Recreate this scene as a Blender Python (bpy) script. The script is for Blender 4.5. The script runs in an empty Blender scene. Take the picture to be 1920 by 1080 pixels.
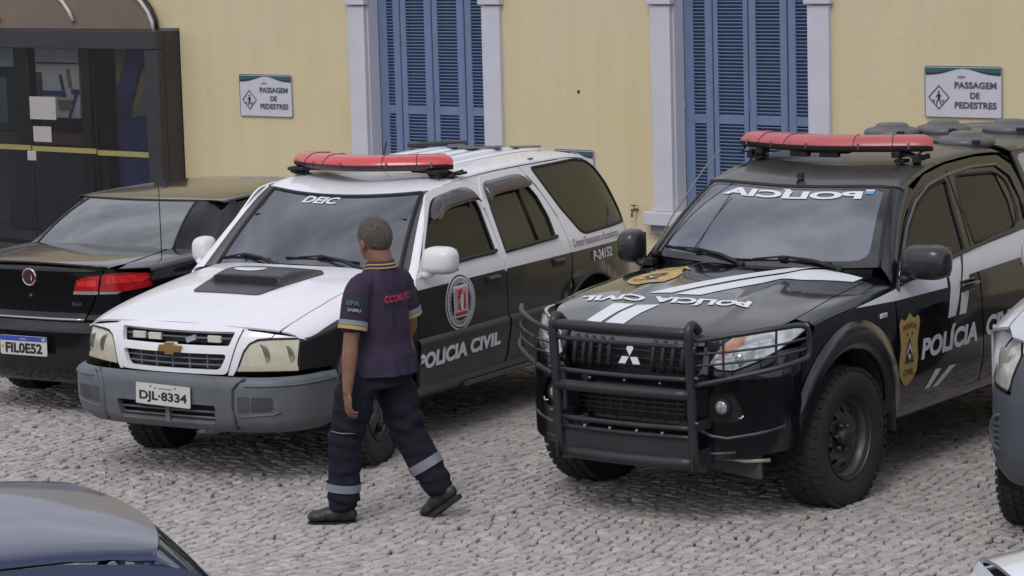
import bpy, bmesh, math, random
import numpy as np
from mathutils import Vector, Matrix
from mathutils.geometry import delaunay_2d_cdt
PI = math.pi
rad = math.radians
random.seed(7)
SC = bpy.context.scene
COL = SC.collection
# ------------------------------------------------------------------ camera
CAM_H, CAM_P, CAM_R, CAM_F = 3.2378, rad(7.747), rad(-1.575), 5085.0
cd = bpy.data.cameras.new('camera'); cam = bpy.data.objects.new('camera', cd); COL.objects.link(cam)
SC.camera = cam
cd.sensor_width = 36; cd.lens = CAM_F / 1920 * 36; cd.clip_start = .5; cd.clip_end = 500
_fw = Vector((0, math.cos(CAM_P), -math.sin(CAM_P))); _rt = Vector((1, 0, 0)); _up = _rt.cross(_fw)
_rt2 = math.cos(CAM_R) * _rt + math.sin(CAM_R) * _up; _up2 = -math.sin(CAM_R) * _rt + math.cos(CAM_R) * _up
M = Matrix.Identity(4)
for i in range(3):
    M[i][0] = _rt2[i]; M[i][1] = _up2[i]; M[i][2] = -_fw[i]
M[2][3] = CAM_H
cam.matrix_world = M
# ------------------------------------------------------------------ world and light
world = bpy.data.worlds.new('World'); SC.world = world; world.use_nodes = True
SUN_EL, SUN_AZ = rad(50), rad(200)      # azimuth of the sun measured from +Y towards +X
nt = world.node_tree; nt.nodes.clear()
wo = nt.nodes.new('ShaderNodeOutputWorld'); bg = nt.nodes.new('ShaderNodeBackground')
sky = nt.nodes.new('ShaderNodeTexSky'); sky.sky_type = 'NISHITA'; sky.sun_disc = False
sky.sun_elevation = SUN_EL; sky.sun_rotation = SUN_AZ; sky.air_density = 1; sky.dust_density = 2.5
tc = nt.nodes.new('ShaderNodeTexCoord'); mp = nt.nodes.new('ShaderNodeMapping'); mp.inputs['Scale'].default_value = (1, 1, 2.2)
nz = nt.nodes.new('ShaderNodeTexNoise'); nz.inputs['Scale'].default_value = 2.3; nz.inputs['Detail'].default_value = 6; nz.inputs['Roughness'].default_value = .55
cr = nt.nodes.new('ShaderNodeValToRGB'); cr.color_ramp.elements[0].position = .34; cr.color_ramp.elements[1].position = .66
cr.color_ramp.elements[0].color = (3.6, 3.85, 4.6, 1); cr.color_ramp.elements[1].color = (12.0, 12.1, 12.9, 1)
mx = nt.nodes.new('ShaderNodeMix'); mx.data_type = 'RGBA'; mx.inputs[0].default_value = .86
L = nt.links.new
L(tc.outputs['Generated'], mp.inputs[0]); L(mp.outputs[0], nz.inputs[0]); L(nz.outputs[0], cr.inputs[0])
L(sky.outputs[0], mx.inputs[6]); L(cr.outputs[0], mx.inputs[7]); L(mx.outputs[2], bg.inputs[0]); L(bg.outputs[0], wo.inputs[0])
bg.inputs[1].default_value = .10
sd = bpy.data.lights.new('sun', 'SUN'); sun = bpy.data.objects.new('sun', sd); COL.objects.link(sun)
sd.energy = 1.3; sd.angle = rad(24); sd.color = (1, .97, .93)
sun.rotation_euler = Vector((-math.sin(SUN_AZ) * math.cos(SUN_EL), -math.cos(SUN_AZ) * math.cos(SUN_EL), -math.sin(SUN_EL))).to_track_quat('-Z', 'Y').to_euler()
SC.view_settings.view_transform = 'Standard'; SC.view_settings.look = 'None'; SC.view_settings.exposure = 0; SC.view_settings.gamma = 1
SC.view_settings.use_curve_mapping = False
# ------------------------------------------------------------------ materials
MATS = {}
def mat(name, col, rough=.5, metal=0, coat=0, spec=.5, var=.06, vs=6., bump=0, bs=60., ior=None, rvar=0, dust=0, dustz=.5, alpha=1, col2=None, trans=0, emit=None):
    if name in MATS: return MATS[name]
    m = bpy.data.materials.new(name); m.use_nodes = True; MATS[name] = m
    n = m.node_tree; b = n.nodes['Principled BSDF']
    b.inputs['Roughness'].default_value = rough; b.inputs['Metallic'].default_value = metal
    b.inputs['Coat Weight'].default_value = coat; b.inputs['Coat Roughness'].default_value = .04
    b.inputs['Specular IOR Level'].default_value = spec
    if ior: b.inputs['IOR'].default_value = ior
    b.inputs['Transmission Weight'].default_value = trans
    tcn = n.nodes.new('ShaderNodeTexCoord')
    no = n.nodes.new('ShaderNodeTexNoise'); no.inputs['Scale'].default_value = vs; no.inputs['Detail'].default_value = 5; no.inputs['Roughness'].default_value = .6
    n.links.new(tcn.outputs['Object'], no.inputs[0])
    r = n.nodes.new('ShaderNodeValToRGB'); r.color_ramp.elements[0].position = .3; r.color_ramp.elements[1].position = .7
    c2 = col2 or tuple(min(1, c * (1 + var)) for c in col)
    c1 = col if col2 else tuple(c * (1 - var) for c in col)
    r.color_ramp.elements[0].color = (*c1, 1); r.color_ramp.elements[1].color = (*c2, 1)
    n.links.new(no.outputs[0], r.inputs[0])
    outc = r.outputs[0]
    if dust:
        sx = n.nodes.new('ShaderNodeSeparateXYZ'); n.links.new(tcn.outputs['Object'], sx.inputs[0])
        mr = n.nodes.new('ShaderNodeMapRange'); mr.inputs[1].default_value = dustz + .25; mr.inputs[2].default_value = dustz - .35
        mr.inputs[3].default_value = 0; mr.inputs[4].default_value = dust
        n.links.new(sx.outputs[2], mr.inputs[0])
        n2 = n.nodes.new('ShaderNodeTexNoise'); n2.inputs['Scale'].default_value = 9; n2.inputs['Detail'].default_value = 7
        n.links.new(tcn.outputs['Object'], n2.inputs[0])
        mm = n.nodes.new('ShaderNodeMath'); mm.operation = 'MULTIPLY'; n.links.new(mr.outputs[0], mm.inputs[0]); n.links.new(n2.outputs[0], mm.inputs[1])
        mi = n.nodes.new('ShaderNodeMix'); mi.data_type = 'RGBA'; mi.inputs[7].default_value = (.17, .16, .15, 1)
        n.links.new(mm.outputs[0], mi.inputs[0]); n.links.new(outc, mi.inputs[6]); outc = mi.outputs[2]
    n.links.new(outc, b.inputs['Base Color'])
    if rvar:
        mr = n.nodes.new('ShaderNodeMapRange'); mr.inputs[3].default_value = max(0, rough - rvar); mr.inputs[4].default_value = rough + rvar
        n.links.new(no.outputs[0], mr.inputs[0]); n.links.new(mr.outputs[0], b.inputs['Roughness'])
    if bump:
        nb = n.nodes.new('ShaderNodeTexNoise'); nb.inputs['Scale'].default_value = bs; nb.inputs['Detail'].default_value = 4
        n.links.new(tcn.outputs['Object'], nb.inputs[0])
        bp = n.nodes.new('ShaderNodeBump'); bp.inputs['Strength'].default_value = bump; bp.inputs['Distance'].default_value = .01
        n.links.new(nb.outputs[0], bp.inputs['Height']); n.links.new(bp.outputs[0], b.inputs['Normal'])
    return m
WHITE = mat('white_car_paint', (.74, .74, .79), .32, coat=.6, var=.03, dust=.35, rvar=.08)
BLACKV = mat('dull_black_paint', (.018, .019, .021), .30, coat=.3, var=.2, dust=.16, dustz=.5, rvar=.08)
BLACKG = mat('glossy_black_paint', (.005, .006, .008), .14, coat=.8, spec=.3, var=.2, dust=.10, dustz=.35, rvar=.06)
GREYP = mat('grey_bumper_plastic', (.105, .115, .13), .5, var=.16, vs=4, bump=.05, bs=200, dust=.8, dustz=.35, rvar=.08)
DARKP = mat('dark_plastic', (.018, .019, .021), .5, var=.2, bump=.05, bs=200)
TRIM = mat('black_rubber', (.008, .008, .009), .6)
TUBE = mat('powder_coated_tube', (.022, .024, .027), .42, var=.2, rvar=.1)
GLASS = mat('dark_window_glass', (.009, .010, .010), .03, spec=.5, ior=1.45, var=.3, vs=2)
GLASSB = mat('olive_tinted_glass', (.030, .028, .018), .06, spec=.5, ior=1.5, var=.1, vs=2)
GLASSW = mat('windshield_glass', (.036, .041, .058), .05, spec=.8, ior=1.75, var=.35, vs=1.6)
GLASSF = mat('filmed_rear_glass', (.035, .038, .045), .06, spec=.8, ior=1.75, var=.35, vs=1.6)
CHROME = mat('chrome', (.62, .63, .65), .12, metal=1)
LENS = mat('yellowed_headlight_lens', (.52, .49, .38), .18, coat=1, var=.12, vs=14, rvar=.08)
LENSC = mat('clear_headlight_lens', (.50, .52, .55), .12, metal=.35, coat=1, var=.35, vs=16)
AMBER = mat('amber_lens', (.48, .23, .16), .2, coat=1, var=.3, vs=20)
REDL = mat('red_lens', (.42, .012, .016), .16, coat=1, var=.35, vs=18)
REDB = mat('red_lightbar_lens', (.52, .045, .05), .3, coat=.6, var=.12, vs=10, rvar=.08)
REDF = mat('faded_red_lightbar_lens', (.40, .075, .08), .42, coat=.3, var=.15, vs=8, rvar=.1)
RUBBER = mat('tyre_rubber', (.022, .022, .023), .75, var=.25, vs=20, bump=.1, dust=.0)
STEEL = mat('dull_steel_rim', (.10, .10, .11), .42, metal=.5, var=.2, vs=20, rvar=.1)
DARK = mat('underbody_black', (.004, .004, .004), .9)
VWHITE = mat('white_vinyl', (.66, .67, .72), .4, var=.03)
VGOLD = mat('gold_vinyl', (.42, .29, .095), .45, var=.18, vs=25)
VDARK = mat('dark_print', (.05, .035, .02), .5)
VRED = mat('red_print', (.5, .03, .04), .5)
VBLUE = mat('blue_print', (.03, .07, .38), .5)
VBLACK = mat('black_print', (.012, .012, .014), .45)
VGREY = mat('grey_print', (.12, .12, .14), .5)
GOLD = mat('gold_emblem', (.36, .24, .08), .35, metal=.6)
PLATEW = mat('plate_white', (.55, .54, .52), .4, var=.04)
def glassmat(name, tint, f0=.05):
    m = bpy.data.materials.new(name); m.use_nodes = True; n = m.node_tree; n.nodes.clear()
    ou = n.nodes.new('ShaderNodeOutputMaterial'); mi = n.nodes.new('ShaderNodeMixShader'); tr = n.nodes.new('ShaderNodeBsdfTransparent'); gs = n.nodes.new('ShaderNodeBsdfGlossy')
    lw = n.nodes.new('ShaderNodeLayerWeight'); lw.inputs[0].default_value = .5; pw = n.nodes.new('ShaderNodeMath'); pw.operation = 'POWER'; pw.inputs[1].default_value = 4
    mr = n.nodes.new('ShaderNodeMapRange'); mr.inputs[3].default_value = f0; mr.inputs[4].default_value = 1
    tr.inputs[0].default_value = (*tint, 1); gs.inputs['Roughness'].default_value = .02
    n.links.new(lw.outputs['Facing'], pw.inputs[0]); n.links.new(pw.outputs[0], mr.inputs[0]); n.links.new(mr.outputs[0], mi.inputs[0]); n.links.new(tr.outputs[0], mi.inputs[1]); n.links.new(gs.outputs[0], mi.inputs[2]); n.links.new(mi.outputs[0], ou.inputs[0])
    return m
# ------------------------------------------------------------------ objects
def tag(o, label=None, cat=None, group=None, kind=None):
    if label: o['label'] = label
    if cat: o['category'] = cat
    if group: o['group'] = group
    if kind: o['kind'] = kind
    return o
def empty(name, loc, rz=0):
    o = bpy.data.objects.new(name, None); COL.objects.link(o); o.location = loc; o.rotation_euler = (0, 0, rz); o.empty_display_size = .2
    return o
def link(name, me, parent=None, mats=None):
    o = bpy.data.objects.new(name, me); COL.objects.link(o)
    if mats:
        for m in (mats if isinstance(mats, (list, tuple)) else [mats]): me.materials.append(m)
    if parent is not None: o.parent = parent
    return o
def mesh_from(name, v, f, parent=None, mats=None, smooth=False, mi=None):
    me = bpy.data.meshes.new(name); me.from_pydata(v, [], f); me.update()
    o = link(name, me, parent, mats)
    if smooth: me.polygons.foreach_set('use_smooth', [True] * len(me.polygons))
    if mi: me.polygons.foreach_set('material_index', mi)
    return o
class MB:
    """collects simple solids into one mesh"""
    def __init__(s): s.bm = bmesh.new()
    def box(s, c, d, R=None, bev=0, mi=0):
        r = bmesh.ops.create_cube(s.bm, size=1); vs = r['verts']
        T = Matrix.Translation(c) @ (R.to_4x4() if R else Matrix.Identity(4)) @ Matrix.Diagonal((d[0], d[1], d[2], 1))
        bmesh.ops.transform(s.bm, matrix=T, verts=vs)
        fs = {f for v in vs for f in v.link_faces}
        for f in fs: f.material_index = mi
        if bev:
            es = list({e for v in vs for e in v.link_edges})
            r = bmesh.ops.bevel(s.bm, geom=es, offset=bev, segments=2, profile=.6, affect='EDGES')
            for f in r['faces']: f.material_index = mi; f.smooth = True
        return s
    def cyl(s, a, b, r1, r2=None, n=16, cap=True, mi=0, smooth=True):
        a = Vector(a); b = Vector(b); r2 = r1 if r2 is None else r2
        q = (b - a).to_track_quat('Z', 'Y').to_matrix()
        ra = []; rb = []
        for i in range(n):
            p = q @ Vector((math.cos(2 * PI * i / n), math.sin(2 * PI * i / n), 0))
            ra.append(s.bm.verts.new(a + p * r1)); rb.append(s.bm.verts.new(b + p * r2))
        for i in range(n):
            f = s.bm.faces.new((ra[i], ra[(i + 1) % n], rb[(i + 1) % n], rb[i])); f.material_index = mi; f.smooth = smooth
        if cap:
            for ring in (list(reversed(ra)), rb):
                f = s.bm.faces.new(ring); f.material_index = mi
        return s
    def tube(s, pts, r, n=10, closed=False, mi=0):
        pts = [Vector(p) for p in pts]; rings = []; N = len(pts); prev = None
        for i, p in enumerate(pts):
            if closed: t = (pts[(i + 1) % N] - pts[i - 1])
            else: t = (pts[min(i + 1, N - 1)] - pts[max(i - 1, 0)])
            t.normalize()
            if prev is None:
                up = Vector((0, 0, 1)) if abs(t.z) < .9 else Vector((1, 0, 0))
                x = t.cross(up).normalized()
            else:
                x = (prev - t * prev.dot(t)).normalized()
            y = t.cross(x); prev = x
            rr = r[i] if isinstance(r, (list, tuple)) else r
            rings.append([s.bm.verts.new(p + (x * math.cos(2 * PI * k / n) + y * math.sin(2 * PI * k / n)) * rr) for k in range(n)])
        for i in range(N if closed else N - 1):
            a, b = rings[i], rings[(i + 1) % N]
            for k in range(n):
                f = s.bm.faces.new((a[k], a[(k + 1) % n], b[(k + 1) % n], b[k])); f.smooth = True; f.material_index = mi
        if not closed:
            s.bm.faces.new(list(reversed(rings[0]))).material_index = mi; s.bm.faces.new(rings[-1]).material_index = mi
        return s
    def lathe(s, prof, axis='y', c=(0, 0, 0), n=48, mi=0, smooth=True, closed=False):
        """prof: (radius, axial)"""
        c = Vector(c); rings = []
        for (r, a) in prof:
            ring = []
            for k in range(n):
                th = 2 * PI * k / n; u, w = r * math.cos(th), r * math.sin(th)
                p = {'y': (u, a, w), 'z': (u, w, a), 'x': (a, u, w)}[axis]
                ring.append(s.bm.verts.new(c + Vector(p)))
            rings.append(ring)
        m = len(rings)
        for i in range(m if closed else m - 1):
            a, b = rings[i], rings[(i + 1) % m]
            for k in range(n):
                f = s.bm.faces.new((a[k], a[(k + 1) % n], b[(k + 1) % n], b[k])); f.smooth = smooth; f.material_index = mi
        return s
    def well(s, r, y0, y1, c, cap=None, n=20):
        c = Vector(c); A = [-.25 + (PI + .5) * k / n for k in range(n + 1)]
        s.grid([[c + Vector((r * math.cos(a), y, r * math.sin(a))) for a in A] for y in (y0, y1)])
        if cap is not None: s.grid([[c + Vector((q * r * math.cos(a), cap, q * r * math.sin(a))) for a in A] for q in (1, .05)])
        return s
    def grid(s, P, mi=0, smooth=True):
        V = [[s.bm.verts.new(p) for p in row] for row in P]
        for i in range(len(V) - 1):
            for j in range(len(V[0]) - 1):
                f = s.bm.faces.new((V[i][j], V[i + 1][j], V[i + 1][j + 1], V[i][j + 1])); f.smooth = smooth; f.material_index = mi
        return s
    def prism(s, poly, T, d, mi=0):
        """poly 2D list, T(u,v,w)->3D, extruded w 0..d"""
        a = [s.bm.verts.new(T(u, v, 0)) for u, v in poly]; b = [s.bm.verts.new(T(u, v, d)) for u, v in poly]; n = len(poly)
        for k in range(n): s.bm.faces.new((a[k], a[(k + 1) % n], b[(k + 1) % n], b[k])).material_index = mi
        s.bm.faces.new(list(reversed(a))).material_index = mi; s.bm.faces.new(b).material_index = mi
        return s
    def build(s, name, mats=None, parent=None, sub=0, fixn=True, bevel=0):
        if fixn: bmesh.ops.recalc_face_normals(s.bm, faces=s.bm.faces)
        me = bpy.data.meshes.new(name); s.bm.to_mesh(me); s.bm.free()
        o = link(name, me, parent, mats)
        if bevel:
            m = o.modifiers.new('b', 'BEVEL'); m.width = bevel; m.segments = 2; m.limit_method = 'ANGLE'
        if sub:
            m = o.modifiers.new('s', 'SUBSURF'); m.levels = sub; m.render_levels = sub
        return o
# ------------------------------------------------------------------ curve tools
def pchip(tab):
    tab = sorted(tab); x = np.array([a for a, _ in tab], float); y = np.array([b for _, b in tab], float)
    h = np.diff(x); d = np.diff(y) / h; m = np.zeros(len(x))
    if len(x) > 2:
        for i in range(1, len(x) - 1):
            if d[i - 1] * d[i] > 0:
                w1 = 2 * h[i] + h[i - 1]; w2 = h[i] + 2 * h[i - 1]; m[i] = (w1 + w2) / (w1 / d[i - 1] + w2 / d[i])
    m[0] = d[0]; m[-1] = d[-1]
    X = x.tolist(); Y = y.tolist(); Mm = m.tolist(); H = h.tolist()
    import bisect
    def f(q):
        if q <= X[0]: return Y[0] + (q - X[0]) * Mm[0]
        if q >= X[-1]: return Y[-1] + (q - X[-1]) * Mm[-1]
        i = bisect.bisect_right(X, q) - 1; hh = H[i]; t = (q - X[i]) / hh
        return (2 * t**3 - 3 * t**2 + 1) * Y[i] + (t**3 - 2 * t**2 + t) * hh * Mm[i] + (-2 * t**3 + 3 * t**2) * Y[i + 1] + (t**3 - t**2) * hh * Mm[i + 1]
    return f
def clampf(f, a, b): return lambda q: f(min(max(q, a), b))
def catmull(pts, n=6, closed=False):
    out = []; N = len(pts); P = [Vector(p) for p in pts]
    rng = N if closed else N - 1
    for i in range(rng):
        p0 = P[(i - 1) % N] if closed or i > 0 else P[0] * 2 - P[1]
        p1 = P[i]; p2 = P[(i + 1) % N]
        p3 = P[(i + 2) % N] if closed or i + 2 < N else P[-1] * 2 - P[-2]
        for k in range(n):
            t = k / n
            out.append(.5 * ((2 * p1) + (-p0 + p2) * t + (2 * p0 - 5 * p1 + 4 * p2 - p3) * t * t + (-p0 + 3 * p1 - 3 * p2 + p3) * t**3))
    if not closed: out.append(P[-1])
    return [tuple(p) for p in out]
def rnd(poly, r, n=4):
    """fillet the corners of a closed 2D polygon; r number or list"""
    out = []; N = len(poly)
    for i in range(N):
        p0, p1, p2 = Vector(poly[i - 1][:2]), Vector(poly[i][:2]), Vector(poly[(i + 1) % N][:2])
        rr = r[i] if isinstance(r, (list, tuple)) else r
        a = (p0 - p1); b = (p2 - p1); la, lb = a.length, b.length
        d = min(rr, la * .45, lb * .45)
        if d < 1e-5: out.append(tuple(p1)); continue
        A = p1 + a / la * d; B = p1 + b / lb * d
        for k in range(n + 1):
            t = k / n; q = A * (1 - t)**2 + p1 * 2 * t * (1 - t) + B * t * t; out.append(tuple(q))
    return out
def resample(poly, h, closed=True):
    out = []; N = len(poly)
    for i in range(N if closed else N - 1):
        a = poly[i]; b = poly[(i + 1) % N]; d = math.hypot(b[0] - a[0], b[1] - a[1])
        if d < 1e-7: continue
        k = max(1, int(math.ceil(d / h)))
        for j in range(k): out.append((a[0] + (b[0] - a[0]) * j / k, a[1] + (b[1] - a[1]) * j / k))
    if not closed: out.append(tuple(poly[-1][:2]))
    return out
def inside(P, poly):
    """numpy even-odd test"""
    x, y = P[:, 0], P[:, 1]; c = np.zeros(len(P), bool); q = np.array(poly); n = len(q); j = n - 1
    for i in range(n):
        xi, yi, xj, yj = q[i, 0], q[i, 1], q[j, 0], q[j, 1]
        if yi != yj:
            c ^= ((yi > y) != (yj > y)) & (x < (xj - xi) * (y - yi) / (yj - yi) + xi)
        j = i
    return c
def segdist(P, segs):
    d = np.full(len(P), 1e9)
    for a, b in segs:
        a = np.array(a); b = np.array(b); ab = b - a; L2 = ab @ ab
        t = np.clip(((P - a) @ ab) / L2, 0, 1) if L2 > 0 else 0
        d = np.minimum(d, np.hypot(*(P - (a + np.outer(t, ab))).T))
    return d
def flat2d(outline, holes=(), splits=(), h=.05):
    """triangulate polygon with holes -> verts2d, tris, boundary edges"""
    O = resample(outline, h); Hs = [resample(q, h) for q in holes]; S = [resample(q, h, False) for q in splits]
    V = []; E = []
    for ring in [O] + Hs:
        b = len(V); V += ring; E += [(b + i, b + (i + 1) % len(ring)) for i in range(len(ring))]
    for s_ in S:
        b = len(V); V += s_; E += [(b + i, b + i + 1) for i in range(len(s_) - 1)]
    arr = np.array(O); x0, y0 = arr.min(0); x1, y1 = arr.max(0)
    nx, ny = int((x1 - x0) / h) + 1, int((y1 - y0) / (h * .87)) + 1
    if nx * ny > 1:
        G = np.array([(x0 + (i + .5 * (j % 2)) * h, y0 + j * h * .87) for j in range(ny + 1) for i in range(nx + 1)])
        k = inside(G, O)
        for q in Hs: k &= ~inside(G, q)
        G = G[k]
        if len(G):
            segs = [(V[a], V[b]) for a, b in E]
            G = G[segdist(G, segs) > h * .4]
            V = V + [tuple(p) for p in G]
    vo, eo, fo, *_ = delaunay_2d_cdt([Vector(p) for p in V], E, [], 0, 1e-6)
    vo = [(p[0], p[1]) for p in vo]
    C = np.array([((vo[f[0]][0] + vo[f[1]][0] + vo[f[2]][0]) / 3, (vo[f[0]][1] + vo[f[1]][1] + vo[f[2]][1]) / 3) for f in fo])
    k = inside(C, O)
    for q in Hs: k &= ~inside(C, q)
    tris = [tuple(f) for f, kk in zip(fo, k) if kk]
    return vo, tris
CEN = Vector((-1.4, 0, .6))
def fnorm(func, u, v, P=None, cen=CEN, e=2e-3):
    P = P or Vector(func(u, v))
    a = Vector(func(u + e, v)) - Vector(func(u - e, v)); b = Vector(func(u, v + e)) - Vector(func(u, v - e))
    n = a.cross(b)
    if n.length < 1e-12: return Vector((0, 0, 1))
    n.normalize()
    return n if n.dot(P - cen) >= 0 else -n
def panel(name, parent, mats, outline, func, holes=(), splits=(), matf=None, h=.06, thick=.012, off=0, cen=CEN, mirror=False, rim=True):
    f0 = func
    if mirror: f0 = lambda u, v: (lambda p: (p[0], -p[1], p[2]))(func(u, v))
    vo, tris = flat2d(outline, holes, splits, h)
    used = sorted({i for t in tris for i in t}); idx = {k: n for n, k in enumerate(used)}
    P = []; Nn = []
    for k in used:
        u, v = vo[k]; p = Vector(f0(u, v)); n = fnorm(f0, u, v, p, cen); P.append(p + n * off); Nn.append(n)
    F = []; FN = []; mi = []
    cnt = {}
    for t in tris:
        a, b, c = (idx[k] for k in t)
        if (P[b] - P[a]).cross(P[c] - P[a]).dot(Nn[a] + Nn[b] + Nn[c]) < 0: b, c = c, b
        F.append((a, b, c)); FN += [Nn[a], Nn[b], Nn[c]]
        if matf:
            cu = sum(vo[k][0] for k in t) / 3; cv = sum(vo[k][1] for k in t) / 3; mi.append(matf(cu, cv))
        else: mi.append(0)
        for e in ((a, b), (b, c), (c, a)): cnt[e] = len(F) - 1
    V = list(P)
    if rim and thick:
        low = {}
        for (a, b), fi in list(cnt.items()):
            if (b, a) in cnt: continue
            ids = []
            n = (P[b] - P[a]).cross(Nn[a]).normalized()
            base = len(V); V += [P[a], P[b], P[b] - Nn[b] * thick, P[a] - Nn[a] * thick]
            F.append((base, base + 3, base + 2, base + 1)); FN += [n] * 4; mi.append(mi[fi])
    me = bpy.data.meshes.new(name); me.from_pydata([tuple(p) for p in V], [], F)
    me.polygons.foreach_set('use_smooth', [True] * len(F)); me.polygons.foreach_set('material_index', mi)
    me.update()
    try: me.normals_split_custom_set([tuple(n) for n in FN])
    except Exception as ex: print('normals', name, ex)
    return link(name, me, parent, mats)
def both(name, parent, mats, outline, func, **k):
    return panel(name, parent, mats, outline, func, **k), panel(name, parent, mats, outline, func, mirror=True, **k)
def strip(name, parent, mats, A, B, bulge=0, n=5, cen=CEN, mirror=False, thick=0):
    """surface ruled between two 3D polylines (same count) with a bulge away from cen"""
    rows = []
    for a, b in zip(A, B):
        a = Vector(a); b = Vector(b); row = []
        for k in range(n):
            t = k / (n - 1); p = a.lerp(b, t); d = (p - cen); d.x *= .3; d.normalize(); p = p + d * bulge * 4 * t * (1 - t)
            row.append((p.x, -p.y if mirror else p.y, p.z))
        rows.append(row)
    o = MB().grid(rows).build(name, mats, parent, fixn=False)
    me = o.data
    c = Vector((cen.x, -cen.y if mirror else cen.y, cen.z))
    s = sum(p.normal.dot(p.center - c) for p in me.polygons)
    if s < 0: me.flip_normals()
    if thick:
        m = o.modifiers.new('t', 'SOLIDIFY'); m.thickness = thick; m.offset = -1
    return o
def tubeobj(name, parent, m, pts, r, n=10, closed=False): return MB().tube(pts, r, n, closed).build(name, m, parent)
# ------------------------------------------------------------------ text and decals
def text2d(s, w, h, bold=0, shear=0, spacing=1):
    c = bpy.data.curves.new('t', 'FONT'); c.body = s; c.size = 1; c.offset = bold; c.shear = shear; c.space_character = spacing
    c.resolution_u = 4; c.dimensions = '2D'; c.fill_mode = 'BOTH'
    o = bpy.data.objects.new('t', c); COL.objects.link(o)
    dg = bpy.context.evaluated_depsgraph_get(); me = bpy.data.meshes.new_from_object(o.evaluated_get(dg))
    bpy.data.objects.remove(o); bpy.data.curves.remove(c)
    co = np.array([v.co[:2] for v in me.vertices]); mn, mxx = co.min(0), co.max(0)
    for v in me.vertices:
        v.co = ((v.co[0] - mn[0]) / (mxx[0] - mn[0]) * w, (v.co[1] - mn[1]) / (mxx[1] - mn[1]) * h, 0)
    return me
def decal_text(name, parent, m, s, w, h, func, bold=.02, shear=0, spacing=1, off=.003, sub=.07, cen=CEN, label=None):
    """func(u,v) surface point for text coordinates"""
    me = text2d(s, w, h, bold, shear, spacing)
    bm = bmesh.new(); bm.from_mesh(me); bmesh.ops.triangulate(bm, faces=bm.faces)
    for _ in range(3):
        es = [e for e in bm.edges if e.calc_length() > sub]
        if not es: break
        bmesh.ops.subdivide_edges(bm, edges=es, cuts=1); bmesh.ops.triangulate(bm, faces=bm.faces)
    for v in bm.verts:
        u, w_ = v.co[0], v.co[1]; p = Vector(func(u, w_)); n = fnorm(func, u, w_, p, cen); v.co = p + n * off
        v.normal = n
    bm.normal_update()
    for f in bm.faces:
        if f.normal.dot(f.calc_center_median() - cen) < 0: f.normal_flip()
    bm.to_mesh(me); bm.free(); me.name = name
    o = link(name, me, parent, m)
    if label: o['label'] = label
    return o
def decal(name, parent, m, poly, func, off=.002, h=.06, mirror=False, holes=(), **k):
    return panel(name, parent, m, poly, func, off=off, h=h, mirror=mirror, holes=holes, rim=False, **k)
def ell(cx, cy, rx, ry, n=24, a0=0): return [(cx + rx * math.cos(a0 + 2 * PI * k / n), cy + ry * math.sin(a0 + 2 * PI * k / n)) for k in range(n)]
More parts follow.
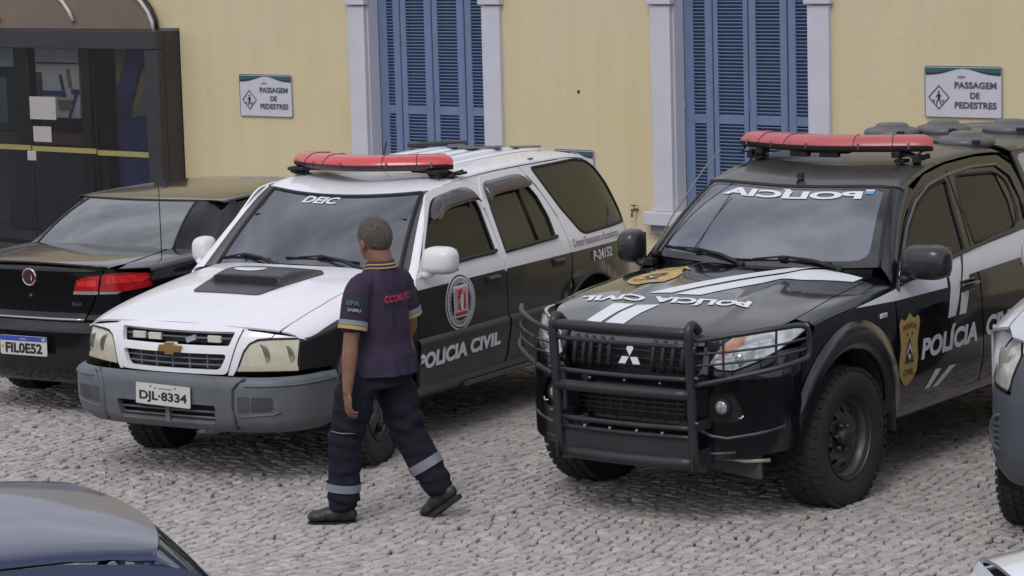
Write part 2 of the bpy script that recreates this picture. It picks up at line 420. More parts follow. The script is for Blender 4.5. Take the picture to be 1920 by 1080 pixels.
# ================================================================== ground
def ground():
    base = mesh_from('ground', [(-60, -40, 0), (60, -40, 0), (60, 90, 0), (-60, 90, 0)], [(0, 1, 2, 3)], None, mat('joint_earth', (.020, .017, .016), .95, var=.3, vs=30, bump=.4, bs=120))
    tag(base, 'courtyard paved with small irregular pinkish grey stones', None, None, 'structure')
    cols = [(.42, .382, .370), (.45, .405, .388), (.40, .368, .360), (.43, .383, .362), (.40, .372, .372), (.48, .438, .420), (.36, .335, .330)]
    ms = [mat('paving_stone_%s' % 'abcdefg'[i], tuple(q * .93 for q in c), .8, var=.20, vs=16, bump=.4, bs=110) for i, c in enumerate(cols)]
    ca, sa = math.cos(rad(57)), math.sin(rad(57))
    px, py = .074, .074
    def hsh(i, j, k):
        x = math.sin(i * 127.1 + j * 311.7 + k * 74.7) * 43758.5453; return x - math.floor(x)
    def gp(i2, j):   # shared lattice point, i2 in half columns
        x = i2 * px / 2; y = j * py
        x += (hsh(i2, j, 1) - .5) * px * .5; y += (hsh(i2, j, 2) - .5) * py * .52
        y += .05 * math.sin(x * 1.9 + .6 * math.sin(y * 1.1)) + .025 * math.sin(x * 4.3 + y * 2.1)
        return Vector((x * ca - y * sa, 18 + x * sa + y * ca))
    allst = []
    for j in range(-128, 128):
        for i in range(-142, 142):
            i2 = 2 * i + (j & 1)
            c = [gp(i2 - 1, j), gp(i2, j), gp(i2 + 1, j), gp(i2 + 1, j + 1), gp(i2, j + 1), gp(i2 - 1, j + 1)]
            m = sum(c, Vector((0, 0))) / 6
            if m.y < 12.4 or m.y > 24.4 - .82 * m.x + .6 or abs(m.x) > .20 * m.y + 2.2: continue
            allst.append((m.y, i2, j, c, m))
    allst.sort(key=lambda t: t[0])
    def stone(c, m, i2, j, z0=0):
        r = hsh(i2, j, 5); hgt = .012 + .008 * hsh(i2, j, 6) - .012 * (hsh(i2, j, 11) > .96); g = .73 + .19 * hsh(i2, j, 7)
        tx, ty = (hsh(i2, j, 8) - .5) * .12, (hsh(i2, j, 9) - .5) * .12
        lo = [m + (q - m) * min(.985, g + .05) for q in c]; hi = [m + (q - m) * (g - .09) for q in c]
        v = [(q.x, q.y, .001) for q in lo]
        v += [(q.x, q.y, hgt * .75 + (q.x - m.x) * tx + (q.y - m.y) * ty) for q in [m + (q - m) * g for q in c]]
        v += [(q.x, q.y, hgt + .002 + (q.x - m.x) * tx + (q.y - m.y) * ty) for q in hi]
        f = []
        for a in (0, 6):
            for k in range(6): f.append((a + k, a + (k + 1) % 6, a + 6 + (k + 1) % 6, a + 6 + k))
        f.append((12, 13, 14, 15, 16, 17))
        return v, f, int(r * 6.999)
    # the nearest stones in view one by one (front rows that fall inside the frame)
    def infront(m): return 13.05 < m.y < 14.7 and abs(m.x) < .185 * m.y and not (m.x < -.7 and m.y < 13.3)
    near = [t for t in allst if infront(t[4])][:300]; nid = {(t[1], t[2]) for t in near}
    V = []; F = []; MI = []
    for (y, i2, j, c, m) in allst:
        v, f, k = stone(c, m, i2, j)
        if (i2, j) in nid:
            mesh_from('paving_stone', v, f, base, ms[k], smooth=False)
        else:
            b = len(V); V += v; F += [tuple(b + q for q in ff) for ff in f]; MI += [k] * len(f)
    o = mesh_from('paving_stones', V, F, base, ms, mi=MI); o['kind'] = 'stuff'
    return base
GROUND = ground()
# ================================================================== building
WY, WW = 24.428, rad(-39.36)
BLD = empty('yellow_building', (0, WY, 0), WW)
tag(BLD, 'pale yellow plastered building with tall blue shuttered windows behind the parked vehicles', 'building')
# local frame: x = along wall (to the right in the photo), -y = towards the courtyard, z up
YEL = mat('yellow_plaster', (.60, .505, .295), .85, vs=1.1, bump=.25, bs=25, col2=(.61, .53, .365))
# streaks and blotches on the plaster
def plaster(m):
    n = m.node_tree; b = n.nodes['Principled BSDF']; src = b.inputs['Base Color'].links[0].from_socket
    tcn = n.nodes.new('ShaderNodeTexCoord'); mpn = n.nodes.new('ShaderNodeMapping'); mpn.inputs['Scale'].default_value = (5, 5, .5)
    no = n.nodes.new('ShaderNodeTexNoise'); no.inputs['Scale'].default_value = 1.2; no.inputs['Detail'].default_value = 8; no.inputs['Roughness'].default_value = .65
    r = n.nodes.new('ShaderNodeValToRGB'); r.color_ramp.elements[0].position = .35; r.color_ramp.elements[1].position = .75
    r.color_ramp.elements[0].color = (1, 1, 1, 1); r.color_ramp.elements[1].color = (.80, .80, .82, 1)
    mi = n.nodes.new('ShaderNodeMix'); mi.data_type = 'RGBA'; mi.blend_type = 'MULTIPLY'; mi.inputs[0].default_value = .45
    n.links.new(tcn.outputs['Object'], mpn.inputs[0]); n.links.new(mpn.outputs[0], no.inputs[0]); n.links.new(no.outputs[0], r.inputs[0])
    n.links.new(src, mi.inputs[6]); n.links.new(r.outputs[0], mi.inputs[7]); n.links.new(mi.outputs[2], b.inputs['Base Color'])
plaster(YEL)
CASE = mat('lilac_white_casing', (.52, .52, .595), .7, var=.05, vs=4, bump=.12, bs=40)
BLUE = mat('blue_shutter_paint', (.135, .19, .32), .55, var=.09, vs=7, bump=.08, bs=60)
WIN = [(-1.667, -.235), (1.853, 3.245)]     # opening in the wall, local x
ZB, ZT = .70, 3.5
def walls():
    def f(u, v): return (u, 0, v)
    V = []; F = []
    xs = [-16, WIN[0][0], WIN[0][1], WIN[1][0], WIN[1][1], 14]
    def quad(a, b, c, d):
        k = len(V); V.extend([a, b, c, d]); F.append((k, k + 1, k + 2, k + 3))
    for i in range(5):
        a, b = xs[i], xs[i + 1]
        if i == 0:
            quad((a, 0, 0), (-10, 0, 0), (-10, 0, 4.3), (a, 0, 4.3)); quad((-10, 0, 2.25), (-4.185, 0, 2.25), (-4.185, 0, 4.3), (-10, 0, 4.3)); quad((-4.185, 0, 0), (b, 0, 0), (b, 0, 4.3), (-4.185, 0, 4.3))
        elif i in (1, 3):
            quad((a, 0, 0), (b, 0, 0), (b, 0, ZB), (a, 0, ZB)); quad((a, 0, ZT), (b, 0, ZT), (b, 0, 4.3), (a, 0, 4.3))
            quad((a, 0, ZB), (a, .3, ZB), (a, .3, ZT), (a, 0, ZT)); quad((b, 0, ZB), (b, .3, ZB), (b, .3, ZT), (b, 0, ZT))
            quad((a, 0, ZB), (b, 0, ZB), (b, .3, ZB), (a, .3, ZB)); quad((a, 0, ZT), (b, 0, ZT), (b, .3, ZT), (a, .3, ZT))
        else: quad((a, 0, 0), (b, 0, 0), (b, 0, 4.3), (a, 0, 4.3))
    quad((-16, 0, 4.3), (14, 0, 4.3), (14, 8, 4.3), (-16, 8, 4.3)); quad((-16, 0, 0), (-16, 8, 0), (-16, 8, 4.3), (-16, 0, 4.3)); quad((14, 0, 0), (14, 8, 0), (14, 8, 4.3), (14, 0, 4.3))
    quad((-16, 8, 0), (14, 8, 0), (14, 8, 4.3), (-16, 8, 4.3))
    for a, b in WIN: quad((a, .31, ZB), (b, .31, ZB), (b, .31, ZT), (a, .31, ZT))
    mesh_from('wall', V, F, BLD, [YEL])
    MB().box((4.9, -.02, .12), (18.1, .04, .24)).build('plinth', mat('grey_plinth', (.22, .2, .18), .8, var=.15, bump=.2), BLD)
walls()
def window(a, b, leaves, cols, zmid, zlow, singles):
    """a,b: opening; leaves: leaf borders; cols: slat columns"""
    cw = .205
    # casing: two jambs with a capital, sill with bed moulding
    m = MB()
    for s, x0, x1 in ((-1, a - cw, a), (1, b, b + cw)):
        m.box(((x0 + x1) / 2, -.022, (ZB + 2.47) / 2), (x1 - x0, .05, 2.47 - ZB), bev=.004)
        m.box(((x0 + x1) / 2, -.033, 2.63), (x1 - x0 + .05, .075, .30), bev=.008)
        m.box(((x0 + x1) / 2, -.022, 3.15), (x1 - x0, .05, .72), bev=.004)
    m.box(((a + b) / 2, -.03, ZT + .12), (b - a + 2 * cw, .07, .24), bev=.004)
    # reveals
    m.box((a + .006, .07, (ZB + ZT) / 2), (.016, .135, ZT - ZB)); m.box((b - .006, .07, (ZB + ZT) / 2), (.016, .135, ZT - ZB))
    m.build('window_casing', CASE, BLD)
    m = MB().box(((a + b) / 2, -.05, ZB - .06), (b - a + 2 * cw + .13, .13, .115), bev=.008)
    m.build('window_sill', CASE, BLD)
    m = MB().box(((a + b) / 2, -.03, ZB - .16), (b - a + 2 * cw + .05, .07, .08), bev=.006)
    m.build('sill_moulding', mat('stone_grey', (.25, .24, .25), .8, var=.15), BLD)
    pitch = .0302; slatme = {}
    for li in range(4):
        l, r = leaves[li], leaves[li + 1]; c0, c1 = cols[li]
        leaf = MB(); y0 = .165; th = .036
        def bar(x0, x1, z0, z1): leaf.box(((x0 + x1) / 2, y0, (z0 + z1) / 2), (x1 - x0 - .002, th, z1 - z0))
        bar(l + .004, c0, ZB + .02, ZT - .02); bar(c1, r - .004, ZB + .02, ZT - .02)
        tops = [(ZB + .10, zmid[0]), (zmid[1], 2.9)]
        bar(c0, c1, ZB + .02, ZB + .10); bar(c0, c1, zmid[0], zmid[1]); bar(c0, c1, 2.9, ZT - .02)
        # raised stile edge beside the joint
        leaf.box((r - .014, y0 - .021, (ZB + ZT) / 2), (.016, .008, ZT - ZB - .05))
        L_ = leaf.build('shutter_leaf', BLUE, BLD, bevel=.003)
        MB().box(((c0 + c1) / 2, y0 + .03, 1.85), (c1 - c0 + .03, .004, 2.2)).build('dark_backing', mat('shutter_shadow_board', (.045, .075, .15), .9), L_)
        w = round(c1 - c0, 3)
        if w not in slatme:
            q = MB(); R = Matrix.Rotation(rad(-34), 3, 'X'); q.box((0, 0, 0), (c1 - c0 - .002, .029, .007), R)
            o = q.build('slat', BLUE, None); slatme[w] = o.data; bpy.data.objects.remove(o)
        rest = []
        for gi, (z0, z1) in enumerate(tops):
            n = int((z1 - z0) / pitch); o0 = z0 + (z1 - z0 - (n - 1) * pitch) / 2
            for k in range(n):
                z = o0 + k * pitch
                if z > 2.56 or z < zlow: continue
                if (li, gi) in singles:
                    s = bpy.data.objects.new('slat', slatme[w]); COL.objects.link(s); s.parent = L_
                    s.location = ((c0 + c1) / 2, y0 - .002, z); s.rotation_euler = (random.uniform(-.04, .04), 0, 0)
                else: rest.append(z)
        rest += [2.575 + k * pitch for k in range(10)]
        q = MB(); R = Matrix.Rotation(rad(-34), 3, 'X')
        for z in rest: q.box(((c0 + c1) / 2, y0 - .002, z), (c1 - c0 - .002, .029, .007), R)
        q.build('slats', BLUE, L_)['kind'] = 'stuff'
        if li in (0, 2): MB().box((l + .012, y0 - .022, 1.62), (.012, .01, .09)).build('hinge', BLUE, L_)
window(*WIN[0], [-1.660, -1.385, -.995, -.60, -.242], [(-1.555, -1.475), (-1.315, -1.09), (-.927, -.694), (-.521, -.40)], (1.455, 1.535), .98, {(1, 1), (2, 1), (1, 0), (2, 0), (0, 1)})
window(*WIN[1], [1.860, 2.165, 2.53, 2.925, 3.238], [(1.96, 2.083), (2.216, 2.474), (2.604, 2.846), (3.005, 3.13)], (1.455, 1.535), .80, {(1, 1), (2, 1), (1, 0), (2, 0), (0, 1), (3, 1)})
# small hole with a rust stain, wall tap
MB().lathe([(0.001, -.003), (.013, -.003), (.016, .0)], 'y', (.821, -.003, 1.714), 12).build('plaster_hole', mat('rust_hole', (.06, .03, .02), .9), BLD)
# ------------------------------------------------------------------ tap
TAP = empty("wall_tap", (0, 0, 0))
def wl(u, off, z):
    """wall coordinates to world: along wall, distance in front of wall, height"""
    d = Vector((math.cos(WW), math.sin(WW), 0)); n = Vector((math.sin(WW), -math.cos(WW), 0))
    return Vector((0, WY, 0)) + d * u + n * off + Vector((0, 0, z))
TAP.location = wl(1.44, 0, .70); TAP.rotation_euler = (0, 0, WW)
tag(TAP, 'small brass garden tap on the yellow wall left of the sill of the right window', 'tap')
MB().cyl((0, .0, 0), (0, -.09, 0), .012).cyl((0, -.08, 0), (0, -.085, -.06), .009).build('spout', mat('tarnished_brass', (.16, .13, .09), .4, metal=.7), TAP)
MB().cyl((0, -.055, .0), (0, -.055, .035), .006).box((0, -.055, .04), (.055, .012, .01)).build('handle', mat('tarnished_brass', (.16, .13, .09)), TAP)
# ------------------------------------------------------------------ signs
def sign(u, z, w, h, label, full=True):
    t = empty('pedestrian_sign' if full else 'symbol_sign', wl(u, .0, z), WW); tag(t, label, 'sign')
    def fl(x, y): return (x, -.018, y)
    o = rnd([(-w / 2, -h / 2), (w / 2, -h / 2), (w / 2, h / 2), (-w / 2, h / 2)], .02)
    q = MB(); q.prism(o, lambda a, b, c: (a, -.002 - c, b), .012); q.build('board', mat('sign_white', (.53, .53, .60), .35, var=.03), t)
    bm = MB(); bm.tube([(a, -.015, b) for a, b in o], .004, 6, True); bm.build('border', mat('sign_edge_grey', (.18, .18, .22), .5), t)
    cen = Vector((0, 5, 0))
    K = lambda name, m, poly, off, holes=(): decal(name, t, m, poly, fl, off=off, h=.2, cen=cen, holes=holes)
    TE = mat('sign_teal', (.03, .10, .10), .4); NV = mat('sign_navy', (.012, .02, .04), .4)
    n = 16; top = h / 2 - .012; hw = w / 2 - .008
    wav = lambda s, d: top - d * (1 - math.exp(-(s * 2.0)**2)) - .004
    p = [(-hw, top)] + [(-hw + 2 * hw * k / n, wav(-1 + 2 * k / n, .055)) for k in range(n + 1)] + [(hw, top)]
    K('navy_header', NV, p, .001)
    p = [(-hw + .004, top)] + [(-hw + .004 + (2 * hw - .008) * k / n, wav(-1 + 2 * k / n, .038)) for k in range(n + 1)] + [(hw - .004, top)]
    K('teal_header', TE, p, .0025)
    f2 = lambda x0, y0: (lambda uu, vv: fl(x0 + uu, y0 + vv))
    TX = mat('sign_text_grey', (.075, .085, .11), .5)
    if full:
        decal_text('lettering', t, TX, 'PASSAGEM', .375, .052, f2(-.075, .028), bold=.03, cen=cen, off=.002)
        decal_text('lettering', t, TX, 'DE', .085, .050, f2(.065, -.052), bold=.03, cen=cen, off=.002)
        decal_text('lettering', t, TX, 'PEDESTRES', .375, .052, f2(-.075, -.130), bold=.03, cen=cen, off=.002)
        decal_text('small_logo', t, TX, 'vtm', .07, .022, f2(-.05, .108), bold=.01, shear=.3, cen=cen, off=.002)
        cx, cy, r = -.218, -.045, .098
        K('diamond', TX, [(cx, cy - r), (cx + r, cy), (cx, cy + r), (cx - r, cy)], .0015, [[(cx, cy - r + .012), (cx + r - .012, cy), (cx, cy + r - .012), (cx - r + .012, cy)]])
        q = MB()
        def limb(a, b, wd):
            a = Vector((a[0], 0, a[1])); b = Vector((b[0], 0, b[1])); d = (b - a).normalized(); s = Vector((d.z, 0, -d.x)) * wd / 2
            vs = [q.bm.verts.new((cx + p.x, -.0205, cy + p.z)) for p in (a - s, b - s * .8, b + s * .8, a + s)]; q.bm.faces.new(vs)
        limb((.0, .028), (.0, -.01), .022); limb((0, -.008), (-.017, -.035), .011); limb((-.017, -.035), (-.02, -.06), .009)
        limb((0.002, -.008), (.012, -.035), .011); limb((.012, -.035), (.022, -.06), .009); limb((-.004, .026), (-.028, .0), .008); limb((.004, .026), (.022, .004), .008)
        for k in (-.05, -.038, .034, .046): limb((k, -.018 - .0), (k - .006, -.04), .006)
        q.lathe([(.0005, -.0205), (.009, -.0205)], 'y', (cx, 0, cy + .043), 10)
        q.build('walking_figure', VBLACK, t)
    else:
        K('ring', TX, ell(0, .07, .048, .048, 28), .0015, [ell(0, .07, .040, .040, 28)])
        K('symbol', VBLACK, rnd([(-.022, .05), (.018, .05), (.022, .085), (-.012, .09)], .006), .002)
        decal_text('small_logo', t, TX, 'vtm', .05, .015, f2(-.02, .145), bold=.01, shear=.3, cen=cen, off=.002)
    return t
sign(-3.01, 1.606, .70, .405, 'pedestrian passage sign on the yellow wall between glass porch and left window')
sign(4.68, 1.785, .69, .405, 'pedestrian passage sign on the yellow wall above the black pickup roof')
sign(.765, 1.02, .43, .36, 'small white symbol sign half hidden behind the roof of the white and black patrol car', False)
# ------------------------------------------------------------------ glass porch
def porch():
    off = .25
    t = empty('glass_porch', wl(0, off, 0), WW); tag(t, 'dark framed glass entrance porch with paper notices and a yellow stripe on its glass', 'entrance porch')
    FR = mat('charcoal_frame', (.030, .029, .036), .45, var=.15)
    xl, xr, zt = -10.0, -4.19, 2.237
    MB().box(((xl + xr) / 2, -.02, zt - .09), (xr - xl, .10, .18), bev=.004).build('top_beam', FR, t)
    MB().box((xr - .095, -.015, zt / 2 - .09), (.19, .09, zt - .185), bev=.004).build('corner_post', FR, t)
    MB().box((xr - .012, .14, zt / 2), (.02, .21, zt - .01)).build('side_panel', FR, t)
    gl = glassmat('porch_glass', (.80, .82, .83), .15)
    YS = mat('yellow_stripe', (.30, .27, .09), .5)
    ed = [xl, -8.3, -7.2, -6.19, -5.19, xr - .18]
    for i in range(5):
        a, b = ed[i], ed[i + 1]
        g = MB().box(((a + b) / 2, 0, (zt - .18) / 2), (b - a - .008, .01, zt - .18)).build('glass_pane', gl, t)
        MB().box(((a + b) / 2, -.009, 1.0 + .012 * (4 - i) ** .5), (b - a - .02, .004, .052)).build('safety_stripe', YS, g)
    for x in ed[1:-1]: MB().box((x, 0, (zt - .18) / 2), (.007, .014, zt - .18)).build('glazing_joint', FR, t)
    PA = mat('notice_paper', (.42, .39, .39), .7, var=.05)
    for (x, z, w, h) in ((-5.985, 1.435, .40, .235), (-6.01, 1.165, .28, .16)):
        MB().box((x, -.012, z), (w, .003, h)).build('paper_notice', PA, t)
    MB().box((-6.18, -.02, .935), (.13, .02, .10), bev=.008).build('lock_plate', PA, t)
    RB = mat('porch_room_wall', (.10, .105, .11), .8, var=.3, vs=1.2)
    m = MB(); m.box(((xl + xr) / 2, 1.25, 1.1), (xr - xl, .03, 2.2)); m.box(((xl + xr) / 2, .72, .02), (xr - xl, 1.0, .03)); m.box(((xl + xr) / 2, .72, 2.24), (xr - xl, 1.0, .03)); m.build('room_wall', RB, t)
    bo = MB().box((-5.27, .66, 1.15), (.62, .04, 2.0)).build('banner', mat('banner_navy', (.045, .05, .12), .5), t)
    def bq(name, m, pts):
        mesh_from(name, [(x, .636 - .002 * len(name) / 8, z) for x, z in pts], [tuple(range(len(pts)))], bo, m)
    YB = mat('banner_ochre', (.30, .21, .08), .6); BB = mat('banner_blue', (.055, .065, .20), .5)
    bq('pale_field', mat('banner_pale', (.20, .185, .165), .6), [(-5.0, 1.95), (-5.0, 1.35), (-5.35, 1.3), (-5.15, 1.8)])
    bq('ochre_shape', YB, [(-5.56, 2.06), (-5.35, 2.03), (-5.55, 1.60)])
    bq('blue_band', BB, [(-5.34, 2.03), (-5.08, 2.03), (-5.32, 1.55), (-5.56, 1.50)])
    bq('ochre_stroke', YB, [(-5.16, 1.80), (-5.03, 1.83), (-5.27, 1.38), (-5.34, 1.38)])
    bq('brown_mark', mat('banner_brown', (.20, .07, .04), .6), [(-5.14, 2.05), (-5.0, 2.05), (-5.02, 1.84), (-5.12, 1.84)])
    bq('blue_lower_field', BB, [(-5.52, .35), (-4.99, .35), (-4.99, 1.30), (-5.50, 1.26)])
    PG = mat('poster_grey', (.62, .62, .63), .6, var=.12)
    po = MB().box((-6.44, .62, 1.66), (.68, .03, .76)).build('poster', PG, t)
    for k, (x, z, w, h, a, m) in enumerate([(-6.36, 1.62, .045, .24, -.25, BB), (-6.25, 1.70, .05, .20, -.15, YB), (-6.55, 1.54, .40, .05, 0, BB), (-6.16, 1.56, .12, .05, 0, BB), (-6.20, 1.42, .03, .34, .45, BB), (-6.44, 1.86, .66, .012, 0, DARKP), (-6.32, 1.42, .22, .10, 0, mat('poster_tan', (.26, .20, .13), .6)), (-6.72, 1.55, .08, .42, 0, mat('poster_brown', (.09, .07, .05), .6))]):
        MB().box((x, .598 - .001 * k, z), (w, .008, h), Matrix.Rotation(a, 3, 'Y')).build('stroke', m, po)
    MB().box((-7.34, .62, 1.45), (.34, .2, .48)).build('monitor', mat('cabinet_teal', (.10, .19, .19), .5), t)
    MB().box((-7.15, .62, 1.91), (.52, .03, .20)).build('notice_board', mat('board_grey_green', (.50, .55, .55), .5), t)
    MB().box((-6.96, .64, 1.52), (.24, .16, 1.0)).build('cabinet', mat('cabinet_dark', (.02, .028, .028), .5), t)
    MB().box((-6.7, .75, 1.05), (1.5, .3, .12)).build('counter', mat('wood_brown', (.12, .07, .035), .5), t)
    MB().box((-5.97, .60, 1.1), (.13, .06, 2.1)).build('inner_post', mat('post_dark', (.03, .033, .036), .5), t)
    MB().box((-5.78, .95, 1.1), (.14, .06, 2.1)).build('inner_post', mat('post_dark', (.03, .033, .036), .5), t)
    MB().box((-6.6, .78, .5), (1.6, .2, .9)).build('counter_front', mat('counter_dark', (.04, .05, .06), .4), t)
    c = empty('barrel_canopy', wl(-7.46, .05, zt), WW); tag(c, 'brown arched canopy with thin white curved ribs above the glass porch', 'canopy')
    N = 28; H_ = .92
    def arc(k, y, g=0, dx=0): 
        a = PI * k / N
        return (3.0 * math.cos(a) + dx - (g if k > N / 2 else -g), y, .005 + H_ * math.sin(a) + g)
    BR = mat('brown_polycarbonate', (.17, .125, .095), .35, var=.12, vs=2)
    MB().grid([[arc(k, y) for y in (0, .045)] for k in range(N + 1)]).build('roof_sheet', BR, c, fixn=False)
    mesh_from('front_panel', [arc(k, .01) for k in range(N + 1)], [tuple(range(N + 1))], c, BR)
    RW = mat('rib_white', (.50, .47, .47), .5)
    tubeobj('rib', c, RW, [arc(k, -.01, -.03) for k in range(N + 1)], .020)
    tubeobj('rib', c, TRIM, [arc(k, -.005, .012) for k in range(N + 1)], .013)
    for dx in (-1.17, -2.34): tubeobj('rib', c, RW, [arc(k, -.01, -.03, dx) for k in range(1, N // 2 + 1)], .020)
porch()
# ================================================================== vehicle tools
class Body:
    def __init__(s, W, prof, zb, lean, arches=(), p=2.6):
        s.W = pchip(W); s.prof = clampf(pchip(prof), prof[0][0], prof[-1][0]); s.zb = zb; s.lean = lean; s.arches = arches; s.p = p
    def S(s, x, z):
        y = s.W(x) + s.prof(z)
        d = (z - s.zb) / .03
        y -= s.lean * .03 * (math.log1p(math.exp(d)) if d < 30 else d)
        for (xc, zc, r0, r1, amp) in s.arches:
            r = math.hypot(x - xc, z - zc)
            if r < r1:
                t = min(1, max(0, (r1 - r) / .035)); y += amp * t * t * (3 - 2 * t)
        return y
    def side(s, x, z): return (x, s.S(x, z), z)
    def sec(s, zs, zc, p=None):
        """surface (x,t): t<1 over the top, t>1 down the side"""
        p = p or s.p; zs = pchip(zs); zc = pchip(zc)
        def f(x, t):
            a = zs(x)
            if t >= 1: return (x, s.S(x, a - (t - 1)), a - (t - 1))
            ph = max(t, 0) * PI / 2; ys = s.S(x, a)
            sg = 1
            return (x, ys * math.sin(ph)**(2 / p), a + (zc(x) - a) * max(0, math.cos(ph))**(2 / p))
        f.zs = zs; f.zc = zc; f.p = p; f.body = s
        return f
def ty(f, x, y):
    """t parameter of a given half width y on a section surface"""
    ys = f.body.S(x, f.zs(x)); return 2 / PI * math.asin(min(1, (abs(y) / ys))**(f.p / 2))
def tz(f, x, z): return 1 + f.zs(x) - z
def top(f):
    """same surface over the top, parametrised by (x, y) with y of either sign"""
    def g(x, y):
        ys = f.body.S(x, f.zs(x)); r = min(1, abs(y) / ys)
        return (x, y, f.zs(x) + (f.zc(x) - f.zs(x)) * (1 - r**f.p)**(1 / f.p))
    return g
def wrap(x0, Lb, Yb, q, d):
    """bumper shell: parameter (phi, z); d(z) = inset"""
    def f(ph, z):
        k = d(z); a = abs(ph); sg = 1 if ph >= 0 else -1
        c = max(0, math.cos(a)); sn = math.sin(a)
        return (x0 + (Lb - k) * c**(2 / q), sg * (Yb - k * .7) * sn**(2 / q), z)
    def ph(y): return (1 if y >= 0 else -1) * math.asin(min(1, abs(y) / Yb)**(q / 2))
    f.ph = ph
    return f
def yz(f): return lambda y, z: f(f.ph(y), z)
def wheel(parent, x, y, R, wd, rim, style='alloy', steer=0, side=1, rmat=None, name='wheel'):
    w = empty(name, (x, y, R), steer); w.parent = parent
    h = wd / 2
    m = MB()
    pr = [(rim * .97, -h * .72), (rim * 1.03, -h * .86), (R * .80, -h * 1.02), (R * .90, -h * 1.0), (R * .965, -h * .88), (R * .985, -h * .74), (R * .99, -h * .3), (R * .99, h * .3), (R * .985, h * .74), (R * .965, h * .88), (R * .90, h * 1.0), (R * .80, h * 1.02), (rim * 1.03, h * .86), (rim * .97, h * .72)]
    m.lathe(pr, 'y', (0, 0, 0), 64)
    n = 44
    for k in range(n):
        a = 2 * PI * k / n
        for j, (yy, ww, dd) in enumerate(((-h * .78, h * .40, 0), (-h * .25, h * .38, .5), (h * .25, h * .38, 0), (h * .78, h * .40, .5))):
            aa = a + dd * 2 * PI / n; rr = R * .990 if abs(yy) < h * .5 else R * .974
            Rm = Matrix.Rotation(-aa, 3, 'Y')
            m.box(Vector((math.cos(aa) * rr, yy, math.sin(aa) * rr)), (.016, ww, 2 * PI * R / n * .62), Rm)
    m.build('tyre', RUBBER, w)
    rm = rmat or STEEL; s = side
    m = MB()
    m.lathe([(rim * .98, -h * .80), (rim * 1.04, -h * .82), (rim * .93, -h * .62), (rim * .90, 0), (rim * .91, s * h * .5), (rim * .96, s * h * .70), (rim * 1.05, s * h * .86), (rim * 1.06, s * h * .92)], 'y', (0, 0, 0), 48)
    if style == 'steel':
        def disc(u, v):
            r = math.hypot(u, v) / rim; yy = s * h * (.38 + .22 * math.exp(-((r - .62) / .12)**2) - .10 * (r < .42) * (1 - r / .42) + .0)
            return (u, yy, v)
        vo, tris = flat2d(ell(0, 0, rim * .93, rim * .93, 40), [ell(rim * .70 * math.cos(a), rim * .70 * math.sin(a), rim * .075, rim * .075, 10) for a in [2 * PI * (k + .5) / 10 for k in range(10)]], (), .035)
        vs = [m.bm.verts.new(disc(*p)) for p in vo]
        for t in tris: m.bm.faces.new([vs[i] for i in t]).smooth = True
        m.lathe([(rim * .88, s * h * .1), (rim * .88, s * h * .0), (.01, 0)], 'y', (0, 0, 0), 32)
    else:
        for k in range(5):
            a = 2 * PI * k / 5 + .3
            for da in (-.17, .17):
                m.cyl((math.cos(a + da * .4) * .05, s * h * .60, math.sin(a + da * .4) * .05), (math.cos(a + da) * rim * .93, s * h * .45, math.sin(a + da) * rim * .93), .034, .028, 8)
        m.lathe([(.085, s * h * .35), (.085, s * h * .62), (.05, s * h * .70), (.001, s * h * .70)], 'y', (0, 0, 0), 24)
        m.lathe([(rim * .88, -s * h * .1), (.01, -s * h * .1)], 'y', (0, 0, 0), 32)
    m.build('rim', rm, w)
    if style == 'steel':
        MB().lathe([(.055, s * h * .36), (.052, s * h * .72), (.036, s * h * .86), (.001, s * h * .88)], 'y', (0, 0, 0), 20).build('hub', DARKP, w)
        for k in range(6):
            m = MB()
            a = 2 * PI * k / 6 + .2; q = (math.cos(a) * .070, s * h * .36, math.sin(a) * .070)
            m.cyl(q, (q[0], s * h * .66, q[2]), .012, .010, 6)
            m.build('lug_nut', STEEL, w)
    return w
def mirror_obj(parent, c, d, m, arm, armm, name='door_mirror', side=1):
    """rounded mirror shell: c centre, d half sizes"""
    bm = bmesh.new(); bmesh.ops.create_uvsphere(bm, u_segments=28, v_segments=16, radius=1)
    for v in bm.verts:
        x, y, z = v.co
        def sq(a, e): return math.copysign(abs(a)**e, a)
        v.co = (c[0] + (sq(x, .8) * d[0] if x > 0 else -abs(x)**.35 * d[0] * .45), c[1] + sq(y, .62) * d[1], c[2] + sq(z, .62) * d[2])
    for f in bm.faces: f.smooth = True
    me = bpy.data.meshes.new(name); bm.to_mesh(me); bm.free(); o = link(name, me, parent, m)
    MB().box((c[0] - d[0] * .46, c[1], c[2]), (.006, d[1] * 1.65, d[2] * 1.6), bev=.002).build('mirror_glass', GLASSW, o)
    MB().tube(arm, .022, 10).build('mirror_arm', armm, o)
    return o
def frame_loop(name, parent, m, outline, func, r, mirror=False, h=.05, n=6, off=0):
    pts = resample(outline, h); P = []
    for u, v in pts:
        p = func(u, v); P.append((p[0], (-p[1] if mirror else p[1]) + off * (-1 if mirror else 1), p[2]))
    return tubeobj(name, parent, m, P, r, n, True)
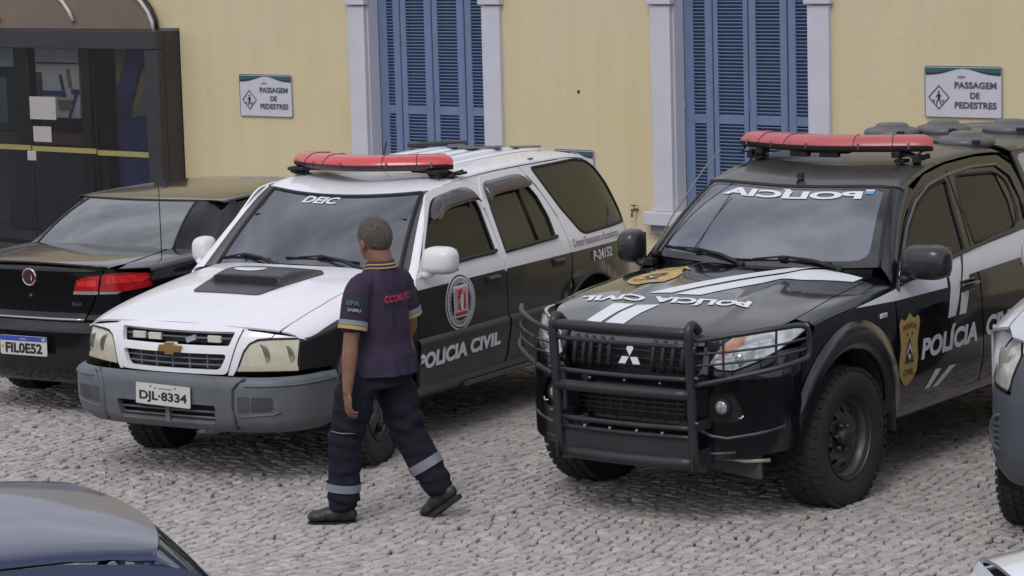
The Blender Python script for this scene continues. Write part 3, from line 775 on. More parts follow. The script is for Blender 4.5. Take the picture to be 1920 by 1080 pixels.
def plate(parent, name, c, nrm_yaw, text, tilt=0, style='old'):
    """licence plate: c centre in car space, faces +x rotated by yaw"""
    o = MB()
    out = rnd([(-.20, -.065), (.20, -.065), (.20, .065), (-.20, .065)], .012)
    Rz = Matrix.Rotation(nrm_yaw, 3, 'Z') @ Matrix.Rotation(tilt, 3, 'X')
    def T(u, v, w): return Vector(c) + Rz @ Vector((w, u, v))
    o.prism(out, T, .003); p = o.build(name, PLATEW, parent)
    cen = Vector(c) - Rz @ Vector((1, 0, 0))
    F = lambda u0, v0: (lambda u, v: T(u0 + u, v0 + v, .003))
    if style == 'old':
        MB().tube([T(u, v, .003) for u, v in out], .0025, 5, True).build('border', VGREY, p)
        decal_text('number', p, VBLACK, text, .345, .068, F(-.172, -.052), bold=.03, off=.002, cen=cen)
        for u in (-.09, .09): MB().cyl(T(u, .045, 0), T(u, .045, .006), .005, n=8).build('bolt', VBLACK, p)
        decal_text('city_line', p, VGREY, 'SP   SAO PAULO', .13, .010, F(-.065, .030), off=.002, cen=cen)
    else:
        f = F(0, 0); decal('blue_band', p, VBLUE, rnd([(-.198, .030), (.198, .030), (.198, .063), (-.198, .063)], .01), f, off=.0015, cen=cen)
        decal_text('country', p, PLATEW, 'BRASIL', .05, .011, F(-.025, .040), bold=.02, off=.003, cen=cen)
        decal_text('number', p, VBLACK, text, .315, .070, F(-.155, -.052), bold=.04, off=.002, cen=cen)
        decal('flag', p, mat('flag_pale', (.35, .45, .6), .5), [(.16, .037), (.188, .037), (.188, .056), (.16, .056)], f, off=.003, cen=cen)
        decal('code_mark', p, mat('flag_gold', (.4, .33, .1), .5), [(-.19, -.02), (-.17, -.02), (-.17, .0), (-.19, .0)], f, off=.003, cen=cen)
    return p
def wiper(parent, a, b, piv, nrm):
    a = Vector(a); b = Vector(b); piv = Vector(piv); mid = a.lerp(b, .5); n = Vector(nrm)
    m = MB(); m.tube([a + n * .012, a.lerp(b, .5) + n * .016, b + n * .012], .007, 6)
    m.tube([a.lerp(b, .18) + n * .02, mid + n * .045, a.lerp(b, .82) + n * .02], .006, 6)
    m.box(mid + n * .035, (.03, .05, .02), bev=.004); m.tube([mid + n * .045, mid.lerp(piv, .55) + n * .05, piv + n * .02], [.008, .011, .013], 6)
    m.cyl(piv - n * .01, piv + n * .035, .02, n=10)
    return m.build('wiper', TRIM, parent)
def lightbar(parent, name, xc, z, half, sweep, depth, hgt, mlens, mbase, legs, bumpup=0):
    """swept light bar, concave backwards"""
    t = empty(name, (xc, 0, z)); t.parent = parent
    def ctr(y): r = y / half; return -sweep * abs(r)**1.7
    N = 36; rows = []; rb = []
    for i in range(N + 1):
        y = -half + 2 * half * i / N; e = 1 - max(0, abs(y) / half - .93) / .07; e = .70 + .30 * min(1, e)**.5
        x = ctr(y); d = depth * (.42 + .0 * abs(y)); hh = hgt * e; zz = bumpup * abs(y / half)**3
        sl = math.atan2(sweep * 1.7 * abs(y / half)**.7 / half, 1) * (1 if y > 0 else -1)
        fx = Vector((math.cos(sl), math.sin(sl), 0))
        def pt(o, h_): q = Vector((x, y, zz + h_)) + fx * o; return tuple(q)
        rows.append([pt(d * e, hh * .38), pt(d * .96 * e, hh * .55), pt(d * .62 * e, hh * .92), pt(d * .2, hh * 1.0), pt(-d * .4, hh * .98), pt(-d * .85 * e, hh * .75), pt(-d * e, hh * .38)])
        rb.append([pt(d * e * 1.01, hh * .38), pt(d * .98 * e, hh * .12), pt(d * .8 * e, -.005), pt(-d * .8 * e, -.005), pt(-d * .98 * e, hh * .12), pt(-d * e * 1.01, hh * .38)])
    m = MB().grid(rows); 
    for r_ in (rows[0], rows[-1]): m.bm.faces.new([m.bm.verts.new(p) for p in r_])
    m.build('lens', mlens, t)
    m = MB().grid(rb)
    for r_ in (rb[0], rb[-1]): m.bm.faces.new([m.bm.verts.new(p) for p in r_])
    m.build('base', mbase, t)
    for k in (6, 12, 24, 30):
        MB().tube([Vector(p) + Vector((.0, 0, .0015)) for p in rows[k]], .0028, 5).build('lens_joint', mbase, t)
    for y in (-.82, -.48, -.08, .38, .80):
        yy = y * half; sl = math.atan2(sweep * 1.7 * abs(y)**.7 / half, 1) * (1 if y > 0 else -1); fx = Vector((math.cos(sl), math.sin(sl), 0))
        q = Vector((ctr(yy), yy, hgt * .36 + bumpup * abs(y)**3)) + fx * depth * .435
        MB().box(q, (.010, .012, .034), Matrix.Rotation(sl, 3, 'Z')).build('clip', CHROME, t)
    for s in (-1, 1): legs(t, s)
    return t
# ================================================================== white and black patrol car
def suv():
    T = empty('patrol_suv', (-1.552, 16.442, 0), rad(-120.37))
    tag(T, 'white and black police patrol car with red light bar and white hood behind the man', 'police car')
    B = Body([(.86, .66), (.78, .715), (.70, .762), (.62, .792), (.45, .825), (.2, .847), (0, .856), (-.5, .865), (-2.4, .865), (-3.0, .850), (-3.25, .82), (-3.45, .76)],
             [(.25, -.07), (.40, -.035), (.55, -.006), (.68, .0), (.9, .0), (1.04, -.006)], 1.04, .42,
             arches=((0, .37, 0, .50, .022), (-2.66, .39, 0, .525, .026)), p=2.5)
    hood = B.sec([(.90, .79), (.78, .815), (.6, .845), (.3, .875), (0, .905), (-.3, .94), (-.6, .985)], [(.90, .925), (.82, .948), (.72, .975), (.55, 1.015), (.3, 1.065), (0, 1.108), (-.3, 1.14), (-.5, 1.155)])
    H = top(hood)
    drop = lambda y: .37 * abs(y)**2.25
    fx0 = pchip([(.40, .91), (.675, .905), (.80, .893), (.88, .868), (.93, .835), (.96, .80)])
    F = lambda y, z: (fx0(z) - drop(y), y, z)
    def hf(y): return fx0(.955 - .12 * abs(y)**1.6) - drop(y)     # hood front edge
    # ---- hood
    hr = lambda y: -.345 - .13 * (y / .65)**2
    ysd = pchip([(-.50, .665), (-.2, .655), (.1, .655), (.35, .668), (.52, .668), (.72, .66)])   # hood side gap
    L_ = [(x, ysd(x)) for x in np.linspace(-.47, .64, 14)]
    front = [(hf(y), y) for y in np.linspace(.655, -.655, 27)]
    out = L_ + front + [(x, -y) for x, y in reversed(L_)] + [(hr(y), y) for y in np.linspace(-.65, .65, 13)]
    panel('hood', T, WHITE, out, H, h=.06)
    # nose of the hood wrapping down to the lamps
    def nose(name, m, poly, **k): return panel(name, T, m, poly, F, **k)
    zt_ = lambda y: .955 - .12 * abs(y)**1.6
    hlt = [(.44, .70), (.475, .80), (.50, .845), (.54, .868), (.62, .874), (.775, .876), (.785, .685), (.42, .672)]    # head lamp opening
    gfo = rnd([(-.452, .945), (.452, .945), (.378, .668), (-.378, .668)], .03)
    g1 = rnd([(-.408, .908), (.408, .908), (.385, .832), (-.385, .832)], .012); g2 = rnd([(-.378, .785), (.378, .785), (.335, .694), (-.335, .694)], .03)
    yy = np.linspace(-.63, .63, 31)
    top_ = [(y, zt_(y)) for y in yy]
    nz_ = top_ + [(.60, .878), (.54, .872), (.50, .850), (.472, .80), (.437, .70), (.415, .668), (.385, .662), (.462, .955), (-.462, .955)]
    # upper lip over the grille and the two white webs beside it
    nose('hood_nose', WHITE, [(y, zt_(y)) for y in np.linspace(-.47, .47, 21)] + [(.47, .951), (-.47, .951)], h=.03, thick=.01)
    for s in (1, -1):
        web = [(.475, zt_(.475)), (.52, zt_(.52)), (.58, zt_(.58)), (.625, zt_(.625)), (.615, .880), (.54, .873), (.50, .850), (.470, .80), (.436, .70), (.412, .662), (.383, .664), (.458, .938)]
        nose('nose_web', WHITE, [(y * s, z) for y, z in web], h=.04)
    gr = nose('grille_frame', WHITE, gfo, holes=[g1, g2], h=.04, thick=.03, off=.006)
    m = MB()
    for s in (0, 1):
        g = (g1, g2)[s]; m.bm.faces.new([m.bm.verts.new((F(y, z)[0] - .045, y, z)) for y, z in g])
    m.build('grille_backing', mat('grille_dark', (.012, .014, .018), .5), T)
    for (x0, z) in ((.39, .870), (.355, .752), (.345, .718)):
        m = MB(); m.tube([(F(y, z)[0] - .025, y, z) for y in np.linspace(-x0, x0, 9)], .006, 6); m.build('grille_slat', GREYP, T)
    for y in (-.24, -.12, 0, .12, .24): MB().box((F(y, .74)[0] - .03, y, .74), (.02, .008, .085)).build('grille_rib', GREYP, T)
    for y in (-.27, -.145, .115, .275):
        if y == .115: MB().box((F(y, .865)[0] - .03, y, .862), (.02, .07, .030), Matrix.Rotation(.35, 3, 'X')).build('grille_strobe', mat('strobe_grey', (.32, .33, .36), .3), T)
        else: MB().box((F(y, .868)[0] - .022, y, .866), (.02, .092, .040), bev=.004).build('grille_strobe', mat('strobe_cream', (.55, .54, .48), .3), T)
    # emblem (bow tie)
    bt = [(-.085, -.020), (-.032, -.020), (-.028, -.036), (.032, -.036), (.036, -.020), (.075, -.020), (.088, .020), (.034, .020), (.030, .036), (-.030, .036), (-.036, .020), (-.070, .020)]
    MB().prism(bt, lambda u, v, w: (F(0, .81)[0] + .008 + w, u, .808 + v), .018).build('emblem', GOLD, T, bevel=.003)
    decal('bar_sticker', T, VWHITE, [(-.03, .828), (.05, .828), (.05, .842), (-.03, .842)], F, off=.009)
    # head lamps
    for s in (1, -1):
        lo = rnd([(y * s, z) for y, z in [(.432, .684), (.470, .80), (.500, .846), (.545, .866), (.62, .871), (.765, .872), (.772, .688)]], .012)
        hl = panel('headlight', T, LENS, lo, lambda y, z: (F(y, z)[0] - .006, y, z), h=.05, thick=.02)
        frame_loop('lamp_seal', hl, TRIM, lo, lambda y, z: (F(y, z)[0] - .004, y, z), .006)
        for (yy_, zz_, rr) in ((.555, .780, .066), (.685, .780, .062)):
            MB().lathe([(rr, .0), (rr * .8, .0015), (.001, .002)], 'x', (F(yy_ + .02, zz_)[0] - .012, yy_ * s, zz_), 20).build('reflector', mat('lamp_reflector', (.50, .48, .40), .12, metal=.8, var=.35, vs=24), hl)
        panel('indicator_strip', hl, mat('indicator_cream', (.50, .44, .32), .3, var=.1), [(y * s, z) for y, z in [(.44, .688), (.448, .712), (.765, .716), (.768, .690)]], lambda y, z: (F(y, z)[0] + .002, y, z), h=.06, thick=.004)
    # ---- fenders (white above, black below)
    RA = .435
    arch = lambda xc, zc, R, z0: [(xc + R * math.cos(a), zc + R * math.sin(a)) for a in np.linspace(math.asin((z0 - zc) / R), PI - math.asin((z0 - zc) / R), 26)]
    cs = lambda pts: [(x, tz(hood, x, z)) for x, z in pts]
    cy = lambda pts: [(x, ty(hood, x, y)) for x, y in pts]
    zbw = pchip([(.80, .862), (.62, .872), (.45, .915), (.30, .945), (.0, .975), (-.45, 1.000)])
    def zof(x, t): return hood(x, t)[2]
    def bwt(x):
        a = zbw(x); zs = hood.zs(x)
        if a <= zs: return 1 + zs - a
        r = (a - zs) / (hood.zc(x) - zs); return 2 / PI * math.acos(min(1, r)**(hood.p / 2))
    a_ = arch(0, .37, RA, .42)
    # front edge of the fender follows the lamp's outer edge on the face
    fe = []
    for z in (.69, .75, .80, .86): fe.append((F(.79, z)[0] + .015, z))
    zl = [(hf(.66) - .005, .66), (hf(.72) - .01, .72)]
    fo = cy([(x, ysd(x) + .007) for x in np.linspace(-.47, .62, 14)]) + cy([(hf(.668), .668), (hf(.70), .70), (hf(.745), .745)]) + cs([(fe[3][0], .855), (fe[2][0], .80), (fe[1][0], .75), (fe[0][0], .69), (.44, .68)]) + cs([(x, z) for x, z in a_ if z > .42 and x > -.43][0:]) + cs([(-.425, .36), (-.445, .7), (-.445, .93)])
    # arch points run front to back already
    fend = []
    sp = [(x, bwt(x)) for x in np.linspace(-.60, .85, 24)]
    both('front_fender', T, [WHITE, BLACKV], fo, hood, splits=[[(x, t) for x, t in sp if -.42 < x < .60]], matf=lambda u, v: 1 if v > bwt(u) else 0, h=.05)
    for s in (1, -1):   # lamp-side filler on the face
        pf = [(.60, .884), (.64, zt_(.64)), (.70, zt_(.70)), (.745, zt_(.745) - .01), (.79, .86), (.785, .885), (.775, .880), (.62, .880)]
        nose('lamp_brow', WHITE, [(y * s, z) for y, z in [(.632, zt_(.632)), (.69, zt_(.69)), (.745, zt_(.745)), (.80, .862), (.775, .878), (.62, .878)]], h=.04)
    # ---- doors, quarter, lower cladding
    bwz = lambda x: 1.004 + .004 * (-x / 3)
    def dmat(u, v): return 1 if v < bwz(u) else 0
    SP = [[(x, bwz(x)) for x in np.linspace(-3.6, -.3, 60)]]
    spl = lambda a, b: [[(x, bwz(x)) for x in np.linspace(a, b, 16)]]
    zr = pchip([(-.55, 1.14), (-.70, 1.30), (-.90, 1.485), (-1.02, 1.545), (-1.25, 1.585), (-2.0, 1.608), (-2.8, 1.605), (-3.05, 1.575)])   # top edge of the side
    fw_ = rnd([(-.60, 1.125), (-.70, 1.235), (-.955, 1.500), (-1.10, 1.520), (-1.40, 1.530), (-1.475, 1.42), (-1.465, 1.115)], [.02, .02, .06, .02, .07, .05, .02])
    rw_ = rnd([(-1.59, 1.112), (-1.605, 1.36), (-1.635, 1.545), (-2.09, 1.553), (-2.22, 1.40), (-2.265, 1.26), (-2.262, 1.125)], [.02, .02, .05, .08, .03, .03, .03])
    g_f = rnd([(-.455, .42), (-.455, 1.06), (-.62, 1.165), (-.92, 1.548), (-1.06, 1.572), (-1.46, 1.580), (-1.525, 1.40), (-1.530, 1.05), (-1.53, .42)], [.03, .03, .02, .05, .02, .06, .05, 0, .03], 5)
    g_r = rnd([(-1.542, .42), (-1.542, 1.05), (-1.550, 1.45), (-1.60, 1.588), (-2.13, 1.595), (-2.26, 1.46), (-2.375, 1.25), (-2.415, 1.04), (-2.385, .83), (-2.24, .60), (-2.12, .42)], [.03, 0, .05, .05, .09, .1, .08, .1, .05, .1, .03], 5)
    both('front_door', T, [WHITE, BLACKV], g_f, B.side, holes=[fw_], splits=spl(-.47, -1.52), matf=dmat, h=.06)
    both('rear_door', T, [WHITE, BLACKV], g_r, B.side, holes=[rw_], splits=spl(-1.55, -2.40), matf=dmat, h=.06)
    ar = arch(-2.66, .39, .45, .45)
    xe = pchip([(.40, -3.36), (.9, -3.38), (1.12, -3.37), (1.30, -3.335), (1.42, -3.28), (1.52, -3.16), (1.565, -3.05)])
    q_ = [(-1.0 * 0 + x, z) for x, z in [(xe(.45), .45), (xe(.9), .9), (xe(1.12), 1.12), (xe(1.30), 1.30), (xe(1.42), 1.42), (xe(1.52), 1.52), (xe(1.565), 1.565), (-2.8, 1.60), (-2.15, 1.603), (-2.275, 1.465), (-2.39, 1.255), (-2.428, 1.04), (-2.40, .84)]] + [(x, z) for x, z in ar if x < -2.30]
    # arch part: from front top to rear bottom
    arf = [(x, z) for x, z in ar if x < -2.36]
    qo = [(x, z) for x, z in [(xe(.45), .45), (xe(.9), .9), (xe(1.12), 1.12), (xe(1.30), 1.30), (xe(1.42), 1.42), (xe(1.52), 1.52), (xe(1.565), 1.565), (-2.8, 1.60), (-2.15, 1.603), (-2.275, 1.465), (-2.39, 1.255), (-2.428, 1.04), (-2.40, .84)]] + arf
    qw = rnd([(-2.285, 1.583), (-2.46, 1.30), (-2.61, 1.125), (-2.68, 1.108), (-3.335, 1.118), (-3.34, 1.20), (-3.27, 1.38), (-3.17, 1.50), (-3.06, 1.562), (-2.9, 1.585)], [.015, .03, .05, .02, .03, .05, .05, .05, .05, .02])
    both('rear_quarter', T, [WHITE, BLACKV], qo, B.side, holes=[qw], splits=spl(-2.42, -3.36), matf=dmat, h=.06)
    bz = [(x, zr(x)) for x in np.linspace(-.97, -3.02, 16)] + [(-2.3, 1.50), (-2.12, 1.575), (-1.62, 1.565), (-1.57, 1.40), (-1.50, 1.40), (-1.42, 1.55), (-1.06, 1.545)]
    both('roof_rail', T, WHITE, bz, B.side, h=.06, off=-.005)
    # glass
    for mirror in (False, True):
        panel('side_window', T, GLASS, fw_, lambda x, z: (x, B.S(x, z) - .012, z), mirror=mirror, thick=0, h=.08)
        w2 = panel('side_window', T, GLASSB, rw_, lambda x, z: (x, B.S(x, z) - .012, z), mirror=mirror, thick=0, h=.08)
        tubeobj('window_divider', w2, TRIM, [((x), (B.S(x, z) - .008) * (-1 if mirror else 1), z) for x, z in ((-2.015, 1.54), (-2.03, 1.4), (-2.035, 1.12))], .012, 6)
        panel('quarter_window', T, GLASSB, qw, lambda x, z: (x, B.S(x, z) - .002, z), mirror=mirror, thick=0, h=.08)
        for o_ in (fw_, rw_, qw): frame_loop('window_seal', T, TRIM, o_, B.side, .009 if o_ is not qw else .011, mirror=mirror, n=6, off=-.003)
        s = -1 if mirror else 1
        # belt strip under the windows
        for (x0, x1, z) in ((-.70, -1.47, 1.112), (-1.585, -2.27, 1.112)):
            MB().tube([(x, s * (B.S(x, z) + .002), z + .004 * k) for k, x in enumerate(np.linspace(x0, x1, 6))], .014, 6).build('belt_strip', DARKP, T)
        # rain visors
        for pts in ([(-.86, 1.405), (-.93, 1.475), (-1.05, 1.525), (-1.40, 1.545), (-1.47, 1.46)], [(-1.60, 1.44), (-1.622, 1.545), (-1.75, 1.560), (-2.08, 1.565), (-2.155, 1.51)]):
            A = [(x, B.S(x, z) + .012, z) for x, z in pts]; x0 = pts[0][0]
            lowz = [pts[0][1] - .015] + [z - .085 for x, z in pts[1:-1]] + [pts[-1][1] - .02]
            Bq = [(x + (.01 if i == 0 else 0), B.S(x, zz) + .045, zz) for i, ((x, z), zz) in enumerate(zip(pts, lowz))]
            strip('rain_visor', T, mat('smoked_visor', (.045, .036, .042), .12, coat=.6, var=.2), catmull(A, 4), catmull(Bq, 4), .012, mirror=mirror, thick=.003)
        # cladding moulding along the doors
        for (a, b) in ((-.44, -1.525), (-1.545, -2.30)):
            rows = []
            for x in np.linspace(a, b, 14):
                y = B.S(x, .6)
                prof = [(.703, .0), (.690, .020), (.660, .024), (.60, .016), (.45, .010), (.40, .0), (.36, -.03)]
                rows.append([(x, s * (B.S(x, z) + d), z) for z, d in prof])
            MB().grid(rows).build('door_cladding', mat('cladding_grey_black', (.030, .031, .033), .42, var=.15, dust=.5, dustz=.5), T)
        rows = [[(x, s * (B.S(x, z) - dd), z) for z, dd in ((.43, .01), (.36, .0), (.31, .03), (.30, .12))] for x in np.linspace(-.42, -2.28, 10)]
        MB().grid(rows).build('rocker_panel', BLACKV, T)
        # wheel arch lips and fuel flap
        tubeobj('arch_lip', T, DARKP, [(x, s * (B.S(x, z) + .004), z) for x, z in arch(0, .37, RA, .42)], .014, 8)
        tubeobj('arch_lip', T, DARKP, [(x, s * (B.S(x, z) + .002), z) for x, z in arch(-2.66, .39, .452, .45)], .012, 8)
        # handles
        for (x, z) in ((-1.36, .962), (-2.22, .968)):
            k = MB(); k.box((x, s * (B.S(x, z) + .004), z), (.15, .016, .055), bev=.006); h_ = k.build('door_handle', DARKP, T)
            MB().box((x, s * (B.S(x, z) + .020), z + .012), (.12, .018, .018), bev=.006).build('lever', mat('lever_grey', (.09, .09, .095), .4), h_)
        m_ = mirror_obj(T, (-.56 if s > 0 else -.64, s * (.975 if s > 0 else .865), 1.185 if s > 0 else 1.175), (.095, .115 if s > 0 else .07, .085), mat('white_mirror', (.66, .66, .68), .35, var=.02), [(-.56, s * .82, 1.085), (-.55, s * (.89 if s > 0 else .84), 1.095), (-.55, s * (.94 if s > 0 else .86), 1.12)], WHITE)
        sail = [(-.50, 1.075), (-.58, 1.155), (-.69, 1.235), (-.70, 1.105), (-.62, 1.08)]
        panel('mirror_sail', T, WHITE, sail, lambda x, z: (x, B.S(x, z) + .004, z), mirror=mirror, h=.05)
    # ---- roof
    roof = B.sec([(-.80, 1.462), (-.92, 1.505), (-1.02, 1.548), (-1.25, 1.586), (-2.0, 1.610), (-2.8, 1.607), (-3.05, 1.577), (-3.2, 1.53)], [(-.80, 1.49), (-.92, 1.53), (-1.1, 1.585), (-1.35, 1.628), (-1.8, 1.662), (-2.4, 1.673), (-2.9, 1.652), (-3.2, 1.60)], 2.4)
    Rf = top(roof)
    wt = lambda y: -.915 - .115 * (y / .6)**2       # windshield top edge x
    yr = lambda x: roof.body.S(x, roof.zs(x)) * .9995
    ro = [(wt(y), y) for y in np.linspace(-.585, .585, 17)] + [(x, yr(x)) for x in np.linspace(-1.05, -3.05, 18)] + [(-3.14, .5), (-3.19, .25), (-3.2, 0), (-3.19, -.25), (-3.14, -.5)] + [(x, -yr(x)) for x in np.linspace(-3.05, -1.05, 18)]
    panel('roof', T, WHITE, ro, Rf, h=.07)
    for k in range(-2, 3):
        y = k * .17
        MB().grid([[(x, y + dy, Rf(x, y)[2] + dz * min(1, (x + 3.0) * 5, (-1.55 - x) * 5)) for dy, dz in ((-.045, .0), (-.03, .011), (.03, .011), (.045, 0))] for x in np.linspace(-1.57, -2.98, 22)]).build('roof_rib', WHITE, T)
    for (x, y, w_, l_) in ((-2.55, .08, .16, .30), (-2.72, -.22, .3, .12), (-2.86, .26, .10, .22), (-2.6, -.1, .12, .18)):
        MB().box((x, y, Rf(x, y)[2] + .018), (w_, l_, .006), Matrix.Rotation(.5, 3, 'Z')).build('roof_marking', mat('faded_roof_mark', (.07, .08, .10), .5), T)
    MB().box((-2.80, -.42, Rf(-2.8, -.42)[2] + .035), (.08, .42, .03), Matrix.Rotation(.62, 3, 'Z'), bev=.01).build('roof_fin', DARKP, T)
    for (x, y) in ((-1.36, .60), (-2.36, .585)): MB().box((x, y, Rf(x, y)[2] + .003), (.05, .02, .008), bev=.002).build('roof_plug', GREYP, T)
    tubeobj('aerial', T, TRIM, [(-1.55, -.08, 1.66), (-1.62, -.08, 1.80)], .006, 6)
    # ---- windshield
    yt, yb = .572, .700
    wb = lambda s: (-.415 - .115 * s * s, yb * s, 1.140 - .046 * s * s)
    def wtp(s): y = yt * s; q = Rf(wt(y), y); return (q[0] + .004, y, q[2] - .012)
    def WS(s, v):
        a = Vector(wb(s)); b = Vector(wtp(s)); p = a.lerp(b, v); k = .022 * 4 * v * (1 - v); return (p.x + k * .6, p.y, p.z + k * .8)
    panel('windshield', T, GLASSW, rnd([(-.985, 0), (.985, 0), (.985, 1), (-.985, 1)], [.03, .03, .05, .05]), WS, h=.10, thick=0)
    # black seal round the screen
    ed = [WS(-.985, v) for v in np.linspace(0, 1, 8)] + [WS(s, .995) for s in np.linspace(-.97, .97, 12)] + [WS(.985, v) for v in np.linspace(1, 0, 8)]
    tubeobj('windshield_seal', T, TRIM, ed, .013, 6)
    dv = lambda a, b: (lambda u, v: WS(a + u / .62, b + v / .75))
    decal_text('deic_lettering', T, VWHITE, 'DEIC', .30, .085, dv(-.42, .855), bold=.035, shear=.25, off=.004)
    # pillars
    for mirror in (False, True):
        A = [WS(1.0, v) for v in np.linspace(0, 1, 9)]
        bx = [(-.46, 1.06), (-.545, 1.13), (-.63, 1.215), (-.71, 1.295), (-.79, 1.375), (-.87, 1.452), (-.945, 1.52), (-1.0, 1.545), (-1.04, 1.556)]
        Bp = [(x, B.S(x, z), z) for x, z in bx]
        M1 = [tuple(Vector(a).lerp(Vector(b), .42) + Vector((.01, .012, .006))) for a, b in zip(A, Bp)]
        strip('pillar_trim', T, mat('pillar_trim_grey', (.06, .055, .06), .4), A, M1, .006, mirror=mirror)
        strip('windshield_pillar', T, WHITE, M1, Bp, .010, mirror=mirror)
    # cowl and cowl sides
    cw = [[(hr(y) + .012, y, H(hr(y) + .01, y)[2] - .012) for y in np.linspace(-.66, .66, 15)], [(wb(y / .7)[0] - .02, y * 1.04, wb(y / .7)[2] - .006) for y in np.linspace(-.66, .66, 15)]]
    MB().grid(cw).build('cowl', DARKP, T)
    for mirror in (False, True):
        panel('cowl_corner', T, WHITE, [(-.455, ty(hood, -.455, .672)), (-.455, tz(hood, -.455, .93)), (-.50, tz(hood, -.50, .93)), (-.55, 1.0), (-.60, ty(hood, -.6, .80)), (-.53, ty(hood, -.53, .70)), (-.49, ty(hood, -.49, .672))], hood, h=.04, mirror=mirror, off=-.002)
    # wipers
    n_ = (.35, 0, .85)
    def wp(s, v, o=0): return Vector(WS(s, v))
    wiper(T, wp(-.97, .075), wp(-.32, .035), (-.37, -.12, 1.12), n_)
    wiper(T, wp(-.14, .06), wp(.62, .055), (-.42, .52, 1.10), n_)
    # ---- hood scoop
    SCM = mat('scoop_black', (.022, .022, .024), .4, var=.25, vs=10, rvar=.1)
    so = rnd([(.345, -.245), (.345, .245), (-.19, .365), (-.25, .30), (-.26, -.30), (-.19, -.365)], [.04, .04, .03, .03, .03, .03])
    def sc2(x, y):
        z = H(x, y)[2]
        k = min(1, max(0, (.285 + .16 * max(0, .12 - x) - abs(y)) / .06)); k = k * k * (3 - 2 * k)
        f = min(1, max(0, (.135 - x) / .02)); r = min(1, max(0, (x + .25) / .22))
        return (x, y, z + .006 + .040 * k * f * r**.8)
    hs = panel('hood_scoop', T, SCM, so, sc2, h=.022, thick=.006)
    vs_ = [[(.139, y, H(.14, y)[2] + .008) for y in np.linspace(-.235, .235, 9)], [(.128, y, H(.13, y)[2] + .043) for y in np.linspace(-.235, .235, 9)]]
    MB().grid(vs_).build('scoop_mouth', mat('mesh_black', (.003, .003, .004), .6, var=.9, vs=300), hs)
    m = MB()
    for j in range(3):
        for i in range(22): m.box((.139 - .003 * j, -.215 + i * .0205 + .010 * (j % 2), H(.14, -.215 + i * .0205)[2] + .018 + j * .012), (.004, .009, .004))
    m.build('scoop_mesh', mat('mesh_grey', (.03, .03, .034), .5), hs)['kind'] = 'stuff'
    ov = decal('scoop_sticker', hs, VWHITE, ell(-.035, -.075, .062, .115, 26), sc2, off=.003, h=.03)
    decal_text('sticker_print', hs, VGREY, 'policia', .13, .022, lambda u, v: sc2(-.045 - v, -.14 + u), off=.005)
    # washer jets
    # ---- bumper
    dz = pchip([(.33, .10), (.36, .045), (.42, .012), (.52, .0), (.60, .0), (.635, .004), (.655, .02), (.668, .075)])
    W_ = wrap(.30, .675, .870, 3.8, dz); WY = yz(W_)
    def bp(name, m, pts, holes=(), **k): return panel(name, T, m, [(W_.ph(y), z) for y, z in pts], W_, holes=[[(W_.ph(y), z) for y, z in q] for q in holes], **k)
    e = 1.52
    side = [(-e, .42), (-e, .64)]
    bo = [(-e, .36)] + [(-e, .66)] + [(a, .664) for a in np.linspace(-1.4, 1.4, 30)] + [(e, .66), (e, .36)] + [(a, .335) for a in np.linspace(1.4, -1.4, 30)]
    hol = rnd([(-.375, .495), (.335, .495), (.355, .40), (-.33, .375)], .02)
    hol = [(W_.ph(y), z) for y, z in rnd([(-.36, .50), (.36, .50), (.345, .385), (-.345, .385)], .02)]
    bm_ = panel('front_bumper', T, GREYP, bo, W_, holes=[hol], h=.05, thick=.05)
    m = MB(); m.grid([[WY(y, z)[0:1][0] - .07 if False else (WY(y, z)[0] - .07, y, z) for y in np.linspace(-.37, .37, 9)] for z in (.37, .51)]); m.build('air_intake', mat('intake_dark', (.008, .009, .012), .6), bm_)
    for z in (.42, .455): MB().tube([(WY(y, z)[0] - .03, y, z) for y in np.linspace(-.36, .36, 7)], .007, 6).build('intake_bar', GREYP, bm_)
    MB().box((WY(0, .44)[0] - .03, 0, .44), (.03, .03, .12)).build('intake_post', GREYP, bm_)
    for s in (1, -1):
        q_ = [(W_.ph(y * s), z) for y, z in rnd([(.59, .558), (.705, .555), (.70, .478), (.585, .470)], .015)]
        panel('fog_cover', bm_, mat('recess_grey', (.045, .05, .06), .5), q_, W_, h=.05, off=.003, thick=.002)
        q_ = [(W_.ph(y * s), z) for y, z in rnd([(.505, .56), (.58, .56), (.58, .47), (.505, .462)], .015)]
        panel('fog_cover', bm_, mat('recess_darker', (.06, .066, .078), .5), q_, W_, h=.05, off=.002, thick=.002)
    # raised centre section edges of the bumper
    for s in (1, -1):
        MB().tube([(WY(s * y, z)[0] + .002, s * y, z) for y, z in ((.53, .662), (.50, .64), (.47, .60), (.465, .50), (.47, .42), (.47, .36))], .010, 6).build('bumper_crease', GREYP, bm_)
        MB().tube([(WY(s * y, z)[0] - .002, s * y, z) for y, z in ((.545, .655), (.515, .635), (.485, .60), (.48, .50), (.485, .42), (.485, .36))], .004, 5).build('bumper_gap', TRIM, bm_)
        MB().tube([(W_(a, .622)[0] + .002, s * W_(a, .622)[1], .622) for a in np.linspace(W_.ph(.55), 1.5, 14)], .006, 6).build('bumper_line', GREYP, bm_)
        MB().tube([(WY(y, z)[0] + .0, s * y, z) for y, z in ((.50, .435), (.60, .448), (.70, .455), (.74, .47))], .006, 6).build('fog_brow', GREYP, bm_)
    plate(T, 'licence_plate', (.985, 0, .545), 0, 'DJL·8334', tilt=-.03)
    # dark body core, floor, wheels, rear end
    m = MB(); m.box((-1.5, 0, .42), (3.5, 1.30, .26)); m.box((.35, 0, .60), (.75, 1.12, .34)); m.box((-1.8, 0, .78), (2.5, 1.6, .48)); m.build('underbody', DARK, T)
    MB().box((-1.9, 0, 1.15), (2.2, 1.15, .5)).build('cabin_core', DARK, T)
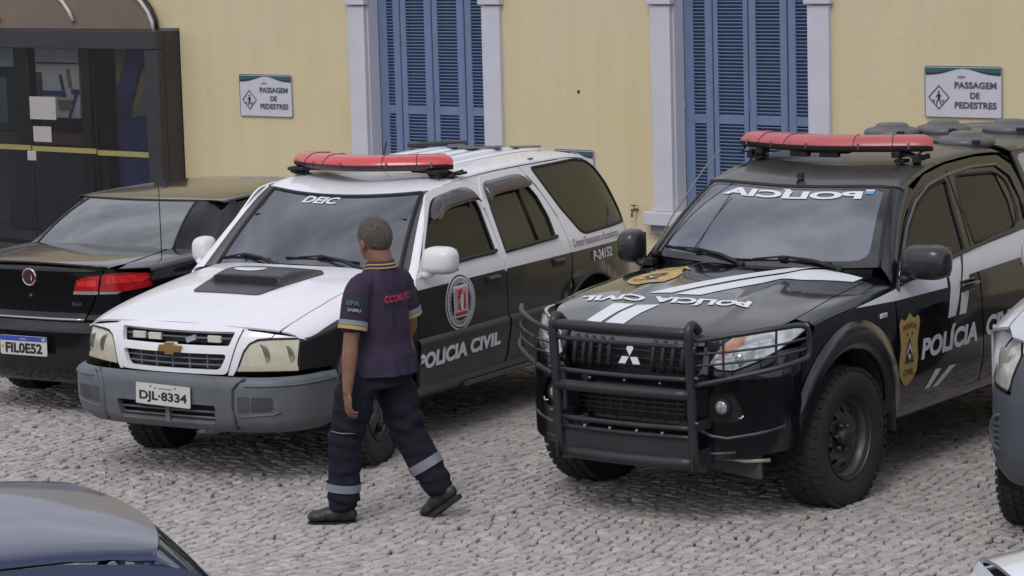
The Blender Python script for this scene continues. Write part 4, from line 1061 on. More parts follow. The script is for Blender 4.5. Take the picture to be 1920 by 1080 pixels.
    rows = [[(x_, y, z) for y in (-B.S(x_, z), -.4, 0, .4, B.S(x_, z))] for z in (.45, .7, .9, 1.12, 1.3, 1.42, 1.52, 1.565) for x_ in (xe(z),)]
    rows = [[(r[0][0] - (.03 if 0 < i < 4 else 0), q[1], q[2]) for i, q in enumerate(r)] for r in rows]
    MB().grid(rows).build('tailgate', WHITE, T)
    MB().box((-3.40, 0, .50), (.14, 1.6, .22), bev=.03).build('rear_bumper', GREYP, T)
    MB().box((-1.50, .80, .33), (.9, .05, .035), bev=.01).build('side_step', STEEL, T)
    for x_, y_ in ((0, .765), (0, -.765), (-2.66, .765), (-2.66, -.765)):
        wheel(T, x_, y_ * .975, .368, .235, .20, 'alloy', side=1 if y_ > 0 else -1, steer=rad(12) if x_ == 0 else 0)
        MB().well(.43, -.12, .10, (x_, y_ * .93, .39)).build('wheel_well', DARK, T)
    # markings
    fs = lambda x0, z0: (lambda u, v: (x0 - u, B.S(x0 - u, z0 + v + .0) + .0, z0 + v))
    fcl = lambda x0, z0, sl=0: (lambda u, v: (x0 - u, B.S(x0 - u, .6) + .0165 + (.62 - z0 - v) * -.02, z0 + v + sl * u))
    decal_text('door_lettering', T, VWHITE, 'POLÍCIA', .585, .122, fcl(-.405, .512, .022), bold=.05, shear=.12, off=.003, cen=Vector((-1, 0, .6)))
    decal_text('door_lettering', T, VWHITE, 'CIVIL', .375, .097, fcl(-1.03, .528, .022), bold=.05, shear=.12, off=.003)
    cx, cz = -.948, .872
    sd_ = B.side
    K = lambda n_, m_, poly, off, holes=(), h=.05: decal(n_, T, m_, poly, sd_, off=off, holes=holes, h=h)
    K('crest', VWHITE, ell(cx, cz, .178, .178, 40), .002); K('crest_ring', VBLACK, ell(cx, cz, .168, .168, 40), .0032); K('crest_ring', VWHITE, ell(cx, cz, .158, .158, 40), .0042, [ell(cx, cz, .148, .148, 40)]); K('crest_ring', mat('crest_pale', (.40, .40, .42), .4), ell(cx, cz, .147, .147, 36), .0042, [ell(cx, cz, .118, .118, 36)])
    K('crest_disc', VBLACK, ell(cx, cz, .112, .112, 36), .005)
    # ring lettering as small radial ticks set letter by letter
    def ringtext(s, r, a0, a1, hgt, inv=1):
        for i, ch in enumerate(s):
            if ch == ' ': continue
            a = a0 + (a1 - a0) * (i + .5) / len(s); ca, sa = math.cos(a), math.sin(a)
            def f(u, v, ca=ca, sa=sa):
                uu, vv = u - hgt * .35, v - hgt / 2
                X = r * ca + (vv * ca - uu * sa * -1 * -1) ; Z = r * sa + (vv * sa + uu * ca * -1)
                X = (r + inv * vv) * ca + inv * uu * sa; Z = (r + inv * vv) * sa - inv * uu * ca
                return sd_(cx - X, cz + Z)
            decal_text('crest_letter', T, VBLACK, ch, hgt * .7, hgt, f, bold=.02, off=.006)
    ringtext('DEPARTAMENTO ESTADUAL', .1325, rad(215), rad(-35), .017)
    ringtext('DEIC', .1325, rad(245), rad(295), .017, -1)
    w_, h_ = .085, .105
    K('crest_shield', VWHITE, [(cx - w_, cz - h_ + .01), (cx + w_, cz - h_ + .01), (cx + w_, cz + h_), (cx - w_, cz + h_)], .007)
    for i in range(-4, 5):
        if abs(i) < 2: continue
        K('crest_bar', VRED, [(cx + i * .017 - .003, cz - .055), (cx + i * .017 + .003, cz - .055), (cx + i * .017 + .003, cz + .09), (cx + i * .017 - .003, cz + .09)], .009)
    K('crest_bar', VRED, [(cx - .075, cz - .085), (cx + .075, cz - .085), (cx + .075, cz - .062), (cx - .075, cz - .062)], .009)
    K('crest_figure', VRED, [(cx - .012, cz + .09), (cx + .035, cz + .075), (cx + .045, cz + .03), (cx + .02, cz + .012), (cx + .034, cz - .03), (cx + .01, cz - .06), (cx - .02, cz - .03), (cx - .045, cz - .045), (cx - .05, cz + .05), (cx - .035, cz + .06), (cx - .03, cz - .01), (cx - .005, cz + .0), (cx + .01, cz + .04), (cx - .02, cz + .06)], .011)
    K('crest_figure', VWHITE, [(cx - .022, cz + .03), (cx + .0, cz + .045), (cx + .018, cz + .02), (cx + .012, cz - .04), (cx - .006, cz - .055), (cx - .02, cz - .02)], .012)
    decal_text('unit_lettering', T, VGREY, 'Crimes Financeiros e Econômicos', .70, .052, lambda u, v: sd_(-2.445 - u, 1.036 + v + .002 * u), bold=.012, off=.010, sub=.03)
    decal_text('unit_number', T, VWHITE, 'P-24152', .285, .068, lambda u, v: sd_(-2.70 - u, .915 + v + .01 * u), bold=.035, off=.010, sub=.03)
    # ---- light bar
    def legs(t, s):
        zb_ = Rf(-1.36, .60)[2] - 1.660
        m = MB(); y0 = s * .40
        m.box((-.11, s * .47, -.012), (.10, .26, .022), Matrix.Rotation(-s * .30, 3, 'Z'), bev=.004)
        m.tube([(-.13, s * .50, -.01), (-.15, s * .545, -.06), (-.16, s * .62, zb_ + .02 - .008)], .016, 8); m.tube([(-.10, s * .46, -.01), (-.10, s * .49, -.05), (-.10, s * .545, zb_ + .035)], .016, 8)
        m.tube([(-.2, s * .50, -.01), (-.23, s * .57, -.04), (-.27, s * .625, zb_ + .03)], .014, 8); m.tube([(-.13, s * .52, -.045), (-.23, s * .58, -.05)], .012, 8)
        m.box((-.10, s * .555, zb_ + .022), (.09, .05, .018), bev=.006); m.box((-.24, s * .625, zb_ + .02), (.10, .035, .018), bev=.006)
        m.build('mounting_foot', TRIM, t)
    lightbar(T, 'light_bar', -1.16, 1.665, .555, .245, .30, .092, REDB, mat('bar_base_maroon', (.05, .02, .028), .4), legs)
    return T
suv()
# ================================================================== black pickup with bull bar
def pickup():
    T = empty('patrol_pickup', (1.105, 15.027, 0), rad(-125.34))
    tag(T, 'black double cab police pickup with bull bar and faded red light bar', 'police pickup')
    cen0 = Vector((-1.4, 0, .7))
    B = Body([(.80, .60), (.70, .72), (.6, .79), (.45, .835), (.2, .860), (0, .870), (-.5, .876), (-3, .878), (-4.4, .865)],
             [(.35, -.06), (.50, -.03), (.65, -.008), (.80, .0), (.95, .004), (1.10, -.008)], 1.12, .42, arches=((-3.0, .40, 0, .56, .03),), p=2.5)
    hood = B.sec([(.80, .88), (.65, .965), (.4, 1.035), (.1, 1.065), (-.2, 1.08), (-.6, 1.10)],
                 [(.80, .965), (.72, 1.005), (.6, 1.05), (.4, 1.105), (.2, 1.15), (0, 1.18), (-.2, 1.203), (-.5, 1.225), (-.7, 1.235)], 2.5)
    H0 = top(hood)
    def crest(x, y):     # pressed ridges running back along the hood
        k = math.exp(-((abs(y) - .36) / .055)**2); return .010 * k * min(1, max(0, (.60 - x) / .3))
    H = lambda x, y: (lambda p: (p[0], p[1], p[2] + crest(x, y)))(H0(x, y))
    dz = lambda z: 0 if z < .8 else .34 * (z - .8)**1.3
    Wf = wrap(.10, .735, .875, 3.2, dz); F = yz(Wf)
    zf = lambda y: 1.018 + .03 * (abs(y) / .6) - .012 * (abs(y) / .6)**4     # hood leading edge height on the face
    def hf(y): return F(y, zf(y))[0]
    ysd = pchip([(-.80, .70), (-.4, .728), (0, .745), (.2, .752), (.36, .745), (.5, .70)])
    hr = lambda y: -.50 - .16 * (y / .7)**2
    # ---- hood
    Lx = [(x, ysd(x)) for x in np.linspace(-.66, .36, 18)]
    front = [(.42, .735), (.50, .70), (.565, .64)] + [(hf(y), y) for y in np.linspace(.56, -.56, 23)] + [(.565, -.64), (.50, -.70), (.42, -.735)]
    ho = Lx + front + [(x, -y) for x, y in reversed(Lx)] + [(hr(y), y) for y in np.linspace(-.69, .69, 15)]
    panel('hood', T, BLACKG, ho, H, h=.045, cen=cen0)
    # ---- face: lamps, grille, bumper
    lampo = [(.468, .889), (.512, .855), (.593, .850), (.698, .893), (.790, .950), (.842, 1.005), (.867, 1.052), (.866, 1.072), (.84, 1.076), (.79, 1.074), (.702, 1.062), (.608, 1.036), (.53, .985)]
    def fp(name, m, pts, holes=(), **k):
        return panel(name, T, m, [(Wf.ph(y), z) for y, z in pts], Wf, holes=[[(Wf.ph(y), z) for y, z in q] for q in holes], cen=cen0, **k)
    sgn = lambda pts, s: [(y * s, z) for y, z in pts]
    gy = .43
    grz = [(-.435, .86), (-.445, .995)] + [(y, zf(y) - .008) for y in np.linspace(-.43, .43, 15)] + [(.445, .995), (.435, .86)] + [(y, .815 - .02 * (1 - (y / .42)**2)) for y in np.linspace(.40, -.40, 13)]
    # dark grille recess
    m = MB(); m.grid([[(F(y, z)[0] - .05, y, z) for y in np.linspace(-.45, .45, 15)] for z in (.78, .86, .94, 1.02)]); m.build('grille_backing', mat('grille_black', (.004, .004, .005), .5), T, fixn=False)
    for z in (.845, .885, .925, .965): MB().tube([(F(y, z)[0] - .030, y, z) for y in np.linspace(-.43, .43, 15)], .006, 6).build('grille_bar', DARKP, T)
    for y in (-.375, -.315, -.265, -.205, -.145, .135, .195, .255, .315, .375):
        MB().tube([(F(y, .825)[0] - .018, y, .825), (F(y, .86)[0] + .004, y, .86), (F(y, .96)[0] + .004, y, .96), (F(y, .99)[0] - .012, y, .985)], .0125, 8).build('grille_rib', mat('grille_rib_grey', (.03, .032, .036), .35), T)
    fp('grille_surround', BLACKG, [(-.46, .80)] + [(-.475, .90)] + [(-.50, .98), (-.455, 1.01)] + [(y, zf(y) - .003) for y in np.linspace(-.44, .44, 15)] + [(.455, 1.01), (.50, .98), (.475, .90), (.46, .80)] + [(y, .775) for y in np.linspace(.4, -.4, 9)], holes=[rnd(grz, .01)], h=.05, off=.004)
    # three diamonds
    for (a, cy_, cz_) in ((0, 0, .925), (2 * PI / 3, 0, .895), (-2 * PI / 3, 0, .895)):
        d = Matrix.Rotation(a, 2); r = .080; wd = .0245
        pts = [Vector((0, .001)), Vector((-wd, r * .5 + .001)), Vector((0, r + .001)), Vector((wd, r * .5 + .001))]
        pts = [d @ p for p in pts]
        MB().prism([(p.x, p.y) for p in pts], lambda u, v, w: (F(0, .9)[0] + .010 + w - .12 * v, u, .900 + v), .014).build('emblem_diamond', CHROME, T, bevel=.002)
    for s in (1, -1):
        lo = rnd(sgn(lampo, s), .012)
        hl = fp('headlight', LENSC, lo, h=.03, thick=.02, off=-.003)
        frame_loop('lamp_seal', hl, TRIM, [(Wf.ph(y), z) for y, z in lo], Wf, .004, h=.03)
        q = lambda pts, m_, nm, off: panel(nm, hl, m_, [(Wf.ph(y * s), z) for y, z in pts], Wf, h=.03, thick=.002, off=off, cen=cen0)
        q([(.50, .905), (.56, .99), (.62, 1.03), (.68, 1.055), (.64, .99), (.56, .93)], AMBER, 'amber_indicator', .001)
        q([(.52, .868), (.59, .862), (.69, .905), (.70, .96), (.60, .93)], mat('lamp_chrome_bowl', (.42, .43, .46), .2, metal=.5, var=.5, vs=25), 'lamp_bowl', .001)
        q([(.68, .985), (.77, 1.0), (.80, 1.045), (.72, 1.05)], mat('lamp_bright', (.62, .63, .66), .15, metal=.4, var=.3, vs=18), 'side_reflector', .001)
        MB().lathe([(.042, 0), (.040, .006), (.001, .012)], 'x', (F(.60, .905)[0] - .012, .60 * s, .905), 20).build('projector', mat('lamp_lens_clear', (.30, .31, .33), .08, metal=.6), hl)
    # bumper skin with openings
    lowo = rnd([(-.345, .690), (.345, .690), (.33, .572), (-.33, .572)], .015)
    bo = [(y, .372 + .16 * max(0, abs(y) - .55) ** 1.0) for y in np.linspace(.78, -.78, 33)]
    bl = [(-1.50, .50), (-1.50, .80), (-1.42, .90), (-1.30, .955)]
    out = [(Wf.ph(y), z) for y, z in bo] + [(-1.16, .42), (-1.21, .46), (-1.225, .60), (-1.225, .86), (-1.225, .955)]
    lampbot = [(-.79, .945), (-.70, .887), (-.595, .843), (-.51, .848), (-.462, .885)]
    mid = [(-.462, .885), (-.458, .80)] + [(y, .775) for y in np.linspace(-.4, .4, 9)] + [(.458, .80), (.462, .885)]
    out += [(Wf.ph(y), z) for y, z in lampbot + mid[1:-1] + [(-y, z) for y, z in reversed(lampbot)]] + [(1.225, .955), (1.225, .86), (1.225, .60), (1.21, .46), (1.16, .42)]
    fogc = [(.530, .655), (-.530, .655)]
    fh = [[(Wf.ph(y * s), z) for y, z in rnd([(.465, .735), (.60, .735), (.645, .60), (.60, .575), (.455, .575)], .02)] for s in (1, -1)]
    bm_ = panel('front_bumper', T, BLACKG, out, Wf, holes=[[(Wf.ph(y), z) for y, z in lowo]] + fh, h=.04, thick=.03, cen=cen0)
    m = MB(); m.grid([[(F(y, z)[0] - .05, y, z) for y in np.linspace(-.35, .35, 9)] for z in (.56, .70)]); m.build('intake_backing', mat('intake_brown_black', (.02, .016, .008), .6), bm_, fixn=False)
    for z in (.600, .628, .656): MB().tube([(F(y, z)[0] - .022, y, z) for y in np.linspace(-.34, .34, 9)], .005, 6).build('intake_bar', DARKP, bm_)
    for y in np.linspace(-.28, .28, 9): MB().box((F(y, .63)[0] - .025, y, .63), (.01, .006, .11)).build('intake_rib', DARKP, bm_)
    for s in (1, -1):
        m = MB(); m.grid([[(F(y, z)[0] - .035, y * s, z) for y in (.44, .50, .56, .62, .66)] for z in (.56, .65, .75)]); m.build('fog_housing', DARKP, bm_, fixn=False)
        c = Vector((F(.53, .655)[0] - .012, .53 * s, .655)); 
        MB().lathe([(.046, -.02), (.048, .008), (.040, .012), (.038, .002)], 'x', c, 24).build('fog_lamp_ring', DARKP, bm_)
        MB().lathe([(.038, .002), (.034, .012), (.02, .018), (.001, .020)], 'x', c, 24).build('fog_lamp', mat('fog_lens', (.42, .43, .44), .12, metal=.3, coat=1, var=.35, vs=40), bm_)
        MB().tube([(F(y, z)[0] - .010, y * s, z) for y, z in ((.600, .600), (.625, .597), (.642, .615), (.645, .64))], [.003, .009, .008, .002], 6).build('chrome_crescent', CHROME, bm_)
        # trim line sweeping down and out below the fog lamps
        MB().tube([(F(y, z)[0] + .001, y * s, z) for y, z in ((.30, .545), (.40, .535), (.48, .50), (.56, .49), (.70, .515), (.80, .545))], .010, 6).build('bumper_line', mat('bumper_trim_grey', (.05, .055, .065), .3), bm_)
        MB().tube([(F(y, z)[0] - .002, y * s, z) for y, z in ((.30, .43), (.38, .41), (.50, .405), (.60, .415))], .010, 6).build('bumper_line', mat('bumper_trim_grey', (.05, .055, .065)), bm_)
    MB().tube([(F(y, .372)[0] - .02, y, .378 - .012 * (y > .6)) for y in np.linspace(.36, .74, 8)], .011, 6).build('torn_bumper_edge', mat('bare_plastic_edge', (.28, .26, .22), .6, var=.3, vs=20), bm_)
    MB().box((.60, .50, .33), (.03, .42, .14), Matrix.Rotation(-.3, 3, 'Z'), bev=.012).build('skid_plate', mat('skid_grey', (.055, .052, .05), .5), T)
    MB().cyl((.62, .30, .36), (.50, .30, .36), .03).box((.55, 0, .36), (.10, .7, .06)).build('tow_hook', mat('rusty_dark', (.07, .03, .02), .6), T)
    # ---- fender
    cs = lambda pts: [(x, tz(hood, x, z)) for x, z in pts]; cy = lambda pts: [(x, ty(hood, x, y)) for x, y in pts]
    RA = .475
    arch = lambda xc, zc, R, z0: [(xc + R * math.cos(a), zc + R * math.sin(a)) for a in np.linspace(math.asin((z0 - zc) / R), PI - math.asin((z0 - zc) / R), 28)]
    fo = cy([(x, ysd(x) + .007) for x in np.linspace(-.62, .36, 18)]) + cy([(.36, .80)]) + cs([(.33, 1.035), (.345, 1.01), (.40, .985), (.46, .955), (.478, .90), (.478, .78), (.47, .62), (.462, .50)]) + cs([(x, z) for x, z in arch(0, .40, RA, .50) if x > -.55 and x < .46]) + cs([(-.53, .46), (-.555, .80), (-.545, 1.00)]) + cy([(-.58, .83)])
    both('front_fender', T, BLACKG, fo, hood, h=.045, cen=cen0)
    # ---- doors
    zbelt = pchip([(-.50, 1.115), (-.8, 1.165), (-1.2, 1.205), (-1.7, 1.235), (-2.4, 1.265), (-2.6, 1.30)])
    fw_ = rnd([(-.66, 1.150), (-.79, 1.30), (-1.14, 1.520), (-1.36, 1.605), (-1.640, 1.640), (-1.590, 1.46), (-1.545, 1.240), (-1.15, 1.205)], [.03, .05, .08, .05, .04, .02, .02, .02])
    rw_ = rnd([(-1.690, 1.262), (-1.71, 1.50), (-1.775, 1.650), (-2.30, 1.625), (-2.40, 1.56), (-2.405, 1.42), (-2.36, 1.33), (-2.27, 1.285)], [.02, .02, .04, .06, .05, .05, .05, .05])
    gf_ = rnd([(-.565, .43), (-.575, .85), (-.560, 1.06), (-.70, 1.25), (-.95, 1.455), (-1.15, 1.573), (-1.38, 1.652), (-1.675, 1.690), (-1.665, 1.45), (-1.612, 1.20), (-1.63, .94), (-1.69, .60), (-1.68, .43)], [.03, 0, .03, .03, .05, .05, .05, .02, 0, .05, .1, .05, .04])
    gr_ = rnd([(-1.695, .43), (-1.705, .60), (-1.645, .94), (-1.627, 1.20), (-1.68, 1.45), (-1.690, 1.692), (-2.0, 1.702), (-2.36, 1.690), (-2.50, 1.60), (-2.55, 1.40), (-2.555, 1.0), (-2.53, .72), (-2.43, .53), (-2.35, .43)], [.03, .05, .1, .05, 0, .02, .03, .06, .08, .05, .05, .1, .1, .03])
    def sm(m): return m
    both('front_door', T, BLACKG, gf_, B.side, holes=[fw_], h=.05, cen=cen0); both('rear_door', T, BLACKG, gr_, B.side, holes=[rw_], h=.05, cen=cen0)
    both('body_rail', T, BLACKG, [(-.95, 1.50), (-1.15, 1.60), (-1.4, 1.69), (-1.7, 1.725), (-2.1, 1.735), (-2.42, 1.72), (-2.56, 1.65), (-2.62, 1.45), (-2.62, .60), (-2.5, .60), (-2.50, 1.45), (-2.38, 1.66), (-2.0, 1.68), (-1.72, 1.67), (-1.60, 1.20), (-1.63, 1.2), (-1.64, 1.66), (-1.38, 1.63), (-1.16, 1.55)], B.side, h=.05, off=-.006, cen=cen0)
    for mirror in (False, True):
        s = -1 if mirror else 1
        panel('side_window', T, GLASS, fw_, lambda x, z: (x, B.S(x, z) - .010, z), mirror=mirror, thick=0, h=.1, cen=cen0)
        w2 = panel('side_window', T, GLASS, rw_, lambda x, z: (x, B.S(x, z) - .010, z), mirror=mirror, thick=0, h=.1, cen=cen0)
        frame_loop('window_seal', T, TRIM, fw_, B.side, .010, mirror=mirror, off=-.003); frame_loop('window_seal', T, TRIM, rw_, B.side, .010, mirror=mirror, off=-.003)
        dvm = panel('window_applique', T, BLACKG, [(-2.295, 1.622), (-2.395, 1.56), (-2.40, 1.43), (-2.355, 1.335), (-2.30, 1.31), (-2.335, 1.45)], B.side, mirror=mirror, h=.05, off=-.002, cen=cen0)
        MB().tube([(x, s * (B.S(x, z) + .006), z) for x, z in ((-.60, 1.12), (-.72, 1.25), (-.95, 1.435), (-1.15, 1.552), (-1.38, 1.630), (-1.66, 1.665), (-2.0, 1.682), (-2.32, 1.668), (-2.46, 1.59), (-2.50, 1.45), (-2.46, 1.33))], .010, 6).build('rain_channel', mat('channel_gloss', (.03, .03, .034), .15, coat=1), T)
        MB().tube([(x, s * (B.S(x, z) + .004), z) for x, z in ((-.64, 1.148), (-.9, 1.182), (-1.15, 1.203), (-1.55, 1.235), (-1.9, 1.262), (-2.26, 1.282), (-2.36, 1.325), (-2.405, 1.40))], .012, 6).build('belt_moulding', mat('belt_gloss', (.05, .05, .055), .2, metal=.5), T)
        # flares
        arc2 = lambda xc, zc, rx, rz, n=28: [(xc + rx * math.cos(a), zc + rz * math.sin(a)) for a in np.linspace(.06, PI - .08, n)]
        A = [(x, B.S(x, z) + .004, z) for x, z in arc2(-.055, .40, .590, .625)]; Cc = [(x, B.S(x, z) + .040, z) for x, z in arc2(-.02, .40, .500, .515)]; D = [(x, B.S(x, z) + .018, z) for x, z in arc2(-.01, .40, .468, .478)]
        FL = mat('flare_satin_black', (.010, .011, .013), .22, coat=.6)
        strip('wheel_flare', T, FL, A, Cc, .010, mirror=mirror, cen=cen0); strip('flare_lip', T, FL, Cc, D, .004, mirror=mirror, cen=cen0)
        D2 = [(x, B.S(x, z) - .16, z) for x, z in arc2(-.01, .40, .462, .470)]
        strip('arch_liner', T, mat('liner_dusty', (.04, .036, .030), .8, var=.3), D, D2, 0, mirror=mirror, cen=cen0)
        MB().box((-.505, s * .79, .44), (.03, .20, .20), bev=.01).build('mud_flap', DARKP, T)
        rows = [[(x, s * (B.S(x, z) - dd), z) for z, dd in ((.445, .006), (.40, .004), (.36, .03), (.35, .14))] for x in np.linspace(-.56, -2.40, 10)]
        MB().grid(rows).build('rocker_panel', BLACKG, T)
        for (x, z, sl) in ((-1.46, 1.045, 0), (-2.38, 1.075, 0)):
            h_ = MB().box((x, s * (B.S(x, z) + .002), z), (.19, .012, .07), bev=.005).build('door_handle', BLACKG, T)
            MB().tube([(x + .10, s * (B.S(x, z) + .004), z + .004), (x + .07, s * (B.S(x, z) + .035), z + .008), (x - .07, s * (B.S(x, z) + .036), z + .012), (x - .10, s * (B.S(x, z) + .006), z + .012)], .013, 8).build('lever', BLACKG, h_)
        MB().box((-.395, s * (B.S(-.395, 1.0) + .004), 1.008), (.075, .012, .028), bev=.006).build('side_repeater', mat('repeater_clear', (.45, .45, .47), .2), T)
        mirror_obj(T, (-.72, s * (.985 if s > 0 else .965), 1.275), (.11, .145 if s > 0 else .075, .100), mat('mirror_satin_black', (.020, .021, .024), .32, coat=.3), [(-.66, s * .83, 1.175), (-.67, s * .88, 1.18), (-.70, s * .94, 1.20)], DARKP)
        panel('mirror_sail', T, DARKP, [(-.585, 1.125), (-.68, 1.232), (-.765, 1.30), (-.755, 1.175), (-.68, 1.155)], lambda x, z: (x, B.S(x, z) + .004, z), mirror=mirror, h=.05, cen=cen0)
    # ---- roof and windshield
    roof = B.sec([(-.85, 1.50), (-1.0, 1.585), (-1.15, 1.64), (-1.4, 1.70), (-1.7, 1.735), (-2.1, 1.745), (-2.45, 1.73), (-2.6, 1.66)], [(-.85, 1.60), (-1.0, 1.665), (-1.15, 1.71), (-1.4, 1.755), (-1.7, 1.782), (-2.1, 1.792), (-2.45, 1.775), (-2.6, 1.72)], 2.6)
    Rf = top(roof); wt = lambda y: -.965 - .10 * (y / .6)**2; yr = lambda x: roof.body.S(x, roof.zs(x)) * .9995
    RP = mat('dusty_black_roof', (.050, .048, .045), .42, coat=.35, var=.25, vs=3, rvar=.1)
    ro = [(wt(y), y) for y in np.linspace(-.60, .60, 17)] + [(x, yr(x)) for x in np.linspace(-1.10, -2.56, 16)] + [(-2.60, .4), (-2.61, 0), (-2.60, -.4)] + [(x, -yr(x)) for x in np.linspace(-2.56, -1.10, 16)]
    panel('roof', T, RP, ro, Rf, h=.06, cen=cen0)
    yt, yb = .600, .752
    wb = lambda s: (-.515 - .10 * s * s, yb * s, 1.225 + .018 * s * s)
    def wtp(s): y = yt * s; q = Rf(wt(y), y); return (q[0] + .006, y, q[2] - .012)
    def WS(s, v):
        a = Vector(wb(s)); b = Vector(wtp(s)); p = a.lerp(b, v); k = .028 * 4 * v * (1 - v); return (p.x + k * .6, p.y, p.z + k * .8)
    GW = mat('pickup_windshield', (.058, .068, .092), .04, spec=1, ior=1.85, var=.45, vs=1.4)
    panel('windshield', T, GW, rnd([(-.985, 0), (.985, 0), (.985, 1), (-.985, 1)], [.03, .03, .06, .06]), WS, h=.08, thick=0, cen=cen0)
    # black frit band round the glass
    frit = mat('frit_black', (.008, .008, .01), .08, coat=1)
    panel('glass_border', T, frit, [(-.985, 0), (.985, 0), (.985, 1), (-.985, 1)], WS, holes=[rnd([(-.925, .07), (.905, .07), (.93, .955), (-.94, .955)], [.1, .14, .06, .06])], h=.07, thick=0, off=.002, cen=cen0)
    tubeobj('windshield_seal', T, TRIM, [WS(-.99, v) for v in np.linspace(0, 1, 8)] + [WS(s, 1.0) for s in np.linspace(-.97, .97, 12)] + [WS(.99, v) for v in np.linspace(1, 0, 8)], .010, 6)
    MIR = lambda u0, v0, w: (lambda u, v: WS(u0 + (w - u) / .68, v0 + v / .55))
    # mirrored lettering: reads right to left seen from the front
    decal_text('mirrored_lettering', T, VWHITE, 'POLÍCIA', .93, .084, lambda u, v: WS(.745 - u / .635, .815 + v / .62), bold=.04, off=.005, sub=.05, cen=cen0)
    decal('inspection_sticker', T, mat('sticker_blue', (.10, .28, .55), .4), [(.845, .885), (.765, .885), (.765, .955), (.845, .955)], WS, off=.004, cen=cen0)
    decal('inspection_sticker', T, mat('sticker_pale', (.5, .55, .62), .4), [(.85, .925), (.77, .925), (.77, .95), (.85, .95)], WS, off=.005, cen=cen0)
    for mirror in (False, True):
        A = [WS(1.0, v) for v in np.linspace(0, 1, 10)]
        bx = [(-.565, 1.095), (-.64, 1.195), (-.72, 1.275), (-.80, 1.345), (-.885, 1.415), (-.965, 1.477), (-1.04, 1.525), (-1.11, 1.57), (-1.16, 1.60), (-1.2, 1.625)]
        Bp = [(x, B.S(x, z), z) for x, z in bx]
        strip('windshield_pillar', T, BLACKG, A, Bp, .016, mirror=mirror, cen=cen0)
    cw = [[(hr(y) + .012, y, H(hr(y) + .01, y)[2] - .012) for y in np.linspace(-.68, .68, 15)], [(wb(y / .74)[0] - .015, y * 1.03, wb(y / .74)[2] - .008) for y in np.linspace(-.68, .68, 15)]]
    MB().grid(cw).build('cowl', DARKP, T, fixn=False)
    n_ = (.35, 0, .85)
    wp = lambda s, v: Vector(WS(s, v))
    wiper(T, wp(-.93, .10), wp(-.22, .02), (-.52, -.10, 1.215), n_); wiper(T, wp(-.18, .04), wp(.62, .035), (-.56, .52, 1.215), n_)
    # radio aerial on the far A pillar and its lead over the glass
    MB().cyl((-.60, -.735, 1.235), (-.60, -.735, 1.275), .022).box((-.56, -.74, 1.21), (.06, .06, .04)).build('aerial_base', TRIM, T)
    tubeobj('aerial', T, mat('aerial_grey', (.16, .16, .17), .4), [(-.60, -.735, 1.27), (-.73, -.70, 1.45), (-.98, -.62, 1.72), (-1.10, -.57, 1.83)], .005, 6)
    tubeobj('inner_pole', T, mat('aerial_dark', (.02, .02, .02), .4), [Vector(WS(-.62, .10)) + Vector((.01, 0, .01)), Vector(WS(-.60, .80)) + Vector((.01, 0, .01))], .003, 5)
    # antenna ball on the roof front, cable
    MB().box((-1.02, .02, Rf(-1.02, 0)[2] + .03), (.03, .035, .045), bev=.006).cyl((-1.02, .02, Rf(-1.02, 0)[2]), (-1.02, .02, Rf(-1.02, 0)[2] + .02), .02, n=10).box((-.99, .02, Rf(-1.0, 0)[2] - .01), (.03, .012, .03)).build('roof_camera', DARKP, T)
    # roof cooling pods: flat rounded discs
    PM = mat('pod_grey', (.085, .085, .09), .38, var=.15, rvar=.08)
    for (x, y) in ((-2.50, .37), (-3.36, .27), (-3.16, -.11), (-2.92, -.36)):
        z0 = Rf(max(x, -2.4), y)[2] + (.004 if x < -2.6 else 0)
        p_ = MB(); p_.lathe([(.165, -.015), (.182, .004), (.180, .028), (.160, .043), (.112, .052), (.10, .070), (.085, .076), (.001, .078)], 'z', (0, 0, 0), 32)
        bmesh.ops.scale(p_.bm, vec=(1.15, 1, 1), verts=p_.bm.verts); o = p_.build('roof_pod', PM, T); o.location = (x, y, z0); o.rotation_euler = (0, 0, .5)
        MB().box((.20, .05, .028), (.03, .05, .022), bev=.005).build('pod_slot', TRIM, o)
    # bed: sides, tailgate, inner floor
    zt_ = 1.245
    bed = [(-2.66, .60), (-2.66, zt_), (-4.36, zt_ + .01), (-4.40, 1.0), (-4.38, .55), (-4.05, .52)] + [(x, z) for x, z in reversed(arch(-3.0, .40, .47, .52))][0:]
    bed = [(-2.645, .50), (-2.645, zt_), (-4.36, zt_ + .01), (-4.40, 1.0), (-4.38, .52)] + [(x, z) for x, z in reversed(arch(-3.0, .40, .47, .52))]
    both('bed_side', T, BLACKG, bed, B.side, h=.07, cen=cen0)
    MB().box((-3.5, 0, .80), (1.7, 1.5, .04)).box((-2.68, 0, 1.0), (.04, 1.6, .5)).box((-4.38, 0, .98), (.04, 1.62, .54)).build('bed', BLACKG, T)
    MB().box((-4.52, 0, .55), (.16, 1.6, .20), bev=.03).build('rear_bumper', STEEL, T)
    rw = [[(-2.60 - .04 * (1.7 - z), y, z) for y in np.linspace(-B.S(-2.6, z), B.S(-2.6, z), 7)] for z in (.5, 1.1, 1.4, 1.6, 1.70)]
    MB().grid(rw).build('cab_back', BLACKG, T, fixn=False)
    m = MB(); m.box((-1.9, 0, .48), (4.8, 1.2, .24)); m.box((.25, 0, .70), (.85, 1.05, .42)); m.box((-1.6, 0, .82), (1.9, 1.62, .62)); m.box((-3.5, 0, .6), (1.7, 1.1, .3)); m.build('underbody', DARK, T)
    MB().box((-1.75, 0, 1.32), (1.35, 1.15, .55)).build('cabin_core', DARK, T)
